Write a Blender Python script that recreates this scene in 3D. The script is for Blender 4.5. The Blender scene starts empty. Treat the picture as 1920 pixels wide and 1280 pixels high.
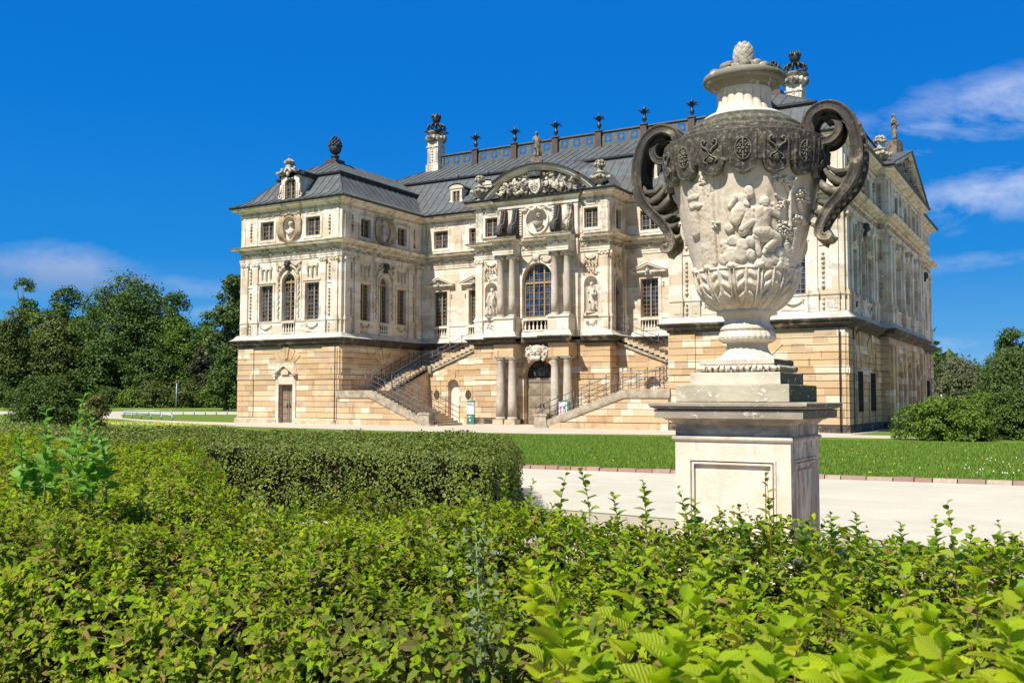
import bpy, bmesh, math, random
import numpy as np
from mathutils import Vector, Matrix
R_ = math.radians
PI = math.pi
S = bpy.context.scene
COL = S.collection
random.seed(7)
rng = np.random.default_rng(11)

# ------------------------------------------------------------------ helpers
class MB:
    """collects shapes, links them as ONE mesh"""
    def __init__(s): s.v = []; s.f = []; s.sm = []
    def add(s, vs, fs, smooth=False):
        b = len(s.v); s.v.extend(vs)
        for f in fs: s.f.append([i+b for i in f]); s.sm.append(smooth)
    def box(s, x0, x1, y0, y1, z0, z1):
        s.add([(x0,y0,z0),(x1,y0,z0),(x1,y1,z0),(x0,y1,z0),(x0,y0,z1),(x1,y0,z1),(x1,y1,z1),(x0,y1,z1)],
              [(0,3,2,1),(4,5,6,7),(0,1,5,4),(1,2,6,5),(2,3,7,6),(3,0,4,7)])
    def fbox(s, F, s0, s1, z0, z1, o0, o1):
        p = [F.P(a,z,o) for z in (z0,z1) for (a,o) in ((s0,o1),(s1,o1),(s1,o0),(s0,o0))]
        s.add(p, [(0,3,2,1),(4,5,6,7),(0,1,5,4),(1,2,6,5),(2,3,7,6),(3,0,4,7)])
    def fprism(s, F, pts, o0, o1):
        n = len(pts)
        v = [F.P(a,z,o1) for a,z in pts]+[F.P(a,z,o0) for a,z in pts]
        s.add(v, [list(range(n)), list(range(2*n-1,n-1,-1))]+[(i,(i+1)%n+0,(i+1)%n+n,i+n) for i in range(n)])
    def sprism(s, F, pts, s0, s1, m0=0, m1=0):
        """profile in (outward, z), run along the wall; m = mitre (1 outside corner, -1 inside corner)"""
        n = len(pts)
        v = [F.P(s0-m0*o,z,o) for o,z in pts]+[F.P(s1+m1*o,z,o) for o,z in pts]
        s.add(v, [list(range(n)), list(range(2*n-1,n-1,-1))]+[(i,(i+1)%n,(i+1)%n+n,i+n) for i in range(n)])
    def lathe(s, prof, c, seg=16, smooth=True, sx=1, sy=1):
        v = []; f = []; n = len(prof)
        for i in range(seg):
            a = 2*PI*i/seg
            for r,z in prof: v.append((c[0]+r*math.cos(a)*sx, c[1]+r*math.sin(a)*sy, c[2]+z))
        for i in range(seg):
            j = (i+1)%seg
            for k in range(n-1): f.append((i*n+k, j*n+k, j*n+k+1, i*n+k+1))
        if prof[0][0] > 1e-4: f.append([i*n for i in range(seg)][::-1])
        if prof[-1][0] > 1e-4: f.append([i*n+n-1 for i in range(seg)])
        s.add(v, f, smooth)
    def ball(s, c, r, seg=8, rings=5, M=None):
        rx,ry,rz = (r,r,r) if not hasattr(r,'__len__') else r
        v = []; f = []
        for k in range(rings+1):
            p = PI*k/rings
            for i in range(seg):
                a = 2*PI*i/seg
                q = Vector((rx*math.sin(p)*math.cos(a), ry*math.sin(p)*math.sin(a), rz*math.cos(p)))
                if M: q = M@q
                v.append((c[0]+q.x, c[1]+q.y, c[2]+q.z))
        for k in range(rings):
            for i in range(seg):
                j = (i+1)%seg
                f.append((k*seg+i, (k+1)*seg+i, (k+1)*seg+j, k*seg+j))
        s.add(v, f, True)
    def tube(s, pts, r, seg=6, smooth=True):
        """r: number or list"""
        pts = [Vector(p) for p in pts]; n = len(pts)
        rr = r if hasattr(r,'__len__') else [r]*n
        v = []; f = []; up = None
        for i,p in enumerate(pts):
            t = (pts[min(i+1,n-1)]-pts[max(i-1,0)])
            if t.length < 1e-9: t = Vector((0,0,1))
            t.normalize()
            if up is None:
                up = Vector((0,0,1)) if abs(t.z) < .9 else Vector((1,0,0))
            a = t.cross(up)
            if a.length < 1e-4: a = t.cross(Vector((0,1,0)))
            a.normalize(); b = a.cross(t); up = b
            for k in range(seg):
                w = 2*PI*k/seg
                q = p+(a*math.cos(w)+b*math.sin(w))*rr[i]; v.append(tuple(q))
        for i in range(n-1):
            for k in range(seg):
                j = (k+1)%seg
                f.append((i*seg+k, i*seg+j, (i+1)*seg+j, (i+1)*seg+k))
        f.append(list(range(seg))[::-1]); f.append([(n-1)*seg+k for k in range(seg)])
        s.add(v, f, smooth)
    def bar(s, p, q, w, h=None):
        h = h or w; p = Vector(p); q = Vector(q); t = (q-p).normalized()
        a = t.cross(Vector((0,0,1)))
        if a.length < 1e-4: a = Vector((1,0,0))
        a.normalize(); b = a.cross(t)
        v = [tuple(x+a*i*w/2+b*j*h/2) for x in (p,q) for i,j in ((-1,-1),(1,-1),(1,1),(-1,1))]
        s.add(v, [(0,3,2,1),(4,5,6,7),(0,1,5,4),(1,2,6,5),(2,3,7,6),(3,0,4,7)])
    def xf(s, M, start=0):
        for i in range(start, len(s.v)): s.v[i] = tuple(M@Vector(s.v[i]))
    def build(s, name, mat, parent=None, recalc=True, auto=None):
        if not s.v: return None
        me = bpy.data.meshes.new(name); me.from_pydata(s.v, [], s.f)
        me.polygons.foreach_set('use_smooth', s.sm)
        if recalc:
            bm = bmesh.new(); bm.from_mesh(me)
            bmesh.ops.recalc_face_normals(bm, faces=bm.faces); bm.to_mesh(me); bm.free()
        me.materials.append(mat); me.update()
        o = bpy.data.objects.new(name, me); COL.objects.link(o)
        if parent: adopt(o, parent)
        return o

def world_loc(p):
    v = Vector((0,0,0))
    while p: v += p.location; p = p.parent if p.type != 'EMPTY' else None
    return v
def adopt(o, parent):
    """parts are modelled in world coordinates; the parent Empty stands at the thing's base"""
    o.parent = parent
    if parent.type == 'EMPTY' and not parent.get('_local'):
        o.matrix_parent_inverse = Matrix.Translation(-parent.location)
def tag(o, label=None, cat=None, group=None, kind=None):
    if label: o['label'] = label
    if cat: o['category'] = cat
    if group: o['group'] = group
    if kind: o['kind'] = kind
    return o
def thing(name, label, cat, loc=(0,0,0), group=None):
    o = bpy.data.objects.new(name, None); COL.objects.link(o)
    o.location = loc; o.empty_display_size = .3
    return tag(o, label, cat, group)
def copy_thing(o, loc, label=None, rotz=None, scale=None):
    r = o.copy(); COL.objects.link(r); r.location = loc
    if rotz is not None: r.rotation_euler.z = rotz
    if scale: r.scale = (scale,)*3
    if label: r['label'] = label
    for ch in o.children:
        c = ch.copy(); COL.objects.link(c); c.parent = r
        for g in ch.children:
            d = g.copy(); COL.objects.link(d); d.parent = c
    return r

class Fr:
    """a facade: origin on the ground, direction along the wall, outward normal"""
    def __init__(s, x, y, ux, uy, nx, ny): s.o=(x,y); s.u=(ux,uy); s.n=(nx,ny)
    def P(s, a, z, o=0): return (s.o[0]+s.u[0]*a+s.n[0]*o, s.o[1]+s.u[1]*a+s.n[1]*o, z)
    def off(s, d): return Fr(s.o[0]+s.n[0]*d, s.o[1]+s.n[1]*d, s.u[0], s.u[1], s.n[0], s.n[1])

def arc(c, z, r, a0, a1, n, rz=None):
    rz = rz or r
    return [(c+r*math.cos(a0+(a1-a0)*i/n), z+rz*math.sin(a0+(a1-a0)*i/n)) for i in range(n+1)]

# ------------------------------------------------------------------ materials
class NT:
    def __init__(s, name, world=None):
        if world: s.m = world
        else: s.m = bpy.data.materials.new(name)
        s.m.use_nodes = True; s.t = s.m.node_tree; s.t.nodes.clear(); s.n = s.t.nodes; s.l = s.t.links
    def N(s, typ, **k):
        n = s.n.new(typ)
        for a,b in k.items(): setattr(n, a, b)
        return n
    def put(s, sock, v):
        if isinstance(v, bpy.types.NodeSocket): s.l.new(v, sock)
        elif v is not None:
            if sock.type == 'RGBA' and len(v) == 3: v = (*v,1)
            sock.default_value = v
    def math(s, op, a, b=None, c=None, clamp=False):
        n = s.N('ShaderNodeMath', operation=op, use_clamp=clamp); s.put(n.inputs[0], a); s.put(n.inputs[1], b)
        if c is not None: s.put(n.inputs[2], c)
        return n.outputs[0]
    def vm(s, op, a, b=None, out=0):
        n = s.N('ShaderNodeVectorMath', operation=op); s.put(n.inputs[0], a); s.put(n.inputs[1], b); return n.outputs[out]
    def sep(s, v):
        n = s.N('ShaderNodeSeparateXYZ'); s.put(n.inputs[0], v); return n.outputs
    def comb(s, x=0., y=0., z=0.):
        n = s.N('ShaderNodeCombineXYZ'); s.put(n.inputs[0], x); s.put(n.inputs[1], y); s.put(n.inputs[2], z); return n.outputs[0]
    def noise(s, v=None, scale=5., detail=3., rough=.55, dist=0., out=0):
        n = s.N('ShaderNodeTexNoise'); s.put(n.inputs['Vector'], v); n.inputs['Scale'].default_value = scale
        n.inputs['Detail'].default_value = detail; n.inputs['Roughness'].default_value = rough; n.inputs['Distortion'].default_value = dist
        return n.outputs[out]
    def vor(s, v=None, scale=5., feature='F1', out=0, rnd=1.):
        n = s.N('ShaderNodeTexVoronoi', feature=feature); s.put(n.inputs['Vector'], v); n.inputs['Scale'].default_value = scale
        n.inputs['Randomness'].default_value = rnd
        return n.outputs[out]
    def ramp(s, f, stops, interp='LINEAR'):
        n = s.N('ShaderNodeValToRGB'); r = n.color_ramp; r.interpolation = interp
        while len(r.elements) < len(stops): r.elements.new(.5)
        for e,(p,c) in zip(r.elements, stops):
            e.position = p; e.color = (*c,1) if hasattr(c,'__len__') else (c,c,c,1)
        s.put(n.inputs[0], f); return n.outputs[0]
    def mix(s, f, a, b, blend='MIX'):
        n = s.N('ShaderNodeMix', data_type='RGBA', blend_type=blend)
        s.put(n.inputs[0], f); s.put(n.inputs[6], a); s.put(n.inputs[7], b); return n.outputs[2]
    def rng(s, v, a, b, c=0., d=1., clamp=True):
        n = s.N('ShaderNodeMapRange', clamp=clamp); s.put(n.inputs[0], v)
        for i,x in enumerate((a,b,c,d)): n.inputs[i+1].default_value = x
        return n.outputs[0]
    def bump(s, h, strength=.3, dist=.02):
        n = s.N('ShaderNodeBump'); s.put(n.inputs['Height'], h); n.inputs['Strength'].default_value = strength
        n.inputs['Distance'].default_value = dist; return n.outputs[0]
    def principled(s, col, rough=.8, normal=None, metal=0., spec=None, out=True):
        p = s.N('ShaderNodeBsdfPrincipled'); s.put(p.inputs['Base Color'], col); s.put(p.inputs['Roughness'], rough)
        s.put(p.inputs['Metallic'], metal)
        if spec is not None: p.inputs['Specular IOR Level'].default_value = spec
        if normal is not None: s.put(p.inputs['Normal'], normal)
        if out: s.out(p.outputs[0])
        return p.outputs[0]
    def out(s, sh):
        o = s.N('ShaderNodeOutputMaterial'); s.l.new(sh, o.inputs[0])
    def pos(s): return s.N('ShaderNodeNewGeometry').outputs['Position']
    def obj(s): return s.N('ShaderNodeTexCoord').outputs['Object']

def wallcoord(n, pos):
    x,y,z = n.sep(pos); return n.comb(n.math('ADD', x, y), z, 0.), n.math('ADD', x, y), z
def cells(n, hx, z, w, h, off=.0):
    """random number per ashlar block, running bond with irregular lengths"""
    row = n.math('FLOOR', n.math('DIVIDE', n.math('ADD', z, off), h))
    wn = n.N('ShaderNodeTexWhiteNoise', noise_dimensions='1D'); n.put(wn.inputs['W'], row)
    rr = wn.outputs['Value']
    xx = n.math('DIVIDE', hx, w); xx = n.math('ADD', xx, n.math('MULTIPLY', rr, 7.3))
    xx2 = n.math('ADD', xx, n.math('MULTIPLY', n.math('SINE', n.math('ADD', n.math('MULTIPLY', xx, 2.6), n.math('MULTIPLY', rr, 40.))), .3))
    col = n.math('FLOOR', xx2); fr = n.math('FRACT', xx2)
    w2 = n.N('ShaderNodeTexWhiteNoise', noise_dimensions='2D'); n.put(w2.inputs['Vector'], n.comb(col, row, 0.))
    edge = n.math('MINIMUM', fr, n.math('SUBTRACT', 1., fr))
    return w2.outputs['Value'], w2.outputs['Color'], edge

def mat_sandstone(name='base_sandstone', dark=0.):
    n = NT(name); p = n.pos(); wc,hx,z = wallcoord(n, p)
    v,c,e = cells(n, hx, z, 1.15, .4)
    col = n.ramp(v, [(0.,(.43,.26,.12)),(.14,(.57,.38,.19)),(.32,(.50,.35,.19)),(.48,(.62,.47,.30)),(.64,(.51,.34,.17)),(.76,(.42,.31,.20)),(.87,(.72,.62,.47))], 'CONSTANT')
    g = n.noise(p, 2.3, 5, .6); col = n.mix(n.rng(g,.35,.7,0.,.45), col, (.47,.33,.19))
    fine = n.noise(n.vm('MULTIPLY', p, (1,1,5)), 7., 4, .6); col = n.mix(n.rng(fine,.4,.75,0,.35), col, (.62,.50,.34))
    st = n.noise(n.vm('MULTIPLY', p, (1.,1.,.25)), 1.1, 5, .65)
    col = n.mix(n.rng(st,.60-dark,.76-dark,0.,.6), col, (.12,.085,.055))
    for hz in (0,): pass
    col = n.mix(n.rng(e,.0,.016,.7,0.), col, (.10,.07,.05))
    cr = n.noise(n.vm('MULTIPLY', p, (.7,.7,1.4)), 1.3, 6, .75); col = n.mix(n.math('MULTIPLY', n.rng(cr,.56,.68), n.rng(fine,.3,.6,.2,.65)), col, (.13,.10,.07))
    n.principled(col, .9, n.bump(n.math('ADD', g, fine), .35, .03)); return n.m

def mat_pale(name='pale_stone', tint=0., dirt=.0, ashlar=True):
    n = NT(name); p = n.pos(); wc,hx,z = wallcoord(n, p)
    if ashlar:
        v,c,e = cells(n, hx, z, 1.5, .62, .3)
        col = n.ramp(v, [(0.,(.58,.49,.37)),(.2,(.68,.61,.50)),(.5,(.64,.55,.43)),(.66,(.72,.67,.58)),(.92,(.56,.44,.31))], 'CONSTANT')
    else:
        col = n.ramp(n.noise(p,.9,3), [(.3,(.60,.50,.38)),(.5,(.69,.62,.51)),(.7,(.72,.67,.57))])
    g = n.noise(p, 1.3, 6, .65)
    col = n.mix(n.rng(g,.45,.75,0.,.5), col, (.62,.48,.34))
    st = n.noise(n.vm('MULTIPLY', p, (1.3,1.3,.22)), 1.4, 6, .7)
    col = n.mix(n.rng(st,.57-dirt,.70-dirt,0.,.72), col, (.16,.12,.085))
    f = n.noise(p, 9., 4, .6)
    col = n.mix(n.rng(f,.52,.75,0.,.45), col, (.36,.28,.20))
    bl = n.noise(n.vm('MULTIPLY', p, (.8,.8,1.6)), .9, 5, .7); col = n.mix(n.math('MULTIPLY', n.rng(bl,.54,.62), n.rng(f,.3,.7,.2,.75)), col, (.30,.25,.20))
    if ashlar:
        fz = n.math('FRACT', n.math('DIVIDE', n.math('ADD', z, .3), .62))
        ez = n.math('MINIMUM', fz, n.math('SUBTRACT', 1., fz))
        col = n.mix(n.math('MULTIPLY', n.math('MAXIMUM', n.rng(ez,0,.03,1,0), n.rng(e,0,.01,1,0)), .3), col, (.25,.19,.14))
    n.principled(col, .88, n.bump(n.math('ADD', f, g), .3, .02)); return n.m

def mat_crust(name, light=(.66,.58,.46), dark=(.035,.032,.03), amt=.5, scale=2.2, up=.3, soft=.12):
    """carved stone partly covered by black weathering crust"""
    n = NT(name); p = n.pos()
    g = n.noise(p, scale, 6, .68); f = n.noise(p, scale*7, 4, .6)
    k = n.math('ADD', g, n.math('MULTIPLY', f, .25))
    fac = n.rng(k, .625-(amt-.5)*.5-soft, .625-(amt-.5)*.5+soft)
    fac = n.math('SUBTRACT', 1., fac)
    col = n.mix(fac, dark, light)
    col = n.mix(n.rng(f,.45,.75,0,.4), col, tuple(.55*c for c in light))
    n.principled(col, .85, n.bump(f, .4, .02)); return n.m

def mat_plain(name, col, rough=.6, metal=0., var=.25, scale=4., bump=.1, spec=None):
    n = NT(name); p = n.pos(); g = n.noise(p, scale, 4, .6)
    c = n.mix(n.rng(g,.3,.7), tuple(x*(1-var) for x in col), tuple(min(1,x*(1+var)) for x in col))
    n.principled(c, rough, n.bump(g, bump, .01), metal, spec); return n.m

def mat_copper():
    n = NT('roof_copper'); p = n.pos()
    v = n.N('ShaderNodeTexWhiteNoise', noise_dimensions='3D')
    n.put(v.inputs['Vector'], n.vm('FLOOR', n.vm('MULTIPLY', p, (1.42,1.42,.55))))
    g = n.noise(p, .55, 6, .7); f = n.noise(n.vm('MULTIPLY', p, (1.,1.,.35)), 3.5, 5, .65)
    col = n.mix(n.rng(g,.35,.65), (.082,.074,.074), (.10,.13,.132))
    col = n.mix(n.rng(f,.5,.72,0,.6), col, (.15,.215,.21))
    col = n.mix(n.math('MULTIPLY', v.outputs[0], .35), col, (.085,.068,.066))
    n.principled(col, n.rng(f,.3,.7,.5,.7), n.bump(f,.15,.02), .15); return n.m

def mat_glass(name='window_glass', tint=(.012,.016,.022)):
    n = NT(name); p = n.pos()
    w = n.noise(p, 1.6, 2, .5); w2 = n.noise(p, .4, 2, .5)
    cur = n.rng(n.noise(n.vm('MULTIPLY', p, (2.2,2.2,.35)), 2., 3), .53, .6)
    col = n.mix(n.math('MULTIPLY', cur, .35), tint, (.22,.21,.19)); pn = n.N('ShaderNodeTexWhiteNoise', noise_dimensions='3D'); n.put(pn.inputs['Vector'], n.vm('FLOOR', n.vm('MULTIPLY', p, (2.9,2.9,2.8)))); col = n.mix(n.rng(pn.outputs[0],.3,1.,0.,.8), col, (.07,.11,.19))  # bluish colour per pane paints in the reflected sky
    n.principled(col, .05, n.bump(n.math('ADD', w, w2), .3, .05), .15, .6); return n.m

M = {}
def init_mats():
    M['sand'] = mat_sandstone(); M['pale'] = mat_pale(); M['paleflat'] = mat_pale('carved_pale_stone', ashlar=False, dirt=-.02)
    M['paledirty'] = mat_pale('weathered_pale_stone', ashlar=False, dirt=.07)
    M['cornlow'] = mat_crust('blackened_cornice', (.50,.39,.26), (.03,.026,.023), .82, 1.1)
    M['apron'] = mat_plain('grey_weathered_ledge', (.47,.44,.38), .85, var=.25, scale=1.5)
    M['ochre'] = mat_crust('ochre_drapery', (.52,.40,.25), (.13,.095,.065), .42, 1.3, soft=.18)
    M['grille'] = mat_plain('worn_grille_iron', (.16,.15,.14), .5, .4)
    M['orn'] = mat_crust('tan_carving', (.60,.50,.37), (.20,.15,.10), .40, 1.4, soft=.2); M['attic'] = mat_pale('attic_stone', dirt=.045)
    M['ochrewall'] = mat_plain('ochre_niche', (.60,.47,.31), .9, var=.12)
    M['crust'] = mat_crust('crusted_relief', amt=.55, scale=1.7)
    M['scroll'] = mat_crust('blackened_scroll', amt=1.02, scale=1.6, dark=(.028,.028,.03))
    M['column'] = mat_crust('column_stone', (.60,.53,.43), (.33,.28,.22), .5, 1.1, soft=.25)
    M['copper'] = mat_copper()
    M['lead'] = mat_plain('dark_gutter', (.035,.033,.035), .5, .3)
    M['ironfin'] = mat_plain('dark_bronze', (.05,.055,.058), .5, .5, var=.4)
    M['balmetal'] = mat_plain('ridge_rail_metal', (.11,.115,.095), .55, .2, var=.3)
    M['balpost'] = mat_plain('ridge_post_metal', (.085,.058,.052), .55, .2, var=.3)
    M['glass'] = mat_glass(); M['frame'] = mat_plain('window_wood', (.29,.20,.10), .55, var=.15)
    M['door'] = mat_plain('taupe_door_paint', (.235,.185,.125), .5, var=.1)
    M['darkdoor'] = mat_plain('dark_brown_door', (.055,.032,.022), .5)
    M['iron'] = mat_plain('wrought_iron', (.016,.016,.017), .5, .5)
    M['rail'] = mat_plain('grey_rail_iron', (.085,.095,.115), .45, .6)
    M['step'] = mat_plain('stair_stone', (.47,.37,.25), .85, var=.3, scale=2.5)
    M['black'] = mat_plain('dark_interior', (.01,.009,.008), .9)
    M['niche'] = mat_plain('niche_plaster', (.66,.57,.47), .9, var=.06, scale=1.)
    M['statue'] = mat_crust('statue_stone', (.66,.59,.48), (.16,.13,.10), .38, 3., soft=.15)
    M['statuebrown'] = mat_crust('brown_statue_stone', (.30,.23,.17), (.07,.055,.045), .5, 3.)
    M['urn'] = mat_crust('urn_stone', (.50,.44,.34), (.08,.07,.055), .45, 3.)
# ------------------------------------------------------------------ the palace
W = 9.85; D = 9.8; BX0, BX1, BY = 6.9, 17.65, 6.9; RX = 24.55; E = 34.45; PX = 35.05; PY0, PY1 = 9.8, 25.2; YB = 35.; BC = 12.28
F_LWF = Fr(-W,0,1,0,0,-1); F_LWS = Fr(0,0,0,1,1,0); F_RCL = Fr(0,D,1,0,0,-1); F_BKL = Fr(BX0,D,0,-1,-1,0)
F_BKF = Fr(BX0,BY,1,0,0,-1); F_BKS = Fr(BX1,BY,0,1,1,0); F_RCR = Fr(BX1,D,1,0,0,-1); F_RWL = Fr(RX,D,0,-1,-1,0)
F_RWF = Fr(RX,0,1,0,0,-1); F_RWS = Fr(E,0,0,1,1,0); F_PJF = Fr(E,PY0,1,0,0,-1); F_PAV = Fr(PX,PY0,0,1,1,0)
F_PJB = Fr(PX,PY1,-1,0,0,1); F_RWB = Fr(E,PY1,0,1,1,0); F_BACK = Fr(E,YB,-1,0,0,1); F_LEFT = Fr(-W,YB,0,-1,-1,0)
BW = BX1-BX0
# facade, length, mitre at start, mitre at end
FAC = [(F_LWF,W,1,1),(F_LWS,D,1,-1),(F_RCL,BX0,-1,-1),(F_BKL,2.9,-1,1),(F_BKF,BW,1,1),(F_BKS,2.9,1,-1),(F_RCR,RX-BX1,-1,-1),
       (F_RWL,D,-1,1),(F_RWF,E-RX,1,1),(F_RWS,D,1,-1),(F_PJF,PX-E,-1,1),(F_PAV,PY1-PY0,1,1),(F_PJB,PX-E,1,-1),(F_RWB,YB-PY1,-1,1),
       (F_BACK,E+W,1,1),(F_LEFT,YB,1,1)]

def wall(F, s0, s1, z0, z1, ops, name, mat, o0=-.45, o1=0., parent=None):
    """wall with openings: (centre, z bottom, z spring/top, half width, arched)"""
    if s0 < .01: s0 += .004
    if name in ('upper_wall','attic_wall','basement_wall'): s1 -= .004
    m = MB(); rects = []
    for c,a,b,h,ar in ops: rects.append((c-h,c+h,a,b+(h if ar else 0)))
    ss = sorted({s0,s1,*[r[0] for r in rects],*[r[1] for r in rects]}); zz = sorted({z0,z1,*[r[2] for r in rects],*[r[3] for r in rects]})
    for i in range(len(ss)-1):
        run = None
        for k in range(len(zz)-1):
            sc = (ss[i]+ss[i+1])/2; zc = (zz[k]+zz[k+1])/2
            hole = any(r[0]<sc<r[1] and r[2]<zc<r[3] for r in rects)
            if hole:
                if run is not None: m.fbox(F, ss[i], ss[i+1], run, zz[k], o0, o1); run = None
            elif run is None: run = zz[k]
        if run is not None: m.fbox(F, ss[i], ss[i+1], run, z1, o0, o1)
    for c,a,b,h,ar in ops:
        if ar:
            A = arc(c,b,h,0,PI,16)
            m.fprism(F, [(c+h,b+h)]+A[:9], o0, o1); m.fprism(F, [(c-h,b+h)]+A[8:][::-1], o0, o1)
    return m.build(name, mat, parent)

def window(F, c, z0, z1, hw, arch=False, mull=(0,), nv=4, nh=8, dep=.26, parent=None, trans=None, w=.075, mat='frame', name='window'):
    m = MB(); g = MB(); o = -dep
    top = z1+(hw if arch else 0)
    g_pts = [(c-hw,z0),(c+hw,z0)]+(arc(c,z1,hw,0,PI,14) if arch else [(c+hw,z1),(c-hw,z1)])
    g.fprism(F, g_pts, o-.06, o-.04)
    if arch:
        A = arc(c,z1,hw,0,PI,14); B = arc(c,z1,hw-w,0,PI,14)
        for i in range(14): m.fprism(F, [A[i],A[i+1],B[i+1],B[i]], o-.03, o+.03)
    else: m.fbox(F, c-hw, c+hw, z1-w, z1, o-.03, o+.03)
    zt = z1-(0 if arch else w)
    m.fbox(F, c-hw, c-hw+w, z0, zt, o-.03, o+.03); m.fbox(F, c+hw-w, c+hw, z0, zt, o-.03, o+.03)
    m.fbox(F, c-hw+w, c+hw-w, z0, z0+w*1.2, o-.03, o+.035)
    def hz(x): return z1+math.sqrt(max(0,hw*hw-(x-c)**2)) if arch else z1
    for x in mull: m.fbox(F, c+x-.055, c+x+.055, z0+w*1.2, hz(c+x)-w*.6, o-.025, o+.05)
    if trans is None: trans = z1 if arch else None
    if trans: m.fbox(F, c-hw+w, c+hw-w, trans-.08, trans+.08, o-.02, o+.065)
    t = .013
    for i in range(1, nv):
        x = c-hw+2*hw*i/nv
        if all(abs(x-c-q) > .05 for q in mull): m.fbox(F, x-t, x+t, z0+w, hz(x)-w*.6, o-.015, o+.012)
    step = (z1-z0)/nh; k = 1
    while z0+k*step < top-.08:
        z = z0+k*step; hh = hw if z <= z1 else math.sqrt(max(0,hw*hw-(z-z1)**2))
        m.fbox(F, c-hh+w*.6, c+hh-w*.6, z-t, z+t, o-.012, o+.016); k += 1
    f = m.build(name, M[mat], parent); g.build('pane', M['glass'], f); return f

def surround(m, F, c, z0, z1, hw, w=.2, p=.07, sill=True, arch=False, lint=.16):
    if arch:
        A = arc(c,z1,hw+w,0,PI,16); B = arc(c,z1,hw,0,PI,16)
        for i in range(16): m.fprism(F, [A[i],A[i+1],B[i+1],B[i]], .002, p)
    else: m.fbox(F, c-hw-w, c+hw+w, z1, z1+lint, .002, p)
    m.fbox(F, c-hw-w, c-hw, z0, z1, .002, p-.003); m.fbox(F, c+hw, c+hw+w, z0, z1, .002, p-.003)
    if sill: m.fbox(F, c-hw-w-.04, c+hw+w+.04, z0-.14, z0, .002, p+.09)

def lumps(m, F, s0, s1, z0, z1, o, n, r, rnd, mask=None):
    for _ in range(n):
        for _t in range(9):
            a = rnd.uniform(s0,s1); z = rnd.uniform(z0,z1)
            if mask is None or mask(a,z): break
        q = r*rnd.uniform(.55,1.35)
        b = F.P(a,z,o); R3 = Matrix.Rotation(rnd.uniform(0,3.1),3,'X')@Matrix.Rotation(rnd.uniform(0,3.1),3,'Y'); m.ball(b, (q*rnd.uniform(.4,.8),q*rnd.uniform(.5,.9),q*rnd.uniform(.9,1.9)), 7, 5, R3)

def garland(m, F, c, z, w, drop, o, n=9, r=.075, rnd=random):
    for i in range(n+1):
        t = i/n*2-1; q = r*(1.35-.7*abs(t))*rnd.uniform(.85,1.15)
        m.ball(F.P(c+w*t, z-drop*(1-t*t), o), q, 6, 4)
    for sgn in (-1,1):
        m.ball(F.P(c+w*sgn, z+.05, o), r*1.1, 6, 4)
        m.tube([F.P(c+w*sgn,z,o), F.P(c+w*sgn*1.03,z-drop*.9,o)], [r*.6,r*.3], 5)

def husk(m, F, c, z0, z1, o, r=.1, pitch=.27, rnd=random):
    """string of bell husks hanging down a pilaster"""
    z = z1
    m.ball(F.P(c,z+.05,o), (r*.8,r*.8,r*.9), 6, 4)
    while z > z0+.1:
        s_ = r*rnd.uniform(.8,1.15)
        m.lathe([(.02,-.6*pitch),(s_*.75,-.5*pitch),(s_,-.15*pitch),(s_*.35,.25*pitch)], F.P(c,z-.12,o), 6)
        z -= pitch

def baluster_row(F, s0, s1, z0, z1, o, n, parent, name='balustrade', mat='paleflat', w=.2, rail=True):
    m = MB(); h = z1-z0
    if rail:
        m.fbox(F, s0, s1, z1-.12, z1, o-w/2, o+w/2); m.fbox(F, s0, s1, z0, z0+.1, o-w/2, o+w/2)
    za, zb = z0+.1, z1-.12; hh = zb-za
    for i in range(n):
        c = F.P(s0+(i+.5)*(s1-s0)/n, za, o); r = min(.085, (s1-s0)/n*.36)
        m.lathe([(r*.9,0),(r*.9,.06*hh),(r*.5,.1*hh),(r,.28*hh),(r*.8,.42*hh),(r*.38,.55*hh),(r*.4,.8*hh),(r*.85,.9*hh),(r*.85,hh)], c, 8)
    return m.build(name, M[mat], parent)

def capital(m, F, c, z, w, o):
    """ionic capital of a pilaster, volutes hanging at the sides"""
    m.fbox(F, c-w/2-.05, c+w/2+.05, z+.2, z+.28, .0, o+.1)
    m.fbox(F, c-w/2, c+w/2, z+.0, z+.2, .0, o+.05)
    for q in (-1,1): m.ball(F.P(c+q*(w/2+.02), z+.1, o+.03), .11, 8, 5)
    m.ball(F.P(c, z+.12, o+.05), (.09,.09,.07), 6, 4)

def pilaster(F, c, w, o, parent, rib=False, zb=7.5, zt=11.68):
    m = MB()
    m.fbox(F, c-w/2, c+w/2, zb+.22, zt, 0, o)
    m.fbox(F, c-w/2-.06, c+w/2+.06, zb, zb+.1, 0, o+.08); m.fbox(F, c-w/2-.035, c+w/2+.035, zb+.1, zb+.16, 0, o+.055); m.fbox(F, c-w/2-.015, c+w/2+.015, zb+.16, zb+.22, 0, o+.03)
    capital(m, F, c, zt, w, o)
    # pedestal in the dado, cap and panel
    m.fbox(F, c-w/2-.05, c+w/2+.05, 6.5, zb-.1, 0, o+.06); m.fbox(F, c-w/2-.09, c+w/2+.09, zb-.1, zb-.003, 0, o+.11)
    m.fbox(F, c-w/2+.07, c+w/2-.07, 6.68, zb-.24, o+.06, o+.085)
    return m.build('pilaster', M['pale'], parent)

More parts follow.
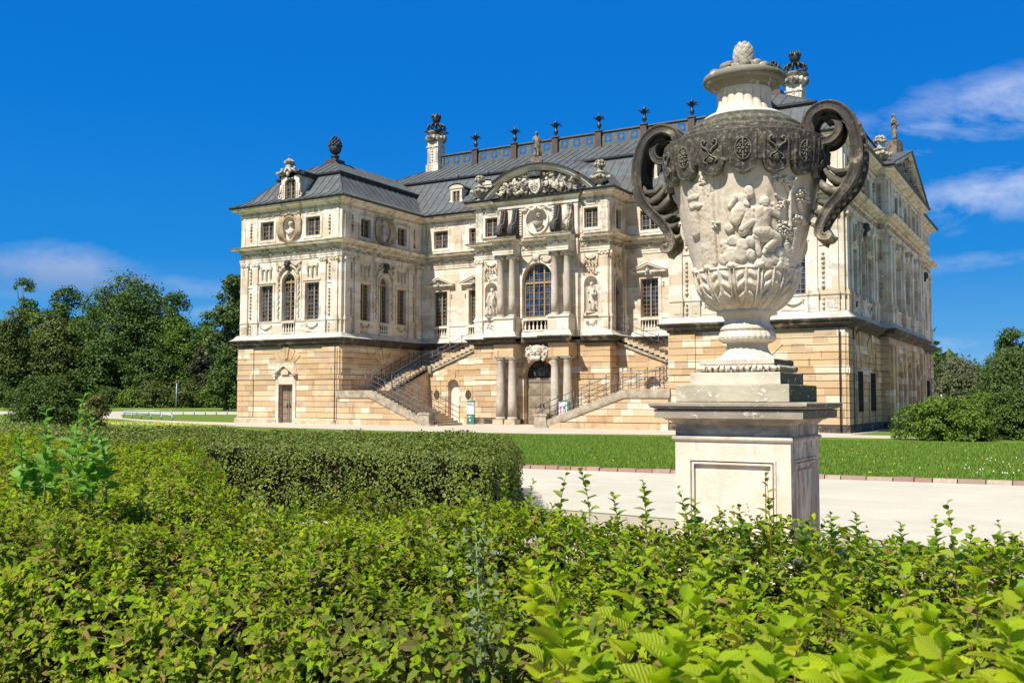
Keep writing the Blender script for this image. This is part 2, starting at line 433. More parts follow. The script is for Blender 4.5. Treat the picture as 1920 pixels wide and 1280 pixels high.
def rustic(F, s0, s1, parent, ops=(), o=0., th=.07, z0=.42, z1=5.66, name='rusticated_wall', mat='sand', mm=(0,0), band=True):
    """courses of ashlar standing proud of the joints"""
    m = MB(); k = 0; z = z0
    edges = []
    zz = [.42]+[.42+.392*i for i in range(1,8)]      # up to the band
    zc = [(a, a+.392) for a in zz[:-1]]
    zb0, zb1 = 3.165, 3.50
    zc.append((zb0,zb1)); q = zb1
    while q+.35 < z1+.02: zc.append((q, min(q+.4, z1))); q += .4
    for (a,b) in zc:
        if b > z1+.01 or a < z0-.01: continue
        isb = abs(a-zb0) < .01 and band; oo = o+th+(.055 if isb else 0)
        spans = [(s0,s1)]; zm = (a+b)/2
        for c,y0,y1,h,ar in ops:
            if y0 < zm < y1+(h if ar else 0):
                hh = h if (not ar or zm <= y1) else math.sqrt(max(0,h*h-(zm-y1)**2))
                ns = []
                for u,v in spans:
                    if c+hh <= u or c-hh >= v: ns.append((u,v)); continue
                    if c-hh > u: ns.append((u,c-hh))
                    if c+hh < v: ns.append((c+hh,v))
                spans = ns
        for u,v in spans:
            if v-u < .03: continue
            ms = mm[0]*(oo if u == s0 else 0); me = mm[1]*(oo if v == s1 else 0)
            g = .022
            P = [(o-.02,a+g*.6),(oo-.018,a+g*.6),(oo,a+g*1.4),(oo,b-g*1.4),(oo-.018,b-g*.6),(o-.02,b-g*.6)]
            n = len(P); su = [u-(mm[0]*p[0] if u==s0 else 0) for p in P]; sv = [v+(mm[1]*p[0] if v==s1 else 0) for p in P]
            vs = [F.P(su[i],P[i][1],P[i][0]) for i in range(n)]+[F.P(sv[i],P[i][1],P[i][0]) for i in range(n)]
            m.add(vs, [list(range(n)), list(range(2*n-1,n-1,-1))]+[(i,(i+1)%n,(i+1)%n+n,i+n) for i in range(n)])
    return m.build(name, M[mat], parent)

def triangle_head(F, c, z, hw, parent, rise=.68):
    m = MB(); p = .34
    m.fbox(F, c-hw, c+hw, z, z+.11, 0, p)
    m.fbox(F, c-hw+.1, c+hw-.1, z-.1, z, 0, p-.14)
    for sg in (-1,1):
        m.fprism(F, [(c+sg*hw,z+.11),(c+sg*(hw-.2),z+.11),(c,z+rise-.13),(c,z+rise)], 0, p+.004)
        m.fprism(F, [(c+sg*(hw+.05),z+.11),(c+sg*(hw+.05),z+.17),(c,z+rise+.11),(c,z+rise+.002)], 0, p+.05)
    m.fprism(F, [(c-hw+.2,z+.11),(c+hw-.2,z+.11),(c,z+rise-.1)], 0, .1)
    o = m.build('window_pediment', M['paleflat'], parent)
    k = MB(); r = random.Random(int(c*100))
    lumps(k, F, c-.33, c+.33, z-.18, z+.38, .22, 16, .1, r)
    k.ball(F.P(c, z+.12, .24), (.2,.2,.24), 8, 6)
    k.build('cartouche', M['crust'], o); return o

def bust(F, c, z, sc, parent, mat='statue'):
    m = MB()
    m.ball(F.P(c, z+.80*sc, 0), (.15*sc,.16*sc,.19*sc), 10, 8)
    m.ball(F.P(c+.02, z+.90*sc, 0), (.17*sc,.17*sc,.12*sc), 8, 6)
    m.ball(F.P(c, z+.79*sc, .15*sc), (.03*sc,.05*sc,.05*sc), 6, 4)
    m.tube([F.P(c,z+.70*sc,0),F.P(c,z+.45*sc,0)], [.085*sc,.12*sc], 10)
    m.ball(F.P(c, z+.36*sc, 0), (.34*sc,.2*sc,.2*sc) if abs(F.u[0])>.5 else (.2*sc,.34*sc,.2*sc), 12, 8)
    m.ball(F.P(c, z+.2*sc, .02), (.26*sc,.17*sc,.22*sc) if abs(F.u[0])>.5 else (.17*sc,.26*sc,.22*sc), 12, 8)
    m.tube([F.P(c-.3*sc,z+.42*sc,.1*sc),F.P(c,z+.22*sc,.2*sc),F.P(c+.28*sc,z+.3*sc,.14*sc)], [.06*sc,.09*sc,.05*sc], 7)
    m.lathe([(.16*sc,-.06*sc),(.16*sc,.0),(.09*sc,.05*sc),(.11*sc,.12*sc)], F.P(c,z,0), 10)
    return m.build('bust', M[mat], parent)

def oval_bowl(F, c, z, rs, rz, dep, name, parent, mat='niche'):
    m = MB(); n = 20; k = 5; v = []; f = []
    for j in range(k+1):
        t = j/k*PI/2
        for i in range(n):
            a = 2*PI*i/n; v.append(F.P(c+rs*math.cos(t)*math.cos(a), z+rz*math.cos(t)*math.sin(a), -dep*math.sin(t)))
    for j in range(k):
        for i in range(n): f.append((j*n+i, j*n+(i+1)%n, (j+1)*n+(i+1)%n, (j+1)*n+i))
    m.add(v, f, True)
    return m.build(name, M[mat], parent, recalc=False)

def oval_panel(m, F, c, z, hs, hz, rs, rz, o0, o1):
    """rectangular slab with an oval hole"""
    n = 24
    I = [(c+rs*math.cos(2*PI*i/n), z+rz*math.sin(2*PI*i/n)) for i in range(n)]
    O = []
    for i in range(n):
        a = 2*PI*i/n; x,y = math.cos(a), math.sin(a); k = min(hs/abs(x) if abs(x)>1e-6 else 9e9, hz/abs(y) if abs(y)>1e-6 else 9e9)
        O.append((c+x*k, z+y*k))
    for i in range(n):
        j = (i+1)%n; m.fprism(F, [O[i],O[j],I[j],I[i]], o0, o1)

def ring(m, F, c, z, rs, rz, w, o0, o1, n=28, a0=0, a1=2*PI):
    A = [(c+rs*math.cos(a0+(a1-a0)*i/n), z+rz*math.sin(a0+(a1-a0)*i/n)) for i in range(n+1)]
    B = [(c+(rs+w)*math.cos(a0+(a1-a0)*i/n), z+(rz+w)*math.sin(a0+(a1-a0)*i/n)) for i in range(n+1)]
    for i in range(n): m.fprism(F, [B[i],B[i+1],A[i+1],A[i]], o0, o1)

def medallion(F, c, z, parent, drape=True, rs=.66, rz=.85, w=.1, mat='ochre', bm='statue'):
    m = MB(); ring(m, F, c, z, rs, rz, w, .01, .16)
    r = random.Random(int(c*77))
    if drape:
        for sg in (-1,1):
            for k in range(7):
                x = c+sg*(.62+.075*k); t = k/6
                pts = [F.P(c+sg*(.35+.1*k)*1.0, z+1.12-.03*k, .1), F.P(x+sg*.04, z+.55, .13), F.P(x+sg*r.uniform(.0,.1), z-.2, .12), F.P(x-sg*(.1+.1*(6-k)*.5), z-1.0+.05*k, .1)]
                m.tube(pts, [.05,.075,.085,.04], 6)
        for k in range(9):
            t = k/8*2-1; m.ball(F.P(c+t*.95, z+1.12-.12*(1-(abs(t)*2-1)**2), .12), (.12,.12,.09), 7, 5)
    else:
        for k in range(17):
            t = k/16*2-1; m.ball(F.P(c+t*1.1, z+.98-.22*abs(math.sin(t*PI*1.5)), .12), .095, 7, 5)
        for sg in (-1,1):
            for k in range(10): m.ball(F.P(c+sg*1.3, z+.8-k*.19, .1), (.12,.12,.1), 7, 5)
    o = m.build('medallion', M[mat], parent)
    oval_bowl(F, c, z, rs, rz, .42, 'oval_niche', o)
    bust(F.off(-.08), c, z-.62, 1.15, o, bm)
    return o

def attic_zone(F, s0, s1, m0, m1, parent):
    m = MB()
    m.sprism(F, [(0,15.42),(.05,15.42),(.07,15.5),(.09,15.52),(.09,15.58),(0,15.58)], s0, s1, m0, m1)
    m.sprism(F, [(0,15.74),(.10,15.74),(.15,15.80),(.30,15.84),(.33,15.9),(.5,15.93),(.52,16.0),(.58,16.08),(0,16.08)], s0, s1, m0, m1)
    m.build('top_cornice', M['paledirty'], parent)
    g = MB(); g.sprism(F, [(.3,16.084),(.60,16.084),(.70,16.19),(.70,16.23),(.3,16.23)], s0, s1, m0, m1); g.build('gutter', M['lead'], parent)

def mid_cornice(F, s0, s1, m0, m1, parent, o=0., frieze=True, dent=True, seed=1):
    G = F.off(o) if o else F
    m = MB()
    m.sprism(G, [(0,11.96),(.05,11.96),(.05,12.1),(.08,12.12),(.08,12.26),(.13,12.30),(0,12.30)], s0, s1, m0, m1)
    m.sprism(G, [(0,12.70),(.06,12.70),(.1,12.76),(.1,12.88),(.26,12.9),(.28,12.93),(.52,12.95),(.54,13.04),(.64,13.13),(0,13.2)], s0, s1, m0, m1)
    if dent:
        a = s0+.05
        while a < s1-.05:
            m.fbox(G, a, a+.09, 12.77, 12.875, .1, .19); a += .18
    c = m.build('middle_cornice', M['paledirty'], parent)
    if frieze:
        k = MB(); r = random.Random(seed); n = max(1, round((s1-s0-.3)/1.15)); w = (s1-s0-.2)/n
        for i in range(n):
            x0 = s0+.1+i*w
            k.ball(G.P(x0+w/2,12.5,.04), (.13,.13,.13), 8, 5)
            for t in range(9):
                tt = (t+.5)/9
                if abs(tt-.5) < .08: continue
                k.ball(G.P(x0+w*tt, 12.5+.09*math.sin(tt*4*PI)*(1 if i%2 else -1), .03), (.05+.02*r.random(),)*3, 6, 4)
            k.tube([G.P(x0+w*q/8, 12.5+.1*math.sin(q/8*4*PI)*(1 if i%2 else -1), .015) for q in range(9)], .03, 5)
        k.build('frieze_ornament', M['orn'], parent)
    return c

def low_cornice(F, s0, s1, m0, m1, parent, o=0., top=.16):
    G = F.off(o) if o else F
    m = MB(); m.sprism(G, [(0,5.62),(.09,5.62),(.11,5.72),(.16,5.76),(.3,5.82),(.42,5.84),(.44,5.97),(.56,6.04),(.58,6.12),(0,6.12)], s0, s1, m0, m1)
    m.build('lower_cornice', M['cornlow'], parent)
    a = MB(); a.sprism(G, [(0,6.124),(.56,6.124),(.36,6.22),(top,6.5),(0,6.5)], s0, s1, m0, m1); a.build('sloping_ledge', M['apron'], parent)

def mezz_window(F, c, hw, parent, z0=13.6, z1=15.0):
    window(F, c, z0, z1, hw, nv=4, nh=4, parent=parent, dep=.22)
    m = MB(); surround(m, F, c, z0, z1, hw, w=.2, p=.05, sill=False, lint=.17)
    m.fbox(F, c-hw-.2, c+hw+.2, z0-.17, z0, .002, .05)
    garland(m, F, c, z1+.3, hw*.9, .1, .05, 9, .05, random.Random(int(c*10)))
    m.build('window_surround', M['pale'], parent)

def wing_bay(F, L, hw, parent, first=False, seed=3, pil=True):
    """one end bay: openings, windows, pilasters, ornament. centre of symmetry L/2"""
    c = L/2; wo = 2.24*L/9.85; r = random.Random(seed)
    # main floor windows
    for sg in (-1,1):
        window(F, c+sg*wo, 7.48, 10.2, hw, nv=4, nh=9, parent=parent)
        mezz_window(F, c+sg*wo, hw, parent)
        m = MB(); surround(m, F, c+sg*wo, 7.48, 10.2, hw, w=.17, p=.06, sill=False, lint=.12)
        m.fbox(F, c+sg*wo-hw-.22, c+sg*wo+hw+.22, 10.33, 10.4, .002, .12)
        ws = m.build('window_surround', M['pale'], parent)
        # relief above and garland below
        k = MB(); x = c+sg*wo
        for q in (-1,0,1):
            for t in range(5): k.ball(F.P(x+q*.42, 11.35-t*.15-(.12 if q==0 else 0), .05), (.12-.012*t,)*3, 7, 5)
            k.tube([F.P(x+q*.42+.1,11.45,.03),F.P(x+q*.42-.1,11.1,.05)], [.07,.03], 5)
        garland(k, F, x, 11.5, .5, .14, .05, 11, .055, r)
        k.build('relief_ornament', M['orn'], parent)
        k = MB(); k.fbox(F, x-hw+.0, x+hw-.0, 6.62, 6.66, 0, .03); garland(k, F, x, 7.16, hw*.75, .2, .05, 12, .07, r)
        k.build('garland', M['crust'] if sg<0 and F.n[0]>.5 else M['paledirty'], parent)
    aw = .63 if hw > .6 else .57
    window(F, c, 7.48, 10.36, aw, arch=True, nv=4, nh=8, parent=parent)
    m = MB(); surround(m, F, c, 7.48, 10.36, aw, w=.1, p=.1, sill=False, arch=True)
    for sg in (-1,1): m.fbox(F, c+sg*1.0-.22, c+sg*1.0+.22, 7.5, 11.9, .0, .05)
    m.build('arch_surround', M['pale'], parent)
    for sg in (-1,1):
        k = MB()
        for t in range(22): k.ball(F.P(c+sg*(.98+.05*math.sin(t*1.9)), 7.75+t*.13, .08), (.075*r.uniform(.8,1.2),)*3, 6, 4)
        for t in range(12):
            a = t/11*PI*.42; k.ball(F.P(c+sg*(.98*math.cos(a)), 10.5+1.05*math.sin(a), .1), (.12*r.uniform(.7,1.2),)*3, 7, 5)
        for t in range(8): k.ball(F.P(c+sg*(.35+.11*t), 11.75-.22*math.sin(t/7*PI), .1), (.1,)*3, 7, 5)
        k.tube([F.P(c+sg*1.0,11.8,.06),F.P(c+sg*1.08,11.3,.1),F.P(c+sg*.9,11.1,.1)], [.05,.1,.04], 7)
        k.build('arch_ornament', M['orn'], parent)
    h = MB(); h.ball(F.P(c,11.62,.3), (.2,.2,.25), 10, 8); h.ball(F.P(c,11.76,.24), (.25,.25,.2), 10, 8); h.ball(F.P(c,11.58,.5), (.05,.05,.07), 6, 4)
    h.lathe([(.1,-.3),(.12,0)], F.P(c,11.5,.22), 8); h.fbox(F, c-.16, c+.16, 11.2, 11.5, .1, .3)
    h.build('keystone_head', M['scroll'], parent)
    baluster_row(F, c-aw, c+aw, 6.55, 7.44, -.02, 5, parent, w=.26)
    # end zones
    if pil:
        for sg in (-1,1):
            for q,wd in ((4.36,.56),(3.30,.5)): pilaster(F, c+sg*q*L/9.85, wd, .12, parent)
            x = c+sg*3.83*L/9.85
            for za,zb_,ra in ((7.85,9.6,.105),(10.55,11.45,.1),(6.75,7.15,.09)):
                k = MB(); husk(k, F, x, za, zb_, .04, ra, .26, r); k.tube([F.P(x,za,.015),F.P(x,zb_+.1,.015)],.03,5); k.build('husk_garland', M['orn'], parent)
            k = MB(); k.fbox(F, x-.22, x+.22, 10.1, 10.18, 0, .06); k.build('panel_moulding', M['pale'], parent)
            k = MB(); x = c+sg*3.83*L/9.85; husk(k, F, x, 13.55, 14.9, .07, .12, .25, r); k.build('husk_garland', M['crust'], parent)
    # attic strips
    m = MB()
    for sg in (-1,1):
        x = c+sg*3.83*L/9.85; q = MB(); q.fbox(F, x-.62, x+.62, 13.28, 15.42, 0, .045); x = c+sg*4.55*L/9.85; q.fbox(F, x-.12, x+.12, 13.3, 15.42, 0, .075)
        q.build('attic_strip', M['pale'], parent)
    # string course of the dado
    m.sprism(F, [(0,7.40),(.045,7.40),(.06,7.475),(0,7.475)], .02, L-.02)
    m.build('string_course', M['pale'], parent)
    medallion(F, c, 14.3, parent, True)

def voussoirs(m, F, c, z, r, p, fan=5, key=(.27,.2), top=5.6):
    """stones radiating over an arch"""
    for i in range(-2,3):
        a0 = PI/2+(i-.5)*.34+.02; a1 = PI/2+(i+.5)*.34-.02
        L = (top-z) if i == 0 else (top-z)*(.94 if abs(i)==1 else .78)
        R1 = L/max(.45,math.sin(PI/2+i*.34))*(1 if i==0 else .96)
        pts = [(c+r*math.cos(a0),z+r*math.sin(a0)),(c+R1*math.cos(a0),min(top,z+R1*math.sin(a0))),(c+R1*math.cos(a1),min(top,z+R1*math.sin(a1))),(c+r*math.cos(a1),z+r*math.sin(a1))]
        m.fprism(F, pts, 0, p+(.05 if i==0 else 0))
    ring(m, F, c, z, r-.14, r-.14, .15, 0, p-.02, 14, 0, PI)

PAL = thing('palace', 'pale sandstone baroque palace with dark copper roof and curved pediment', 'palace', (BC, 10., 0))
def build_palace():
    P = PAL; wo = 2.24
    wox = 2.24*D/9.85
    # ---- walls with their openings ------------------------------------------------
    def bay_ops(L, hw, x0=0.):
        c = x0+L/2; w = 2.24*L/9.85; aw = .63 if hw > .6 else .57
        up = [(c-w,7.48,10.2,hw,0),(c+w,7.48,10.2,hw,0),(c,7.48,10.36,aw,1),(c,6.55,7.44,aw,0)]
        at = [(c-w,13.6,15.0,hw,0),(c+w,13.6,15.0,hw,0),(c,13.45,15.15,.66,0)]
        return up, at
    RL = BX0; xr = [1.85, 5.15]
    rops = [(x,7.48,10.2,.66,0) for x in xr]+[(x,6.55,7.4,.66,0) for x in xr]
    rat = [(x,13.6,15.0,.66,0) for x in xr]
    rr = [RX-BX1-x for x in xr]
    for F,L,hw in ((F_LWF,W,.67),(F_LWS,D,.58),(F_RWF,E-RX,.67),(F_RWS,D,.58)):
        u,a = bay_ops(L,hw); wall(F,0,L,6.12,12.9,u,'upper_wall',M['pale'],parent=P)
        a2 = [q for q in a if q[3] != .66]
        wall(F,0,L,12.9,16.1,a,'attic_wall',M['attic'],parent=P)
        m = MB(); oval_panel(m, F, L/2, 14.3, .68, .87, .645, .84, -.1, -.003); m.build('medallion_field', M['niche'], P)
    wall(F_RCL,0,RL,6.12,12.9,rops,'upper_wall',M['pale'],parent=P); wall(F_RCL,0,RL,12.9,16.1,rat,'attic_wall',M['attic'],parent=P)
    f2 = lambda ops: [(RL-c,a,b,h,q) for c,a,b,h,q in ops]
    wall(F_RCR,0,RL,6.12,12.9,f2(rops),'upper_wall',M['pale'],parent=P); wall(F_RCR,0,RL,12.9,16.1,f2(rat),'attic_wall',M['attic'],parent=P)
    wall(F_RWL,0,D,6.12,16.1,[],'upper_wall',M['pale'],parent=P)
    wall(F_BACK,0,E+W,6.12,16.1,[],'upper_wall',M['pale'],parent=P); wall(F_LEFT,0,YB,6.12,16.1,[],'upper_wall',M['pale'],parent=P)
    # dark rooms behind the openings
    m = MB(); m.box(-W+.5,-.5,.5,30,.3,16); m.box(RX+.5,E-.5,.5,30,.3,16); m.box(-W+.5,E-.5,D+.5,30,.3,16); m.box(BX0+.5,BX1-.5,BY+.5,D+1,.3,16)
    m.build('dark_rooms', M['black'], P)
    # ---- basement -----------------------------------------------------------------
    solid = MB()
    def base(F,L,ops,mm,rops_=None,s0=0.):
        wall(F,s0,L,0,5.9,ops,'basement_wall',M['sand'],parent=P,o0=-.5,o1=-.02)
        return rustic(F,s0,L,P,ops,o=0,th=.05,mm=mm)
    dops = [(W/2-.09,0,2.85,.68,0)]
    base(F_LWF,W,dops,(1,1)); base(F_LWS,D,[],(1,-1)); base(F_RCL,BX0,[],(-1,-1)); base(F_RCR,RX-BX1,[],(-1,-1)); base(F_RWL,D,[],(-1,1))
    base(F_RWF,E-RX,[],(1,1))
    gr = [(3.2,1.12,3.25,.72,0),(7.05,1.12,3.25,.8,0)]
    base(F_RWS,D,gr,(1,-1)); base(F_PJF,PX-E,[],(-1,1))
    pa = [(3.8,.5,3.3,1.05,1),(7.7,.5,3.3,1.05,1),(11.6,.5,3.3,1.05,1)]
    base(F_PAV,PY1-PY0,pa,(1,1)); base(F_RWB,YB-PY1,[(6.3,1.12,3.25,.9,0)],(-1,1)); base(F_BACK,E+W,[],(1,1)); base(F_LEFT,YB,[],(1,1))
    base(F_BKL,2.9,[],(-1,1)); base(F_BKS,2.9,[],(1,-1))
    bdo = [(BW/2,0,3.4,1.22,1)]
    base(F_BKF,BW,bdo,(1,1))
    # plinth
    for F,L,a,b in FAC:
        if F is F_BKF:
            m = MB(); m.sprism(F,[(0,0),(.22,0),(.20,.3),(.09,.40),(0,.41)],0,BW/2-1.3,a,0); m.sprism(F,[(0,0),(.22,0),(.20,.3),(.09,.40),(0,.41)],BW/2+1.3,L,0,b); m.build('plinth',M['cornlow'],P); continue
        m = MB(); pr = [(0,0),(.22,0),(.20,.3),(.09,.40),(0,.41)]
        if F is F_LWF:
            m.sprism(F,pr,0,W/2-.95,a,0); m.sprism(F,pr,W/2+.9,L,0,b); m.build('plinth',M['step'],P)
        else:
            m.sprism(F,pr,0,L,a,b); m.build('plinth',M['cornlow'] if F in (F_RWF,F_RWS,F_PAV,F_PJF,F_RWB,F_RCL,F_RCR) else M['step'],P)
    # corner strips of the basement
    for F,L in ((F_LWF,W),(F_LWS,D),(F_RWF,E-RX),(F_RWS,D),(F_RWB,YB-PY1)):
        for s0,s1 in ((.0,1.6),(L-1.6,L)):
            if F is F_LWS and s0 > 1: continue
            rustic(F,s0+.002,s1-.002,P,[],o=.05,th=.09,name='rusticated_pier')
    # downpipes at the corners
    for F,s in ((F_LWF,W-.22),(F_RWF,E-RX-.26),(F_RWS,.3),(F_RCR,.25)):
        m = MB(); m.tube([F.P(s,.1,.34),F.P(s,5.6,.34)],.036,8)
        for z in (1.2,2.6,4.,5.2): m.tube([F.P(s,z,.34),F.P(s,z+.06,.34)],.046,8)
        m.build('downpipe', M['iron'], P)
    # ---- side door in the left wing -----------------------------------------------
    c = W/2-.09; F = F_LWF
    m = MB(); voussoirs(m,F,c,3.72,.98,.1,top=5.6); m.build('arch_stones', M['sand'], P)
    m = MB(); m.fbox(F,c-.96,c-.68,0,3.3,0,.14); m.fbox(F,c+.68,c+.96,0,3.3,0,.14); m.fprism(F,[(c-.96,3.3),(c-.68,2.85),(c+.68,2.85),(c+.96,3.3),(c+.96,3.56),(c-.96,3.56)],0,.144)
    for sg in (-1,1): m.fprism(F,[(c+sg*1.14,3.6),(c+sg*.9,3.6),(c,4.18),(c,4.34)],0,.42); m.fbox(F,c+sg*.95-.17,c+sg*.95+.17,3.5,3.6,0,.38)
    m.fbox(F,c-.34,c+.34,3.55,4.0,0,.28); m.fprism(F,[(c-.85,3.56),(c+.85,3.56),(c,4.2)],0,.1)
    m.build('door_surround', M['pale'], P)
    door_leaf(F,c,.05,2.85,.68,5,P,-.3)
    m = MB(); m.fbox(F,c-1.2,c+1.2,0,.05,0,.35); m.build('threshold', M['apron'], P)
    # keystone ornament on the left wing's side
    for F_,c_ in ((F_LWS,D/2),):
        m = MB(); voussoirs(m,F_,c_,3.9,.8,.09,top=5.6); m.build('arch_stones', M['sand'], P)
    for c_ in ((E-RX)/2,):
        m = MB(); voussoirs(m,F_RWF,c_,3.3,1.0,.09,top=5.6); m.build('arch_stones', M['sand'], P)
    # iron grilles on the right wing's flank
    for F_,ops in ((F_RWS,gr),(F_RWB,[(6.3,1.12,3.25,.9,0)])):
        for (c_,a,b,h,_) in ops:
            m = MB(); r = random.Random(int(c_*7))
            m.fbox(F_,c_-h,c_+h,a,b,-.3,-.25)
            for k in range(8): x=c_-h+2*h*k/7; m.fbox(F_,x-.02,x+.02,a,b+.1,.10,.14)
            for k in range(9): z=a+(b-a)*k/8; m.fbox(F_,c_-h,c_+h,z-.02,z+.02,.08,.12)
            for k in range(7):
                for q in range(8): ring(m,F_,c_-h+2*h*(k+.5)/7,a+(b-a)*(q+.5)/8,.07,.09,.035,.05,.1,6)
            m.build('window_grille', M['iron'], P)
            m = MB(); ring(m,F_,c_,3.55,h*.92,h*.92,.12,0,.1,14,0,PI); m.fbox(F_,c_-h-.25,c_-h,.42,3.5,0,.13); m.fbox(F_,c_+h,c_+h+.25,.42,3.5,0,.13)
            voussoirs(m,F_,c_,3.6,h+.1,.1,top=5.6); m.build('arch_stones', M['sand'], P)
    # ---- cornices round the whole house -------------------------------------------
    for i,(F,L,a,b) in enumerate(FAC):
        if F is F_BKF: continue
        low_cornice(F,0,L,a,b,P)
        vis = F not in (F_BACK,F_LEFT,F_RWL,F_BKL)
        mid_cornice(F,0,L,a,b,P,frieze=vis,dent=vis,seed=i)
        attic_zone(F,0,L,a,b,P)
    # ---- wing bays -----------------------------------------------------------------
    wing_bay(F_LWF,W,.67,P,seed=3); wing_bay(F_LWS,D,.58,P,seed=4); wing_bay(F_RWF,E-RX,.67,P,seed=5); wing_bay(F_RWS,D,.58,P,seed=6)
    # ---- recessed walls ------------------------------------------------------------
    for F,xs,blk in ((F_RCL,xr,0),(F_RCR,rr,1)):
        for x in xs:
            window(F,x,7.48,10.2,.66,nv=4,nh=9,parent=P)
            m = MB(); surround(m,F,x,6.5,10.2,.66,w=.24,p=.08,sill=False,lint=.3)
            for sg in (-1,1):
                m.ball(F.P(x+sg*1.02,9.9,.06),.08,6,4); m.ball(F.P(x+sg*1.02,9.72,.06),.07,6,4)
            m.build('window_surround', M['pale'], P)
            triangle_head(F,x-.03,10.60,1.33,P)
            baluster_row(F,x-.66,x+.66,6.55,7.42,-.02,6,P,w=.24)
            mezz_window(F,x,.66,P)
        m = MB(); m.sprism(F,[(0,7.40),(.045,7.40),(.06,7.475),(0,7.475)],.02,BX0-.02)
        m.sprism(F,[(0,6.7),(.02,6.7),(.02,6.76),(0,6.76)],.02,BX0-.02); m.build('string_course', M['pale'], P)
    # ---- pavilion on the right flank ------------------------------------------------
    LP = PY1-PY0
    po = [(c,7.48,10.3,1.05,1) for c in (3.8,7.7,11.6)]
    wall(F_PJF,0,PX-E,6.12,16.1,[],'upper_wall',M['pale'],parent=P); wall(F_PJB,0,PX-E,6.12,16.1,[],'upper_wall',M['pale'],parent=P)
    wall(F_PAV,0,LP,6.12,12.9,po,'upper_wall',M['pale'],parent=P)
    wall(F_PAV,0,LP,12.9,16.1,[(3.8,13.6,15.,.6,0),(7.7,13.6,15.,.6,0),(11.6,13.6,15.,.6,0)],'attic_wall',M['attic'],parent=P)
    wall(F_RWB,0,YB-PY1,6.12,16.1,[(4.9,7.48,10.36,.57,1),(2.7,7.48,10.2,.58,0),(7.1,7.48,10.2,.58,0)],'upper_wall',M['pale'],parent=P)
    window(F_RWB,4.9,7.48,10.36,.57,arch=True,parent=P); window(F_RWB,2.7,7.48,10.2,.58,parent=P); window(F_RWB,7.1,7.48,10.2,.58,parent=P)
    for c in (3.8,7.7,11.6):
        window(F_PAV,c,7.48,10.3,1.05,arch=True,mull=(-.35,.35),nv=6,nh=8,parent=P,dep=.42)
        m = MB(); surround(m,F_PAV,c,7.48,10.3,1.05,w=.16,p=.1,sill=False,arch=True); m.fbox(F_PAV,c-1.3,c-1.02,10.2,10.36,0,.16); m.fbox(F_PAV,c+1.02,c+1.3,10.2,10.36,0,.16)
        m.ball(F_PAV.P(c,11.5,.15),(.15,.15,.3),8,6); m.build('arch_surround', M['pale'], P)
        baluster_row(F_PAV,c-1.05,c+1.05,6.55,7.44,-.0,7,P,w=.26)
        k = MB(); r = random.Random(int(c)); lumps(k,F_PAV,c-1.3,c+1.3,11.1,11.9,.04,30,.1,r,lambda a,z:(a-c)**2+(z-10.3)**2>1.35**2); k.build('spandrel_relief', M['orn'],P)
        mezz_window(F_PAV,c,.6,P)
        m = MB(); ring(m,F_PAV,c,3.3,1.05,1.05,.2,0,.12,16,0,PI); m.fbox(F_PAV,c-1.2,c+1.2,3.17,3.3,-.3,-.1); m.build('arch_stones',M['sand'],P)
        m = MB(); m.fbox(F_PAV,c-1.05,c+1.05,.4,4.4,-.48,-.44); m.build('blind_arch_wall', M['step'], P)
    for c in (.55,1.75,5.75,9.65,13.65,14.85): pilaster(F_PAV,c,.62,.2,P)
    for c in (.55,1.75,5.75,9.65,13.65,14.85):
        m = MB(); m.fbox(F_PAV,c-.35,c+.35,13.25,15.42,0,.14); m.build('attic_strip', M['pale'], P)
        m = MB(); m.fbox(F_PAV,c-.35,c+.35,.42,5.1,.05,.22); m.build('rusticated_pier', M['sand'], P)
    for F_ in (F_PJF,): 
        k = MB(); husk(k,F_,.3,7.9,9.6,.03,.11,.27); husk(k,F_,.3,10.5,11.5,.03,.11,.27); husk(k,F_,.3,13.5,15,.03,.11,.27); k.build('husk_garland', M['orn'],P)
    for s_,F_ in ((9.5,F_RWB),(.4,F_RWB)): pilaster(F_,s_,.5,.12,P)
    for F_,s_ in ((F_RWB,4.9),):
        h = MB(); h.ball(F_.P(s_,11.62,.3),(.2,.2,.25),10,8); h.ball(F_.P(s_,11.76,.24),(.25,.25,.2),10,8); h.fbox(F_,s_-.16,s_+.16,11.2,11.5,.0,.3); h.build('keystone_head',M['scroll'],P)
    for sp in (1.3,7.7,14.1): 
        pass
    # gable of the pavilion
    m = MB(); c = LP/2; hw = LP/2+.55; z0 = 16.24
    for sg in (-1,1):
        m.fprism(F_PAV,[(c+sg*hw,z0),(c+sg*(hw-.7),z0),(c,z0+2.3),(c,z0+2.52)],-.3,.5)
    m.build('gable_cornice', M['pale'], P)
    m = MB()
    for sg in (-1,1):
        m.fprism(F_PAV,[(c+sg*(hw+.1),z0+.003),(c+sg*(hw+.1),z0+.08),(c,z0+2.64),(c,z0+2.525)],-7.,.62)
    m.build('gable_roof', M['copper'], P)
    m = MB(); m.fprism(F_PAV,[(c-hw+.5,z0),(c+hw-.5,z0),(c,z0+2.3)],-.2,.05); 
    r = random.Random(5)
    lumps(m,F_PAV,c-hw+1,c+hw-1,z0+.1,z0+2.1,.18,130,.2,r,lambda a,z: z-z0 < 2.2*(1-abs(a-c)/(hw-.6)))
    m.build('gable_relief', M['crust'], P)
    # ---- central block ---------------------------------------------------------------
    F = F_BKF; C0 = BW/2
    SEC = .35   # the middle stands forward
    G = F.off(SEC)
    ops_l = [(C0,7.5,10.2,1.2,1),(C0,6.55,7.42,1.15,0)]
    nl = 4.0; nr = BW-4.0+.0
    nz = [(1.37,7.72,9.72,.52,1),(BW-1.37,7.72,9.72,.52,1)]
    wall(F,0,BW,6.12,12.9,nz+[(C0,6.55,10.2,1.2,1)],'upper_wall',M['pale'],parent=P)
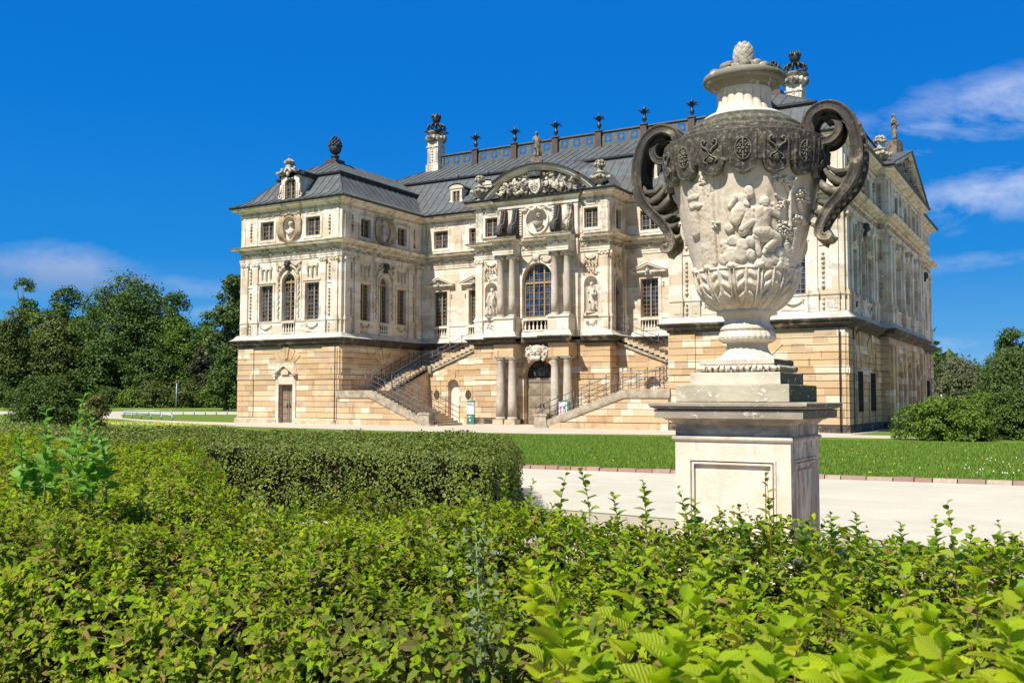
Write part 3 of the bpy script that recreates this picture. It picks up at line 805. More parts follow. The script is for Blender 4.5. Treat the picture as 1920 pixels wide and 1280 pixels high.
    wall(F,0,BW,12.9,16.1,[(1.36,13.6,15.0,.54,0),(BW-1.36,13.6,15.0,.54,0),(C0,13.3,15.4,1.0,0)],'attic_wall',M['attic'],parent=P)
    wall(F,C0-3.15,C0+3.15,6.12,12.9,ops_l,'middle_wall',M['pale'],parent=P,o0=.003,o1=SEC)
    wall(F,C0-3.15,C0+3.15,13.2,16.1,[(C0,13.5,15.3,.95,0)],'middle_attic_wall',M['pale'],parent=P,o0=.003,o1=SEC)
    for c in (1.36,BW-1.36): mezz_window(F,c,.52,P)
    for sg in (0,1):
        c = 1.37 if sg == 0 else BW-1.37
        # statue niche: half cylinder and quarter sphere
        m = MB(); n = 14; v = []; f = []; zs = [7.72,8.4,9.1,9.72]; ra = .52
        for z in zs:
            for i in range(n+1):
                a = PI*i/n; v.append(F.P(c+ra*math.cos(a), z, -ra*.8*math.sin(a)))
        for j in range(1,7):
            t = j/6*PI/2
            for i in range(n+1):
                a = PI*i/n; v.append(F.P(c+ra*math.cos(a)*math.cos(t), 9.72+ra*math.sin(t), -ra*.8*math.sin(a)*math.cos(t)))
        rows = len(zs)+6
        for j in range(rows-1):
            for i in range(n): f.append((j*(n+1)+i,j*(n+1)+i+1,(j+1)*(n+1)+i+1,(j+1)*(n+1)+i))
        m.add(v,f,True); m.build('statue_niche', M['niche'], P, recalc=False)
        m = MB(); surround(m,F,c,7.72,9.72,.52,w=.07,p=.06,sill=False,arch=True); m.fbox(F,c-.62,c+.62,7.5,7.72,-.3,.14)
        m.build('niche_surround', M['pale'], P)
        k = MB(); r = random.Random(40+sg)
        lumps(k,F,c-.6,c+.6,10.35,10.85,.03,26,.07,r); garland(k,F,c,11.7,.5,.25,.06,12,.07,r)
        for q in (-.5,.5): k.tube([F.P(c+q,11.7,.05),F.P(c+q*.9,11.2,.07),F.P(c+q*1.05,10.95,.05)],[.06,.09,.04],6)
        for q in range(3): k.tube([F.P(c-.4+q*.25,11.5-.1*q,.04),F.P(c-.25+q*.25,11.1-.05*q,.07)],[.05,.06],6)
        k.fbox(F,c-.55,c+.55,10.9,10.94,0,.04)
        k.build('relief_ornament', M['orn'], P)
        k = MB(); lumps(k,F,c-.4,c+.4,6.85,7.2,.03,18,.08,r); k.build('cartouche', M['paledirty'], P)
        cc = .36 if sg == 0 else BW-.36
        pilaster(F,cc,.58,.12,P)
        m = MB(); m.fbox(F,cc-.3,cc+.3,13.25,15.42,0,.09); m.build('attic_strip', M['statue'], P); x2 = C0-2.98 if sg==0 else C0+2.98
        m = MB(); m.fbox(F,x2-.4,x2+.4,13.25,15.42,0,.10); m.build('attic_strip', M['statue'], P)
        m = MB(); m.fbox(F,x2-.22,x2+.22,6.5,11.9,0,.1); m.build('pilaster', M['pale'], P)
    # centre window and its balustrade
    window(G,C0,7.5,10.2,1.2,arch=True,mull=(-.42,.42),nv=6,nh=6,parent=P,dep=.3,trans=10.0,w=.11)
    m = MB(); surround(m,G,C0,7.5,10.2,1.2,w=.2,p=.09,sill=False,arch=True); m.build('arch_surround', M['pale'], P)
    baluster_row(G,C0-1.12,C0+1.12,6.55,7.42,.02,7,P,w=.26)
    k = MB(); r = random.Random(9)
    for sg in (-1,1):
        for t in range(9): k.ball(G.P(C0+sg*(.35+.1*t),11.62-.28*math.sin(t/8*PI)+.05,.09),.1*r.uniform(.8,1.2),7,5)
        for t in range(6): k.ball(G.P(C0+sg*1.3,11.5-.17*t,.08),.085,7,5)
    k.build('relief_ornament', M['orn'], P)
    m = MB(); m.ball(G.P(C0,11.72,.2),(.24,.2,.3),10,8); m.ball(G.P(C0,11.85,.14),(.3,.2,.22),10,8); m.fbox(G,C0-.22,C0+.22,11.35,11.6,.0,.25); m.ball(G.P(C0,11.6,.38),.07,6,4)
    m.build('keystone_head', M['statue'], P)
    # entablature round the block with two projecting pieces over the columns
    CO = 1.45; cs = [2.17-.48, 2.17+.48]
    segs = [(0,C0-3.15,0,1,-1),(C0-3.15,C0-2.95,SEC,1,-1),(C0-2.95,C0-1.38,CO,1,1),(C0-1.38,C0+1.38,SEC,-1,-1),(C0+1.38,C0+2.95,CO,1,1),(C0+2.95,C0+3.15,SEC,-1,1),(C0+3.15,BW,0,-1,1)]
    for i,(a,b,o,ma,mb) in enumerate(segs):
        if b-a < .3: continue
        mid_cornice(F,a,b,ma,mb,P,o=o+.004*i,seed=50+i)
        if o >= 1:
            m = MB(); m.fbox(F,a,b,11.96,13.12,.4,o); m.build('entablature_block', M['pale'], P)
            m = MB(); m.fbox(F,a,b,6.124,6.5,.37,o+.05); m.fbox(F,a-.02,b+.02,6.5,7.42,.37,o-.02); m.fbox(F,a-.08,b+.08,7.42,7.52,.37,o+.06)
            m.build('column_pedestal', M['pale'], P)
            m = MB(); m.fbox(F,a,b,4.72,5.65,.06,o-.08); m.build('basement_entablature', M['sand'], P)
        low_cornice(F,a,b,ma,mb,P,o=(o-.1 if o>=1 else o)+.003*i)
    attic_zone(F,0,C0-3.15,1,-1,P); attic_zone(F,C0+3.15,BW,-1,1,P)
    m = MB(); m.sprism(G,[(0,15.42),(.08,15.42),(.1,15.58),(0,15.58)],C0-3.15,C0+3.15,1,1)
    m.sprism(G,[(0,15.74),(.10,15.74),(.15,15.82),(.3,15.88),(.33,15.95),(0,15.95)],C0-3.15,C0+3.15,1,1); m.build('top_cornice', M['pale'], P)
    m = MB(); m.sprism(G,[(0,15.954),(.38,15.954),(.42,16.06),(0,16.1)],C0-3.15,C0+3.15,1,1); m.build('gutter', M['lead'], P)
    # columns, two storeys
    for sg in (-1,1):
        for q in cs:
            x = C0+sg*q
            m = MB(); b = F.P(x,0,CO-.45)
            m.lathe([(.30,7.62),(.30,7.68),(.27,7.72),(.27,7.74)],b,20)
            m.lathe([(.25,7.74),(.252,8.6),(.245,9.6),(.225,10.8),(.21,11.55),(.235,11.58),(.235,11.62)],b,20)
            col = m.build('column', M['column'], P)
            m = MB(); m.fbox(F,x-.33,x+.33,7.52,7.61,CO-.78,CO-.12); m.build('column_base', M['pale'], col)
            m = MB(); m.lathe([(.22,11.62),(.29,11.72),(.29,11.78)],b,16)
            m.fbox(F,x-.31,x+.31,11.87,11.955,CO-.76,CO-.14)
            for u in (-1,1):
                for o in (CO-.22,CO-.68):
                    v = F.P(x+u*.27,11.76,o); m.tube([(v[0]-.0,v[1]-.06,v[2]),(v[0],v[1]+.06,v[2])],.115,10)
                    m.ball(v,(.12,.1,.12),8,6)
            m.fbox(F,x-.27,x+.27,11.78,11.87,CO-.73,CO-.17)
            m.build('capital', M['statue'], col)
            # pilaster behind
            m = MB(); m.fbox(F,x-.24,x+.24,7.5,11.9,SEC,SEC+.1); m.build('pilaster', M['pale'], P)
            m = MB(); b = F.P(x,0,CO-.5)
            m.lathe([(.37,.36),(.37,.44),(.34,.50),(.31,.53)],b,20); m.lathe([(.31,.53),(.315,1.6),(.30,2.6),(.275,3.8),(.26,4.35),(.285,4.38),(.285,4.43),(.262,4.44)],b,20)
            col = m.build('column', M['column'], P)
            m = MB(); m.lathe([(.262,4.44),(.27,4.5),(.35,4.6),(.35,4.62)],b,16); m.fbox(F,x-.37,x+.37,4.62,4.715,CO-.87,CO-.13); m.build('capital', M['column'], col)
            m = MB(); m.fbox(F,x-.42,x+.42,.0,.36,CO-.92,CO-.08); m.build('column_base', M['step'], col)
            m = MB(); m.fbox(F,x-.3,x+.3,.4,4.7,.05,.2); m.build('rusticated_pier', M['sand'], P)
    # main door
    m = MB(); ring(m,F,C0,3.4,1.22,1.22,.26,.02,.16,18,0,PI); m.fbox(F,C0-1.5,C0-1.22,.3,3.3,.02,.16); m.fbox(F,C0+1.22,C0+1.5,.3,3.3,.02,.16)
    m.fbox(F,C0-1.56,C0-1.2,3.3,3.4,.0,.2); m.fbox(F,C0+1.2,C0+1.56,3.3,3.4,0,.2); m.build('door_surround', M['sand'], P)
    m = MB(); m.fprism(F,[(C0-1.22,3.4)]+[(C0+1.22,3.4)]+arc(C0,3.4,1.22,0,PI,14)[1:-1],-.46,-.42); m.build('dark_transom', M['black'], P)
    m = MB(); r = random.Random(3)
    for k in range(46):
        a = r.uniform(.05,PI-.05); q = r.uniform(.1,1.1); ring(m,F,C0+q*math.cos(a),3.5+q*.92*math.sin(a),.07,.08,.028,-.36,-.33,7,r.uniform(0,3),r.uniform(4,6))
    for k in range(13): a = PI*k/12; m.bar(F.P(C0,3.42,-.35),F.P(C0+1.2*math.cos(a),3.42+1.18*math.sin(a),-.35),.02)
    ring(m,F,C0,3.42,.55,.55,.03,-.37,-.33,14,0,PI); m.build('transom_grille', M['grille'], P)
    d = door_leaf(F,C0,.06,3.3,1.2,3,P,-.38,diamond=True)
    # face mask over the door
    m = MB(); b = F.P(C0+.02,5.05,.5)
    m.ball(b,(.40,.32,.46),14,10); m.ball((b[0],b[1]+.08,b[2]+.26),(.52,.3,.3),12,8)
    m.ball((b[0],b[1]-.32,b[2]-.02),(.08,.12,.13),8,6)
    for sg in (-1,1):
        m.ball((b[0]+sg*.17,b[1]-.25,b[2]+.1),(.12,.07,.05),8,6); m.ball((b[0]+sg*.2,b[1]-.2,b[2]-.1),(.13,.12,.11),8,6)
        for k in range(9):
            a = k/8*2.6-.5; m.ball((b[0]+sg*(.5+.06*math.sin(k*2)),b[1]+.05,b[2]+.45-k*.12),(.14,.14,.12),8,6)
        ring(m,F,C0+sg*.72,5.25,.1,.14,.07,.3,.5,10)
        m.tube([F.P(C0+sg*.6,5.3,.4),F.P(C0+sg*.8,4.95,.42),F.P(C0+sg*.55,4.55,.4)],[.1,.12,.05],7)
    for k in range(9): m.tube([(b[0]-.3+k*.075,b[1]-.2,b[2]-.25),(b[0]-.34+k*.085,b[1]-.22,b[2]-.56-.05*math.sin(k/8*PI))],[.06,.03],6)
    m.build('face_mask', M['statue'], P)
    # black scroll consoles on the entablature
    def console(x, mat):
        pts = []
        for i in range(22):
            a = -PI*.5-2*PI*.8*i/21-.1; pts.append((.62+.40*math.cos(a), 13.72+.43*math.sin(a)))
        prof = [(.1,13.24),(.45,13.24)]+arc(.62,13.72,.44,-PI*.5,PI*.42,9)+[(.50,14.35),(.38,14.75),(.30,15.1),(.30,15.38),(.1,15.4)]
        m = MB(); m.sprism(G,prof,x-.2,x+.2)
        for q in (-.205,.205):
            for rr_,dp in ((.30,.02),(.2,.035),(.1,.05)):
                n = 16
                pts = [G.P(x+q+math.copysign(dp,q)*.5, 13.72+rr_*math.sin(2*PI*i/n), .62+rr_*math.cos(2*PI*i/n)) for i in range(n+1)]
                m.tube(pts,.045,5)
        for k in range(8): m.ball(G.P(x,15.2-k*.12,.33+.03*k),(.09,.07,.08),6,4)
        m.fbox(G,x-.26,x+.26,13.1,13.28,.3,1.05)
        return m.build('scroll_console', mat, P)
    for x in (C0-cs[1],C0-cs[0],C0+cs[0]): console(x,M['scroll'])
    console(C0+cs[1],M['crust'])
    medallion(G,C0,14.4,P,False,rs=.85,rz=.9,w=.09,mat='paleflat',bm='crust')
    m = MB(); oval_panel(m,G,C0,14.4,.97,.92,.83,.88,-.2,-.004); m.build('medallion_field', M['niche'], P)
    # segmental pediment
    z0 = 16.1; hwid = 4.75; rise = 2.2; Rr = (hwid*hwid+rise*rise)/(2*rise); zc = z0+rise-Rr; A0 = math.asin(hwid/Rr)
    def band(r0,r1,o0,o1,name,mat,a_=-1.,b_=1.):
        m = MB(); n = 40
        for i in range(n):
            t0 = a_+(b_-a_)*i/n; t1 = a_+(b_-a_)*(i+1)/n; q0 = A0*t0; q1 = A0*t1
            m.fprism(F,[(C0+r0*math.sin(q0),zc+r0*math.cos(q0)),(C0+r1*math.sin(q0),zc+r1*math.cos(q0)),(C0+r1*math.sin(q1),zc+r1*math.cos(q1)),(C0+r0*math.sin(q1),zc+r0*math.cos(q1))],o0,o1)
        return m.build(name,mat,P)
    k1 = 3.15/hwid
    for a_,b_,o in ((-1,-k1,0.),(-k1,k1,SEC+.15),(k1,1,0.)):
        band(Rr-.40,Rr-.22,-.1,.30+o,'pediment_cornice',M['pale'],a_,b_); band(Rr-.218,Rr-.05,-.1,.48+o,'pediment_cornice',M['pale'],a_,b_)
        band(Rr-.048,Rr+.06,-.1,.62+o,'pediment_capping',M['lead'],a_,b_)
    m = MB(); n = 24; pts = [(C0+(Rr-.35)*math.sin(A0*(i/n*2-1)),zc+(Rr-.35)*math.cos(A0*(i/n*2-1))) for i in range(n+1)]; m.fprism(F,pts,-.2,.12)
    m.fprism(F,[p for p in pts if abs(p[0]-C0)<3.1]+[(C0+3.1,16.1),(C0-3.1,16.1)],.1,SEC+.02)
    # curved roof behind the pediment
    m.build('tympanum', M['pale'], P)
    m = MB(); n = 24; v = []; f = []
    for i in range(n+1):
        q = A0*(i/n*2-1)
        for o in (-.05,-6.5): v.append(F.P(C0+Rr*math.sin(q), zc+Rr*math.cos(q)+.0, o))
    for i in range(n): f.append((2*i,2*i+1,2*i+3,2*i+2))
    m.add(v,f,True); m.build('pediment_roof', M['copper'], P, recalc=False)
    # sculpture of the pediment: shield with crown between trophies
    H = F.off(SEC+.02); r = random.Random(12)
    inarc = lambda a,z:(a-C0)**2+(z-zc)**2<(Rr-.5)**2
    for sg in (-1,1):
        m = MB(); a0,a1 = (C0-3.,C0-.55) if sg < 0 else (C0+.55,C0+3.)
        lumps(m,H,a0,a1,16.15,17.9,.18,75,.17,r,inarc)
        for k in range(14):
            a = C0+sg*r.uniform(.75,2.8); z = 16.3+r.uniform(0,.7); l = r.uniform(.4,.8); d_ = r.uniform(.3,2.8)
            m.tube([H.P(a,z,.2),H.P(a+l*.5*math.cos(d_),z+l*.5*math.sin(d_),.36),H.P(a+l*math.cos(d_),z+l*math.sin(d_)*.9,.25)],[.10,.12,.05],7)
        for k in range(4):
            a = C0+sg*(.95+.6*k); z = 16.85-k*.12; m.ball(H.P(a,z+.33,.42),.12,8,6); m.ball(H.P(a,z,.36),(.17,.14,.3),8,6); m.tube([H.P(a-.1,z+.15,.4),H.P(a-.3*sg,z,.5),H.P(a-.35*sg,z+.3,.45)],[.07,.06,.04],6)
        s1_ = m.build('pediment_sculpture', M['crust'], P)
        if sg < 0: ms = s1_
        m = MB(); lumps(m,F,min(C0+sg*4.,C0+sg*3.2),max(C0+sg*4.,C0+sg*3.2),16.15,17.,.16,18,.15,r,inarc); m.build('corner_relief', M['crust'], P)
    sh = MB(); pts = [(C0-.42,17.35),(C0+.42,17.25),(C0+.5,16.7),(C0+.32,16.35),(C0+.12,16.2),(C0-.15,16.32),(C0-.45,16.8)]
    sh.fprism(H,pts,.2,.5); sh.ball(H.P(C0,16.8,.46),(.36,.12,.45),12,8)
    for k in range(4): a = .4+k*.8; sh.tube([H.P(C0-.3*math.cos(a),16.8-.35*math.sin(a),.585),H.P(C0+.3*math.cos(a),16.8+.35*math.sin(a),.585)],.025,5)
    sh.build('shield', M['statue'], ms)
    cr = MB(); cr.lathe([(.5,0),(.62,.1),(.5,.16),(.6,.34),(.56,.36),(.46,.18),(.45,.0)],H.P(C0-.02,17.38,.42),16,sy=.5)
    for k in range(5): cr.ball(H.P(C0-.5+k*.25,17.78,.5),.07,6,4)
    cr.build('crown', M['scroll'], ms)
    # block side with the door to the stair
    F = F_BKS
    wall(F,0,2.9,6.12,12.9,[(1.45,6.13,9.75,.58,1)],'upper_wall',M['pale'],parent=P)
    wall(F,0,2.9,12.9,16.1,[(1.5,13.6,15.,.45,0)],'attic_wall',M['attic'],parent=P); mezz_window(F,1.5,.45,P)
    m = MB(); surround(m,F,1.45,6.13,9.75,.58,w=.12,p=.1,sill=False,arch=True); m.build('arch_surround',M['pale'],P)
    m = MB(); m.fbox(F,.87,2.03,6.13,9.2,-.42,-.36); m.fbox(F,.87,2.03,9.1,9.3,-.4,-.2); m.fbox(F,.9,1.42,6.3,9.,-.36,-.33); m.fbox(F,1.48,2.,6.3,9.,-.36,-.33); m.build('stair_door', M['darkdoor'], P)
    m = MB(); m.fprism(F,[(.87,9.3),(2.03,9.3)]+[q for q in arc(1.45,9.75,.58,0,PI,12)],-.42,-.38); m.build('pane', M['glass'], P)
    for x in (.32,2.58): pilaster(F,x,.46,.1,P)
    k = MB(); lumps(k,F,.75,2.2,10.7,11.7,.04,30,.09,random.Random(2)); k.build('relief_ornament', M['orn'],P)
    F = F_BKL; wall(F,0,2.9,6.12,16.1,[],'upper_wall',M['pale'],parent=P)

def door_leaf(F,c,z0,z1,hw,rows,parent,o,diamond=False):
    m = MB(); t = .0
    for sg in (-1,1):
        a,b = (c-hw,c-.015) if sg < 0 else (c+.015,c+hw)
        m.fbox(F,a,b,z0,z1,o-.06,o)
        zt = z1-(.35 if diamond else .12); zb = z0+(.25 if diamond else .12); h = (zt-zb)/rows
        for k in range(rows):
            q0 = zb+k*h+.06; q1 = zb+(k+1)*h-.06; x0 = a+.14; x1 = b-.14
            m.fbox(F,x0-.04,x1+.04,q0-.04,q1+.04,o,o+.025); m.fbox(F,x0,x1,q0,q1,o+.025,o+.04)
            if diamond:
                cx,cz = (x0+x1)/2,(q0+q1)/2
                m.add([F.P(x0+.05,q0+.05,o+.042),F.P(x1-.05,q0+.05,o+.042),F.P(x1-.05,q1-.05,o+.042),F.P(x0+.05,q1-.05,o+.042),F.P(cx,cz,o+.12)],[(0,1,4),(1,2,4),(2,3,4),(3,0,4)])
        if diamond: m.fbox(F,a,b,z1-.28,z1,o,o+.03); m.fbox(F,a+.02,b-.02,z1-.30,z1-.26,o,o+.06)
    m.fbox(F,c-.035,c+.035,z0,z1-.3,o+.003,o+.05)
    d = m.build('door', M['door'], parent, recalc=True)
    k = MB()
    for sg in (-1,1):
        k.ball(F.P(c+sg*.13,z0+1.25 if diamond else z0+1.15,o+.09),.05,8,6); k.fbox(F,c+sg*.13-.035,c+sg*.13+.035,z0+1.1,z0+1.4,o+.045,o+.06)
    k.build('handle', M['iron'], d); return d
def hip_roof(x0,x1,y0,y1,prof,name,parent,kx=1.,seam=.72,mat='copper',lip=None):
    """prof: (inset, z) from the eaves; kx squeezes the inset at the short ends"""
    m = MB(); v = []
    for d,z in prof: v += [(x0+d*kx,y0+d,z),(x1-d*kx,y0+d,z),(x1-d*kx,y1-d,z),(x0+d*kx,y1-d,z)]
    f = []
    for i in range(len(prof)-1):
        for k in range(4): f.append((4*i+k,4*i+(k+1)%4,4*i+4+(k+1)%4,4*i+4+k))
    n = len(prof)-1; f.append((4*n,4*n+1,4*n+2,4*n+3))
    m.add(v,f)
    def along(p, q, inward, ki, ks):
        L = (Vector(q)-Vector(p)).length; u = (Vector(q)-Vector(p)).normalized(); n_ = int(L/seam)
        for i in range(1,n_):
            s = L*i/n_; mx = min(s,L-s)/ks       # where the hip cuts the seam (in units of inset)
            pts = []
            for j in range(len(prof)):
                d,z = prof[j]
                if d <= mx: pts.append((d,z))
                else:
                    d0,z0 = prof[j-1]; t = (mx-d0)/(d-d0) if d > d0 else 0
                    pts.append((mx,z0+(z-z0)*t)); break
            for a,b in zip(pts[:-1],pts[1:]):
                if abs(a[0]-b[0])+abs(a[1]-b[1]) < .02: continue
                A = Vector((p[0],p[1],0))+u*s+Vector(inward)*a[0]*ki; B = Vector((p[0],p[1],0))+u*s+Vector(inward)*b[0]*ki
                m.bar((A.x,A.y,a[1]+.015),(B.x,B.y,b[1]+.015),.035,.06)
    along((x0,y0,0),(x1,y0,0),(0,1,0),1,kx); along((x1,y0,0),(x1,y1,0),(-1,0,0),kx,1)
    along((x0,y1,0),(x1,y1,0),(0,-1,0),1,kx); along((x0,y0,0),(x0,y1,0),(1,0,0),kx,1)
    for (cx,cy,sx,sy) in ((x0,y0,1,1),(x1,y0,-1,1),(x0,y1,1,-1),(x1,y1,-1,-1)):
        for a,b in zip(prof[:-1],prof[1:]):
            if abs(a[0]-b[0]) < .06: continue
            m.bar((cx+sx*a[0]*kx,cy+sy*a[0],a[1]+.02),(cx+sx*b[0]*kx,cy+sy*b[0],b[1]+.02),.09,.07)
    o = m.build(name, M[mat], parent, recalc=False)
    if lip:
        d,z0_,z1_ = lip; g = MB(); t = .1
        for (a,b,c_,e_) in ((x0+d*kx-t,x1-d*kx+t,y0+d-t,y0+d+.1),(x0+d*kx-t,x1-d*kx+t,y1-d-.1,y1-d+t)): g.box(a,b,c_,e_,z0_,z1_)
        for (a,b) in ((x0+d*kx-t,x0+d*kx+.1),(x1-d*kx-.1,x1-d*kx+t)): g.box(a,b,y0+d+.1,y1-d-.1,z0_,z1_)
        g.build('lip_shadow_band', M['lead'], parent)  # dark band standing in for the shadow gap under the upper roof
    return o

def pinecone(m, c, r, h):
    m.lathe([(.42,0),(.42,.12),(.3,.16),(.28,.42),(.36,.46),(.36,.52),(.16,.56),(.14,.64),(r*.6,.72),(r*.95,.95),(r,1.15),(r*.93,1.28),(r*.88,1.3)],c,18)
    z = 1.34; k = 0
    while z < h:
        t = (z-1.3)/(h-1.3); q = r*math.cos(t*PI*.46)**.8; n = max(4,int(q*22))
        for i in range(n):
            a = 2*PI*(i+.5*(k%2))/n; s_ = .12*(1-.4*t)
            m.ball((c[0]+q*math.cos(a)*.93,c[1]+q*math.sin(a)*.93,c[2]+z),(s_,s_,s_*1.1),6,4)
        z += .12; k += 1
    m.ball((c[0],c[1],c[2]+h),(.04,.04,.12),6,4)

def flower_finial(m, c):
    m.lathe([(.05,0),(.07,.04),(.05,.16),(.16,.28),(.2,.42),(.16,.56),(.1,.62),(.13,.8),(.17,.95),(.1,1.0),(.13,1.05),(.17,1.14),(.1,1.3),(.04,1.38),(.03,1.44),(.0,1.5)],c,12)
    for k in range(8):
        a = PI/4*k+.2; ca,sa = math.cos(a),math.sin(a); L = .58 if k%2 else .42; hh = .93 if k%2 else 1.02
        for w0,w1,d0,d1,z0,z1 in ((.06,.14,.1,.3,hh-.1,hh+.02),(.14,.05,.3,L,hh+.02,hh+.05)):
            p = [(c[0]+ca*d-sa*w*s_,c[1]+sa*d+ca*w*s_,c[2]+z+zz) for zz in (0,.03) for d,w,z in ((d0,w0,z0),(d1,w1,z1)) for s_ in (-1,1)]
            m.add(p,[(0,1,3,2),(4,6,7,5),(0,2,6,4),(1,5,7,3),(0,4,5,1),(2,3,7,6)])

def dormer(F, c, parent, big=False):
    if big:
        z0,z1,hw,dep = 16.45,17.75,.53,3.4; m = MB(); wm = .34; zt = 18.22
        m.fbox(F,c-hw-wm,c-hw,z0-.1,zt,-.3,.0); m.fbox(F,c+hw,c+hw+wm,z0-.1,zt,-.3,0)
        m.fbox(F,c-hw,c+hw,z0-.15,z0,-.3,0); A = arc(c,17.75,hw,0,PI,12,rz=.3)
        m.fprism(F,[(c+hw,zt)]+A[:7],-.3,0); m.fprism(F,[(c-hw,zt)]+A[6:][::-1],-.3,0)
        m.fbox(F,c-hw-wm,c+hw+wm,z0,zt,-dep,-.35)
        d = m.build('dormer', M['pale'], parent)
        window(F,c,z0,18.04,hw,nv=4,nh=5,parent=d,dep=.2,arch=False); 
        g = MB(); n = 24
        for o0,o1,r0,r1 in ((-.25,.22,0,.13),(-.25,.34,.133,.26)):
            for i in range(n):
                t0 = i/n*2-1; t1 = (i+1)/n*2-1
                hgt = lambda t: 18.22+.36*(math.cos(t*PI)*.5+.5)+(.06 if abs(t)>.75 else 0)
                x0_,x1_ = c+t0*1.12,c+t1*1.12
                g.fprism(F,[(x0_,hgt(t0)+r0),(x1_,hgt(t1)+r0),(x1_,hgt(t1)+r1),(x0_,hgt(t0)+r1)],o0,o1)
        g.build('dormer_cornice', M['crust'], d)
        g = MB(); n = 16; v = []; f = []
        for i in range(n+1):
            t = i/n*2-1; z = 18.51+.36*(math.cos(t*PI)*.5+.5)
            v += [F.P(c+t*1.1,z,.2),F.P(c+t*1.1,z,-dep)]
        for i in range(n): f.append((2*i,2*i+1,2*i+3,2*i+2))
        g.add(v,f); 
        for sg in (-1,1): g.fbox(F,c+sg*1.02-.08,c+sg*1.02+.08,18.17,18.51,-dep,.0)
        g.build('dormer_roof', M['lead'], d, recalc=False)
        g = MB()
        for k in range(7): g.ball(F.P(c-.28+.09*k,18.5+.25*math.sin(k/6*PI),.3),.11,7,5)
        g.ball(F.P(c,18.32,.28),(.13,.12,.2),8,6); g.ball(F.P(c,18.88,.2),(.25,.2,.18),10,6)
        g.build('dormer_ornament', M['statue'], d)
        for sg in (-1,1):
            g = MB(); ring(g,F,c+sg*.98,16.75,.08,.1,.09,-.1,.06,10); g.tube([F.P(c+sg*.9,17.6,.0),F.P(c+sg*.92,17.1,.02),F.P(c+sg*1.02,16.85,.0)],[.07,.09,.08],6)
            g.ball(F.P(c+sg*.62,18.7,.25),.1,7,5)
            for k in range(6): g.ball(F.P(c+sg*(hw+.16),16.7+k*.18,.02),(.06,.04,.06),6,4)
            g.build('side_scroll', M['statue'], d)
        g = MB(); g.lathe([(.27,0),(.38,.1),(.42,.24),(.36,.3),(.2,.42),(.1,.5),(.04,.52),(.03,.58),(.07,.66),(.05,.74),(0,.8)],F.P(c,19.0,.1),8,False); g.build('dormer_crown', M['crust'], d)
        return d
    z0,z1,hw = 17.35,18.3,.34; m = MB()
    m.fbox(F,c-hw-.2,c-hw,z0,z1+.2,-.15,0); m.fbox(F,c+hw,c+hw+.2,z0,z1+.2,-.15,0); m.fbox(F,c-hw,c+hw,z1,z1+.2,-.15,0); m.fbox(F,c-hw-.3,c+hw+.3,z0-.12,z0,-.15,.04)
    m.fbox(F,c-hw-.2,c+hw+.2,z0-.1,z1+.2,-2.2,-.2)
    A = arc(c,z1+.2,hw+.34,PI*.12,PI*.88,10,rz=.3)
    m.fprism(F,[(c-hw-.34,z1+.2)]+A[::-1]+[(c+hw+.34,z1+.2)],-.2,.06)
    for sg in (-1,1): m.ball(F.P(c+sg*(hw+.22),z0+.1,.0),.1,6,4)
    d = m.build('dormer', M['pale'], parent)
    window(F,c,z0,z1,hw,nv=3,nh=3,parent=d,dep=.1)
    g = MB(); n = 12; v = []; f = []
    for i in range(n+1):
        a = PI*.05+PI*.9*i/n; v += [F.P(c+(hw+.42)*math.cos(a),z1+.18+.42*math.sin(a),.1),F.P(c+(hw+.42)*math.cos(a),z1+.18+.42*math.sin(a),-2.2)]
    for i in range(n): f.append((2*i,2*i+1,2*i+3,2*i+2))
    g.add(v,f,True)
    g.lathe([(.16,0),(.1,.1),(.03,.2),(.025,.45)],F.P(c,z1+.52,-.1),8); g.ball(F.P(c,z1+1.15,-.1),(.2,.2,.24),12,8)
    g.build('dormer_roof', M['copper'], d, recalc=False); return d

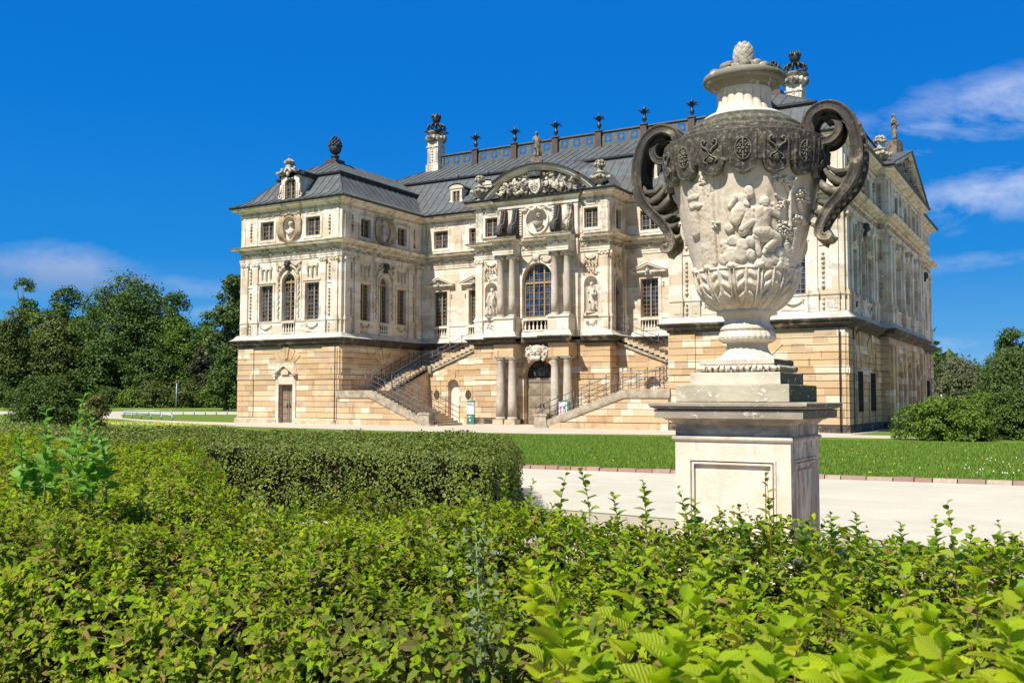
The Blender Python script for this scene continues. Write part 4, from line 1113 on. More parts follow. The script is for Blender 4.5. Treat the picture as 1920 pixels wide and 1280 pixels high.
def build_roof():
    P = PAL; e = .68
    w = [(0,16.232),(.35,16.35),(1.0,16.72),(2.62,18.46),(2.52,18.48),(2.52,18.60),(2.72,18.70),(5.55,20.36)]
    hip_roof(-W-e,e,-e,YB+e,w,'roof',P,lip=(2.52,18.52,18.65)); hip_roof(RX-e,E+e,-e,YB+e,w,'roof',P,lip=(2.52,18.52,18.65))
    q = [(0,16.236),(.35,16.354),(1.0,16.73),(3.86,19.80),(3.76,19.82),(3.76,19.94),(3.96,20.04),(7.9,22.02)]
    hip_roof(-W-e+.05,PX+e-.05,D-e,PY1+e,q,'roof',P,kx=.75,lip=(3.76,19.86,19.99))
    q2 = [(0,16.24),(.35,16.36),(.9,16.65),(2.4,18.2),(5.2,19.6)]
    hip_roof(BX0-e,BX1+e,BY-e,D+9,q2,'roof',P)
    # ridge balustrade
    YR = 17.4; xs = [12.05+3.93*k for k in range(-3,4)]
    for x in xs:
        m = MB(); m.box(x-.26,x+.26,YR-.26,YR+.26,21.9,23.36); m.box(x-.33,x+.33,YR-.33,YR+.33,23.36,23.44); m.box(x-.3,x+.3,YR-.3,YR+.3,21.95,22.25); m.box(x-.2,x+.2,YR-.2,YR+.2,23.44,23.5)
        m.build('ridge_post', M['balpost'], P)
    ends = [-3.3]+xs+[27.4]
    for i in range(len(ends)-1):
        a = ends[i]+(.26 if i else 0); b = ends[i+1]-(.26 if i < len(ends)-2 else 0)
        m = MB(); m.box(a,b,YR-.12,YR+.12,22.0,22.2); m.box(a,b,YR-.14,YR+.14,23.26,23.355)
        Fb = Fr(a,YR,1,0,0,-1); n = 3; wd = (b-a)/n; h = .33
        for k in range(n):
            c = wd*(k+.5); zc = 22.73
            pl = [( -wd/2,-.53,wd/2,-h),(-wd/2,h,wd/2,.53),(-wd/2,-h,-h,h),(h,-h,wd/2,h)]
            for x0,z0,x1,z1 in pl: m.fbox(Fb,c+x0,c+x1,zc+z0,zc+z1,-.03,.03)
            m.fprism(Fb,[(c+.2*math.cos(t*PI/4),zc+.2*math.sin(t*PI/4)) for t in range(8)],-.03,.04)
            m.fbox(Fb,c-.03,c+.03,zc-h,zc-.15,-.02,.02); m.fbox(Fb,c-.03,c+.03,zc+.15,zc+h,-.02,.02); m.fbox(Fb,c-h,c-.15,zc-.03,zc+.03,-.02,.02); m.fbox(Fb,c+.15,c+h,zc-.03,zc+.03,-.02,.02)
            for sx in (-1,1):
                for sz in (-1,1): m.fbox(Fb,c+sx*h-.07,c+sx*h+.07,zc+sz*.2-.04,zc+sz*.2+.04,-.025,.025); 
        m.build('ridge_balustrade', M['balmetal'], P)
    for x in xs:
        m = MB(); flower_finial(m,(x,YR,23.48)); m.build('finial', M['ironfin'], P)
    # chimneys with crowns
    for x in (-3.9,27.8):
        m = MB()
        m.box(x-.66,x+.66,YR-.66,YR+.66,20.6,22.5); m.box(x-.56,x+.56,YR-.56,YR+.56,22.5,24.05); m.box(x-.64,x+.64,YR-.64,YR+.64,24.05,24.15)
        m.box(x-.55,x+.55,YR-.55,YR+.55,24.15,24.55)
        m.box(x-.36,x+.36,YR-.59,YR-.561,22.7,23.95)
        Fc = Fr(x,YR-.59,1,0,0,-1); husk(m,Fc,0,22.8,23.85,.03,.1,.25)
        c_ = m.build('chimney', M['paledirty'], P)
        k = MB(); k.lathe([(.66,0),(.9,.12),(.97,.3),(.86,.5),(.7,.62),(.78,.75),(.9,.85),(.9,.92),(.3,.95)],(x,YR,24.55),8,False)
        for i in range(16): a = i*PI/8; k.ball((x+.85*math.cos(a),YR+.85*math.sin(a),24.9),(.14,.14,.24),6,5)
        k.build('chimney_capital', M['crust'], c_)
        k = MB(); k.box(x-.8,x+.8,YR-.8,YR+.8,25.47,25.55)
        for i in range(12):
            a = i*PI/6; pts = []
            for t in (0,.15,.35,.6,.8,1.):
                r = .6+.28*math.sin(t*PI*.8) if t < .9 else .12
                r = (.58,.72,.84,.8,.5,.14)[int(round(t*5)) if t not in (.15,.35) else (1 if t==.15 else 2)]
                pts.append((x+r*math.cos(a),YR+r*math.sin(a),25.55+t*.78))
            k.tube(pts,[.05,.06,.075,.08,.08,.06],6)
        k.lathe([(.16,0),(.3,.12),(.4,.36),(.38,.62),(.3,.8),(.1,.84)],(x,YR,26.3),12)
        for i in range(7): a = i*2*PI/7; k.tube([(x+.37*math.cos(a),YR+.37*math.sin(a),26.8),(x+.3*math.cos(a),YR+.3*math.sin(a),27.12),(x+.2*math.cos(a),YR+.2*math.sin(a),27.2)],[.12,.08,.03],6)
        k.build('chimney_crown', M['ironfin'], c_)
    for x in (-4.95,29.5):
        m = MB(); pinecone(m,(x,4.98,20.25),.5,2.1); m.build('finial', M['ironfin'], P)
    for x in (-4.95,29.5):
        m = MB(); m.box(x-.55,x+.55,4.4,5.5,19.9,20.42); m.build('finial_base', M['balpost'], P)
    G = Fr(0,-.02,1,0,0,-1); dormer(G,-4.95,P,True); dormer(G,29.5,P,True)
    G = Fr(0,10.75,1,0,0,-1)
    for x in (2.62,5.45,19.1,21.93): dormer(G,x,P)
    # dormers on the outer flank roof
    G = Fr(E,0,0,1,1,0)

# ------------------------------------------------------------------ outdoor stairs
def railing(pts, parent, h=1.08, posts=None, n=3, name='railing', step=.56):
    """pts: foot line of the railing"""
    m = MB(); pts = [Vector(p) for p in pts]
    for k in range(n):
        z = h*(k+1)/n-.06*(k+1==n)
        m.tube([p+Vector((0,0,h*(1,.66,.33)[k])) for p in pts],.022,6,True)
    i = 0
    for a,b in zip(pts[:-1],pts[1:]):
        L = (Vector((b.x,b.y,0))-Vector((a.x,a.y,0))).length; q = max(1,round(L/step))
        for k in range(q+1):
            p = a+(b-a)*(k/q); big = (i%2 == 0); i += 1
            m.tube([p,p+Vector((0,0,h+(.08 if big else 0)))],.022 if big else .013,6)
            if big: m.ball(p+Vector((0,0,h+.12)),.05,8,6)
    return m.build(name, M['rail'], parent)

def staircase(side, label):
    """side -1: the left one, +1: mirrored. local X runs away from the wing"""
    X = (lambda x: x) if side < 0 else (lambda x: RX-x)
    def B(m,x0,x1,*r): a,b = X(x0),X(x1); m.box(min(a,b),max(a,b),*r)
    T = thing('outdoor_staircase', label, 'staircase', (X(4.),4.,0))
    xl, xp0, xp1 = (2.85,7.05,7.95) if side < 0 else (2.75,7.85,8.75)
    yF = -.25; yb = 3.1; zl = 2.38; zB = 4.30; y2 = 7.95
    # lower flight
    nst = 15; end = xp1+.25; run = (end-xl)/nst
    m = MB()
    for k in range(nst):
        z1 = zl*(nst-k)/nst; 
        B(m,xl+run*k,xl+run*(k+1)+.04,yF+.32,yb,z1-zl/nst-.02,z1-.0)
        B(m,xl+run*k,xl+run*(k+1)+.07,yF+.32,yb+.02,z1-.045,z1+.002)
    B(m,0.06,xl,yF+.3,yb+.1,zl-.15,zl)
    ny = 12; ry = (y2-yb)/ny
    for k in range(ny):
        z1 = zl+(zB-zl)*(k+1)/ny; B(m,.06,2.0,yb+ry*k,yb+ry*(k+1)+.01,z1-.2,z1-.003); B(m,.06,2.03,yb+ry*k-.03,yb+ry*(k+1),z1-.045,z1)
    B(m,.06,2.2,y2,D-.1,zB-.2,zB)
    n3 = 12; xe = 6.85; r3 = (xe-2.2)/n3
    for k in range(n3):
        z1 = zB+(6.12-zB)*(k+1)/n3; B(m,2.2+r3*k,2.2+r3*(k+1)+.01,8.16,D-.1,z1-.25,z1-.003); B(m,2.2+r3*k-.03,2.2+r3*(k+1),8.0,D-.1,z1-.045,z1)
        B(m,2.2+r3*k,2.2+r3*(k+1),8.0,8.16,z1-.3,z1-.05)
    m.build('steps', M['step'], T)
    # front wall of the lower flight in courses, following the slope
    F = Fr(X(0),yF,1,0,0,-1) if side < 0 else Fr(X(0),yF,-1,0,0,-1)
    m = MB(); slope = (zl-.58)/(xp0-xl)
    def top(x): return zl-.42 if x < xl else zl-.42-slope*(x-xl)
    m.fprism(F,[(0,0),(xp0,0),(xp0,top(xp0)),(xl,top(xl)),(0,top(0))],-.5,-.055)
    z = 0.42; 
    m.fprism(F,[(0,0),(xp0+.3,0),(xp0+.3,.14),(0,.40)],-.3,.06) if False else m.fbox(F,0,xp0-.1,0,.36,-.3,.07)
    while z < zl-.45:
        z1 = min(z+.36,zl-.43)
        xa = xp0 if z1 <= top(xp0) else xl+(zl-.42-z1)/slope; xb = xp0 if z <= top(xp0) else xl+(zl-.42-z)/slope
        m.fprism(F,[(0,z),(min(xb,xp0),z),(min(xa,xp0),z1),(0,z1)],-.06,0); z += .392
    m.build('stair_wall', M['sandstair'], T)
    m = MB()
    m.fprism(F,[(-.12,zl-.42),(xl,zl-.42),(xp0+.02,zl-.42-slope*(xp0-xl)),(xp0+.02,zl-.42-slope*(xp0-xl)+.36),(xl+.05,zl-.02),(-.12,zl-.02)],-.34,.09)
    m.fprism(F,[(-.1,zl-.50),(xl,zl-.50),(xp0+.0,zl-.50-slope*(xp0-xl)),(xp0,zl-.42-slope*(xp0-xl)),(xl,zl-.42),(-.1,zl-.42)],-.1,.08)
    m.build('coping', M['apron2'], T)
    # end pier
    m = MB(); c = (xp0+xp1)/2; w = (xp1-xp0)/2
    m.fprism(F,[(c-w-.08,0),(c+w+.08,0),(c+w,.14),(c+w-.06,.74),(c-w+.06,.74),(c-w,.14)],-.62,.2); m.fbox(F,c-w-.04,c+w+.04,.74,.84,-.66,.24); m.fbox(F,c-w+.02,c+w-.02,.84,.88,-.6,.18)
    m.build('end_pier', M['apron2'], T)
    # wall under the upper flight with blind arch and two oval windows
    F3 = Fr(X(0),8.0,1,0,0,-1) if side < 0 else Fr(X(0),8.0,-1,0,0,-1)
    sl3 = (6.12-zB)/(xe-2.2)
    def top3(x): return zB-.52 if x < 2.2 else zB-.52+sl3*(x-2.2)
    ops = [(4.25,0,2.78,.5,1)]
    m = MB(); m.fprism(F3,[(2.,0),(3.75,0),(3.75,top3(3.75)),(2.2,top3(2.2)),(2.,top3(2.2))],-.5,-.03)
    m.fprism(F3,[(4.75,0),(xe,0),(xe,top3(xe)),(4.75,top3(4.75))],-.5,-.03); m.fprism(F3,[(3.75,3.28),(4.75,3.28),(4.75,top3(4.75)),(3.75,top3(3.75))],-.5,-.03)
    A = arc(4.25,2.78,.5,0,PI,14); m.fprism(F3,[(4.75,3.28)]+A[:8],-.5,-.03); m.fprism(F3,[(3.75,3.28)]+A[7:][::-1],-.5,-.03)
    z = .42
    while z < 5.6:
        z1 = z+.36; zm = (z+z1)/2
        xs_ = 2.0 if z1 <= zB-.52 else 2.2+(z1-(zB-.52))/sl3
        sp = [(xs_,xe)]
        for c,h,zc,rz in ((4.25,.62,0,0),(2.77,.36,2.1,.45),(5.6,.36,2.1,.45)):
            if rz: hit = abs(zm-zc) < rz+.1; hh = h
            else: hit = zm < 3.4; hh = h if zm < 2.78 else math.sqrt(max(0,h*h-(zm-2.78)**2))
            if hit and hh > 0:
                ns = []
                for u,v in sp:
                    if c+hh <= u or c-hh >= v: ns.append((u,v)); continue
                    if c-hh > u: ns.append((u,c-hh))
                    if c+hh < v: ns.append((c+hh,v))
                sp = ns
        for u,v in sp:
            if v-u > .05: m.fbox(F3,u,v,z,z1,-.04,0)
        z += .392
    for c in (2.77,5.6):
        oval_panel(m,F3,c,2.1,.34,.56,.26,.37,-.04,.02)
    ring(m,F3,4.25,2.78,.5,.5,.12,-.05,.03,14,0,PI); m.fprism(F3,[(4.1,3.26),(4.4,3.26),(4.5,3.95),(4.0,3.95)],-.03,.05)
    m.fbox(F3,2.,3.63,0,.38,-.3,.06); m.fbox(F3,4.87,xe,0,.38,-.3,.06)
    # side walls of the flight along the wing
    xs0,xs1 = X(0.05),X(2.0)
    m.add([(X(2.0),yb+.0,0),(X(2.0),8.0,0),(X(2.0),8.0,zB-.5),(X(2.0),yb,zl-.35),(X(1.7),yb,0),(X(1.7),8.0,0),(X(1.7),8.0,zB-.5),(X(1.7),yb,zl-.35)],[(0,1,2,3),(4,7,6,5),(0,3,7,4),(1,5,6,2),(3,2,6,7),(0,4,5,1)])
    B(m,xl-.2,end-1.2,yb-.25,yb,0,.6)
    m.add([(X(xl-1),yb,0),(X(end-.2),yb,0),(X(xl-1),yb,zl-.3),(X(end-.2),yb,.0),(X(xl-1),yb-.3,0),(X(end-.2),yb-.3,0),(X(xl-1),yb-.3,zl-.3)],[(0,1,2),(4,6,5),(0,2,6,4),(1,5,6,2)])
    m.build('stair_wall', M['sand'], T)
    m = MB(); m.fbox(F3,3.7,4.8,0,3.3,-.47,-.42); m.build('blind_arch', M['niche'], T)
    for c in (2.77,5.6):
        m = MB(); n = 14; m.fprism(F3,[(c+.27*math.cos(2*PI*i/n),2.1+.38*math.sin(2*PI*i/n)) for i in range(n)],-.028,-.02)
        ow = m.build('oval_window', M['black'], T)
        m = MB()
        for x in (-.09,.09): m.fbox(F3,c+x-.012,c+x+.012,1.76,2.44,-.018,.0)
        for q in range(5): m.fbox(F3,c-.24,c+.24,1.84+q*.13,1.86+q*.13,-.016,.003)
        m.build('grille', M['frame'], ow)
    m = MB()
    m.fprism(F3,[(2.05,zB-.52),(xe,top3(xe)),(xe,top3(xe)+.16),(2.05,zB-.36)],-.2,.1)
    m.add([(X(2.1),yb,zl-.35),(X(2.1),8.,zB-.52),(X(2.1),8.,zB-.36),(X(2.1),yb,zl-.19),(X(1.9),yb,zl-.35),(X(1.9),8.,zB-.52),(X(1.9),8.,zB-.36),(X(1.9),yb,zl-.19)],[(0,1,2,3),(4,7,6,5),(0,3,7,4),(1,5,6,2),(3,2,6,7),(0,4,5,1)])
    B(m,1.85,2.35,7.75,8.3,zB-.55,zB+.02)
    m.build('coping', M['apron2'], T)
    # railings
    zf = lambda x: zl-.02 if x < xl else zl-.02-slope*(x-xl)
    railing([(X(.25),yF+.05,zl),(X(xl+.1),yF+.05,zl),(X(xp0-.1),yF+.05,zf(xp0-.1)),(X(xp1+.1),yF+.25,zf(xp1)-.1)],T)
    zs = lambda x: zl*(1-(x-xl)/(end-xl))
    railing([(X(1.95),yb+.3,zl+.1),(X(xl),yb-.1,zl),(X(end-.1),yb-.1,.1)],T)
    railing([(X(1.95),yb+.35,zl+.15),(X(1.95),y2,zB-.05),(X(2.25),8.1,zB),(X(xe-.3),8.1,6.0)],T)
    railing([(X(.2),yb+.2,zl+.1),(X(.2),y2,zB),(X(.3),D-.35,zB),(X(2.2),D-.3,zB)],T,h=.95)
    return T
def skin_mesh(name, joints, edges, radii, root=0, levels=2):
    me = bpy.data.meshes.new(name+'_tmp'); me.from_pydata(joints, edges, []); me.update()
    o = bpy.data.objects.new(name+'_tmp', me); COL.objects.link(o)
    sk = o.modifiers.new('s','SKIN'); ss = o.modifiers.new('b','SUBSURF'); ss.levels = levels; ss.render_levels = levels
    for i,r in enumerate(radii):
        v = me.skin_vertices[0].data[i]; v.radius = r if hasattr(r,'__len__') else (r,r); v.use_root = (i == root)
    dg = bpy.context.evaluated_depsgraph_get(); ev = o.evaluated_get(dg); r = bpy.data.meshes.new_from_object(ev)
    bpy.data.objects.remove(o); bpy.data.meshes.remove(me); r.name = name
    for p in r.polygons: p.use_smooth = True
    return r

def statue(name, label, loc, h, mat, rotz=0, pose=0, group=None, plinth=.0):
    """draped standing figure; one continuous body"""
    J = [(0,0,1.0),(0,.0,1.2),(0,.0,1.42),(0,-.01,1.55),(0,-.02,1.68),(0,-.02,1.80),
         (.17,0,1.42),(.27,.02,1.15),(.2,-.16,1.05) if pose==0 else (.24,-.1,1.32),
         (-.17,0,1.42),(-.27,.03,1.16) if pose!=2 else (-.28,-.05,1.2),(-.12,-.2,1.22) if pose!=1 else (-.3,-.02,.9),
         (.07,.0,.7),(.09,-.02,.3),(.1,-.03,.06),(-.05,-.03,.7),(-.08,-.06,.3),(-.1,-.05,.06),
         (.24,.06,.75),(.26,.1,.15)]
    Ed = [(0,1),(1,2),(2,3),(3,4),(4,5),(2,6),(6,7),(7,8),(2,9),(9,10),(10,11),(0,12),(12,13),(13,14),(0,15),(15,16),(16,17),(0,18),(18,19)]
    Rr = [.19,.15,.17,.06,.105,.07,.085,.065,.045,.085,.065,.045,.16,.14,.13,.16,.14,.13,.08,.1]
    me = skin_mesh(name, J, Ed, Rr)
    n = len(me.vertices); co = np.empty(n*3); me.vertices.foreach_get('co',co); co = co.reshape(-1,3)
    th = np.arctan2(co[:,1],co[:,0]); f = np.clip((1.5-co[:,2])/.4,0,1)
    k = 1+.10*f*np.sin(th*7+co[:,2]*5)+.05*f*np.sin(th*15-co[:,2]*9)
    co[:,0] *= k; co[:,1] *= k; co *= h/1.87
    me.vertices.foreach_set('co',co.ravel())
    bm = bmesh.new(); bm.from_mesh(me); s = h/1.87
    def blob(c,r,sub=2):
        q = bmesh.ops.create_icosphere(bm, subdivisions=sub, radius=1.)
        for v in q['verts']: v.co = Vector((v.co.x*r[0]+c[0],v.co.y*r[1]+c[1],v.co.z*r[2]+c[2]))*s
    blob((0,.03,1.74),(.12,.13,.12)); blob((0,.1,1.68),(.08,.07,.09)); blob((0,-.13,1.68),(.018,.03,.028),1)
    blob((.035,-.115,1.71),(.02,.015,.012),1); blob((-.035,-.115,1.71),(.02,.015,.012),1); blob((0,-.115,1.635),(.03,.015,.01),1)
    if pose == 0: blob((.1,-.2,1.1),(.11,.09,.14))
    if pose == 1: blob((-.32,.05,.35),(.13,.13,.35))
    for v in bm.faces: v.smooth = True
    bm.to_mesh(me); bm.free(); me.materials.append(mat)
    T = thing(name, label, 'statue', loc, group); T['_local'] = 1; T.rotation_euler.z = rotz
    b = bpy.data.objects.new('figure', me); COL.objects.link(b); b.parent = T; b.location.z = plinth
    m = MB()
    w = .34*s
    if plinth: m.box(-w*1.15,w*1.15,-w*1.15,w*1.15,0,plinth-.08); m.box(-w*.9,w*.9,-w*.9,w*.9,plinth-.08,plinth+.03)
    else: m.box(-w,w,-w*.8,w*.8,-.02,.05)
    p = m.build('plinth', mat); p.parent = T
    return T

def roof_urn(loc, label, group, proto=[None], scale=1.):
    if proto[0]:
        return copy_thing(proto[0], loc, label, scale=scale)
    T = thing('stone_urn', label, 'urn', loc, group); T['_local'] = 1
    m = MB(); r = random.Random(4)
    m.lathe([(.34,0),(.34,.08),(.2,.14),(.17,.22),(.2,.28)],(0,0,0),18)
    m.lathe([(.14,.26),(.36,.4),(.47,.58),(.46,.74),(.30,.84),(.26,.9)],(0,0,0),18)
    for k in range(12): a = k*PI/6; m.ball((.46*math.cos(a),.46*math.sin(a),.62+.05*(k%2)),(.1,.1,.11),7,5)
    for k in range(4): a = k*PI/2+.4; m.ball((.56*math.cos(a),.56*math.sin(a),.7),(.13,.13,.14),8,6)
    b = m.build('body', M['urn']); b.parent = T
    m = MB(); m.lathe([(.26,.9),(.37,.95),(.38,1.0),(.24,1.06),(.17,1.1),(.16,1.3),(.24,1.36),(.1,1.38)],(0,0,0),18); b = m.build('lid', M['urn']); b.parent = T
    m = MB()
    for k in range(46):
        a = r.uniform(0,2*PI); t = r.uniform(0,1); q = .30*math.sqrt(1-(t*.85)**2); m.ball((q*math.cos(a),q*math.sin(a),1.4+.33*t),(.085,.085,.08),6,4)
    m.ball((0,0,1.5),(.24,.24,.2),10,6); b = m.build('flower_bunch', M['urn']); b.parent = T
    proto[0] = T
    if scale != 1.: T.scale = (scale,)*3
    return T

# ------------------------------------------------------------------ the great vase and its pedestal
VX, VY = 42.6, -45.35
CAMP = (45.12, -53.84, 1.753)
TH0 = math.atan2(CAMP[1]-VY, CAMP[0]-VX)      # side of the vase turned to the photographer

def seg_d(X,Y,a,b):
    ax,ay = a; bx,by = b; dx,dy = bx-ax,by-ay; L = dx*dx+dy*dy+1e-9
    t = np.clip(((X-ax)*dx+(Y-ay)*dy)/L,0,1); return np.hypot(X-ax-t*dx,Y-ay-t*dy), t
def cap(H,X,Y,a,b,r0,r1,h,pw=2):
    d,t = seg_d(X,Y,a,b); r = r0+(r1-r0)*t
    return np.maximum(H, h*np.sqrt(np.clip(1-(d/r)**pw,0,1)))

def grid_mesh(name, P, mat, parent, closed=True, smooth=True):
    nz,nt,_ = P.shape
    idx = np.arange(nz*nt).reshape(nz,nt)
    if closed: a = idx[:-1,:]; b = np.roll(idx,-1,1)[:-1,:]; c = np.roll(idx,-1,1)[1:,:]; d = idx[1:,:]
    else: a = idx[:-1,:-1]; b = idx[:-1,1:]; c = idx[1:,1:]; d = idx[1:,:-1]
    q = np.stack([a.ravel(),b.ravel(),c.ravel(),d.ravel()],1)
    return np_mesh(name, P.reshape(-1,3), q, mat, parent, smooth)

def np_mesh(name, V, Q, mat, parent=None, smooth=False, uv=None):
    me = bpy.data.meshes.new(name); k = Q.shape[1]
    me.vertices.add(len(V)); me.vertices.foreach_set('co', np.ascontiguousarray(V,dtype=np.float32).ravel())
    me.loops.add(Q.size); me.loops.foreach_set('vertex_index', np.ascontiguousarray(Q,dtype=np.int32).ravel())
    me.polygons.add(len(Q)); me.polygons.foreach_set('loop_start', np.arange(0,Q.size,k,dtype=np.int32)); me.polygons.foreach_set('loop_total', np.full(len(Q),k,dtype=np.int32))
    me.polygons.foreach_set('use_smooth', np.full(len(Q),smooth))
    if uv is not None:
        l = me.uv_layers.new(name='UVMap'); l.data.foreach_set('uv', np.ascontiguousarray(uv[Q.ravel()],dtype=np.float32).ravel())
    me.update(calc_edges=True); me.materials.append(mat)
    o = bpy.data.objects.new(name, me); COL.objects.link(o)
    if parent: adopt(o, parent)
    return o

def mat_vase():
    n = NT('vase_stone'); p = n.pos(); x,y,z = n.sep(p)
    g = n.noise(p,4.,6,.65); f = n.noise(p,38.,4,.6); b = n.noise(p,1.6,4,.6)
    col = n.ramp(g,[(.3,(.54,.43,.29)),(.45,(.65,.56,.43)),(.6,(.70,.62,.49)),(.75,(.62,.48,.31))])
    col = n.mix(n.rng(b,.5,.7,0,.5), col, (.52,.40,.25))
    st = n.noise(n.vm('MULTIPLY',p,(3.,3.,.7)),2.6,6,.7); col = n.mix(n.rng(st,.53,.68,0,.7), col, (.22,.175,.12))
    col = n.mix(n.rng(f,.56,.72,0,.35), col, (.33,.27,.19))
    pit = n.vor(p,55.,out=0); pm = n.math('MULTIPLY', n.rng(pit,.0,.16,1.,0.), n.rng(n.noise(p,9.,2),.52,.6)); col = n.mix(n.math('MULTIPLY',pm,.6), col, (.15,.12,.09))
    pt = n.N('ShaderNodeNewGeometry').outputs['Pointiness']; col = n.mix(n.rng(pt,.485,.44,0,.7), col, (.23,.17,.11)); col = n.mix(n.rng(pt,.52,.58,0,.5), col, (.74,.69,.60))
    h = n.math('SUBTRACT', n.math('ADD', f, n.math('MULTIPLY',g,.5)), n.math('MULTIPLY',pm,.6))
    n.principled(col,.85,n.bump(h,.35,.012)); return n.m
def mat_vasedark():
    n = NT('vase_black_crust'); p = n.pos()
    g = n.noise(p,3.2,6,.7); f = n.noise(p,26.,5,.65); ms = n.noise(p,2.2,4,.6)
    col = n.ramp(f,[(.35,(.02,.017,.013)),(.48,(.042,.035,.026)),(.58,(.085,.072,.05)),(.68,(.26,.23,.16))])
    col = n.mix(n.rng(ms,.5,.62,0,.6), col, n.mix(n.rng(f,.4,.65), (.035,.045,.02), (.12,.13,.06)))
    col = n.mix(n.rng(g,.60,.72,0,.7), col, (.30,.27,.20))
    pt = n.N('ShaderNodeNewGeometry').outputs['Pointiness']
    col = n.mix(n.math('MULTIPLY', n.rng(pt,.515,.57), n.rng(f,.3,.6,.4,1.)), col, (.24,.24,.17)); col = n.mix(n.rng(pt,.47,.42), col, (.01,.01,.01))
    n.principled(col,.8,n.bump(n.math('ADD',f,g),.6,.015)); return n.m
def mat_handle():
    n = NT('vase_handle_stone'); p = n.pos()
    g = n.noise(p,5.,6,.7); f = n.noise(p,30.,5,.65); x,y,z = n.sep(p)
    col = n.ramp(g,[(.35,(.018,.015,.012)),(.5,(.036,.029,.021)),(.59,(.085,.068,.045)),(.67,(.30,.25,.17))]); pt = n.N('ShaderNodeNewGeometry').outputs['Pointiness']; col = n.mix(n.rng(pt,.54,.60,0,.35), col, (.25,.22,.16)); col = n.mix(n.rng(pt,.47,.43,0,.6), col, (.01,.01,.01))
    low = n.math('ADD', n.math('MULTIPLY', n.math('SUBTRACT', 3.45, z), 1.6), n.math('MULTIPLY', n.math('SUBTRACT', g, .5), 3.))
    col = n.mix(n.rng(low,.0,.7,0,.85), col, n.mix(n.rng(f,.4,.6), (.22,.17,.11), (.42,.35,.25)))
    col = n.mix(n.rng(f,.62,.72,0,.5), col, (.40,.38,.30))
    n.principled(col,.75,n.bump(n.math('ADD',f,g),.5,.012)); return n.m
def mat_sideblock(name, base, side_col, amt):
    n = NT(name); p = n.pos(); g = n.noise(p,3.,6,.7); f = n.noise(p,24.,5,.65); x,y,z = n.sep(p)
    col = n.mix(n.rng(g,.35,.65), base, tuple(c*.72 for c in base))
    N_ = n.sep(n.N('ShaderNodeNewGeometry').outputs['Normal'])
    side = n.rng(N_[0],.3,.8,0.,1.)         # faces turned to +X take the second colour
    col = n.mix(n.math('MULTIPLY', side, amt), col, n.mix(n.rng(f,.4,.6), side_col, tuple(c*2.2 for c in side_col)))
    wn = n.noise(n.vm('MULTIPLY',p,(1,1,1.6)),11.,6,.75)
    col = n.mix(n.math('MULTIPLY', n.rng(wn,.57,.62,0,.8), n.rng(g,.42,.52)), col, (.72,.70,.64))
    n.principled(col,.88,n.bump(n.math('ADD',f,wn),.5,.012)); return n.m
def mat_pedestal():
    n = NT('pedestal_stone'); p = n.pos(); g = n.noise(p,1.7,5,.6); f = n.noise(p,30.,4,.6); m_ = n.noise(p,3.5,5,.7)
    col = n.ramp(g,[(.3,(.62,.50,.37)),(.5,(.70,.61,.49)),(.7,(.64,.50,.34))])
    col = n.mix(n.rng(m_,.58,.75,0,.5), col, (.62,.42,.22))
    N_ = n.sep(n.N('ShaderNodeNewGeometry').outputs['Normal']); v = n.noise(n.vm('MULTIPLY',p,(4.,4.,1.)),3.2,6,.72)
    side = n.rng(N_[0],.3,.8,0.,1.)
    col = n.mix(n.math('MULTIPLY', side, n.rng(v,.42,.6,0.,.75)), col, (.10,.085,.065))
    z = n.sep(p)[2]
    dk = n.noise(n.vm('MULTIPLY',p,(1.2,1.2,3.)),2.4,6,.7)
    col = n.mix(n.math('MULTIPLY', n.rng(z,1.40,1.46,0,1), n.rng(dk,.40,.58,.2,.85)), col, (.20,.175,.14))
    sk = n.noise(n.vm('MULTIPLY',p,(5.,5.,.8)),2.2,6,.75); col = n.mix(n.math('MULTIPLY',n.rng(sk,.55,.70),n.rng(f,.3,.6,.1,.55)), col, (.24,.19,.13)); pk = n.vor(p,38.); col = n.mix(n.math('MULTIPLY',n.rng(pk,.0,.13,1.,0.),n.rng(m_,.5,.6,0.,.6)), col, (.22,.17,.12))
    n.principled(col,.85,n.bump(n.math('ADD',f,m_),.45,.012)); return n.m

def body_r(z):
    zs = [2.527,2.54,2.57,2.60,2.645,2.69,2.74,2.833,2.88,2.95,3.165,3.403,3.74,3.9,3.98]
    rs = [.232,.262,.308,.338,.370,.398,.420,.443,.448,.462,.521,.577,.640,.655,.650]
    return np.interp(z,zs,rs)

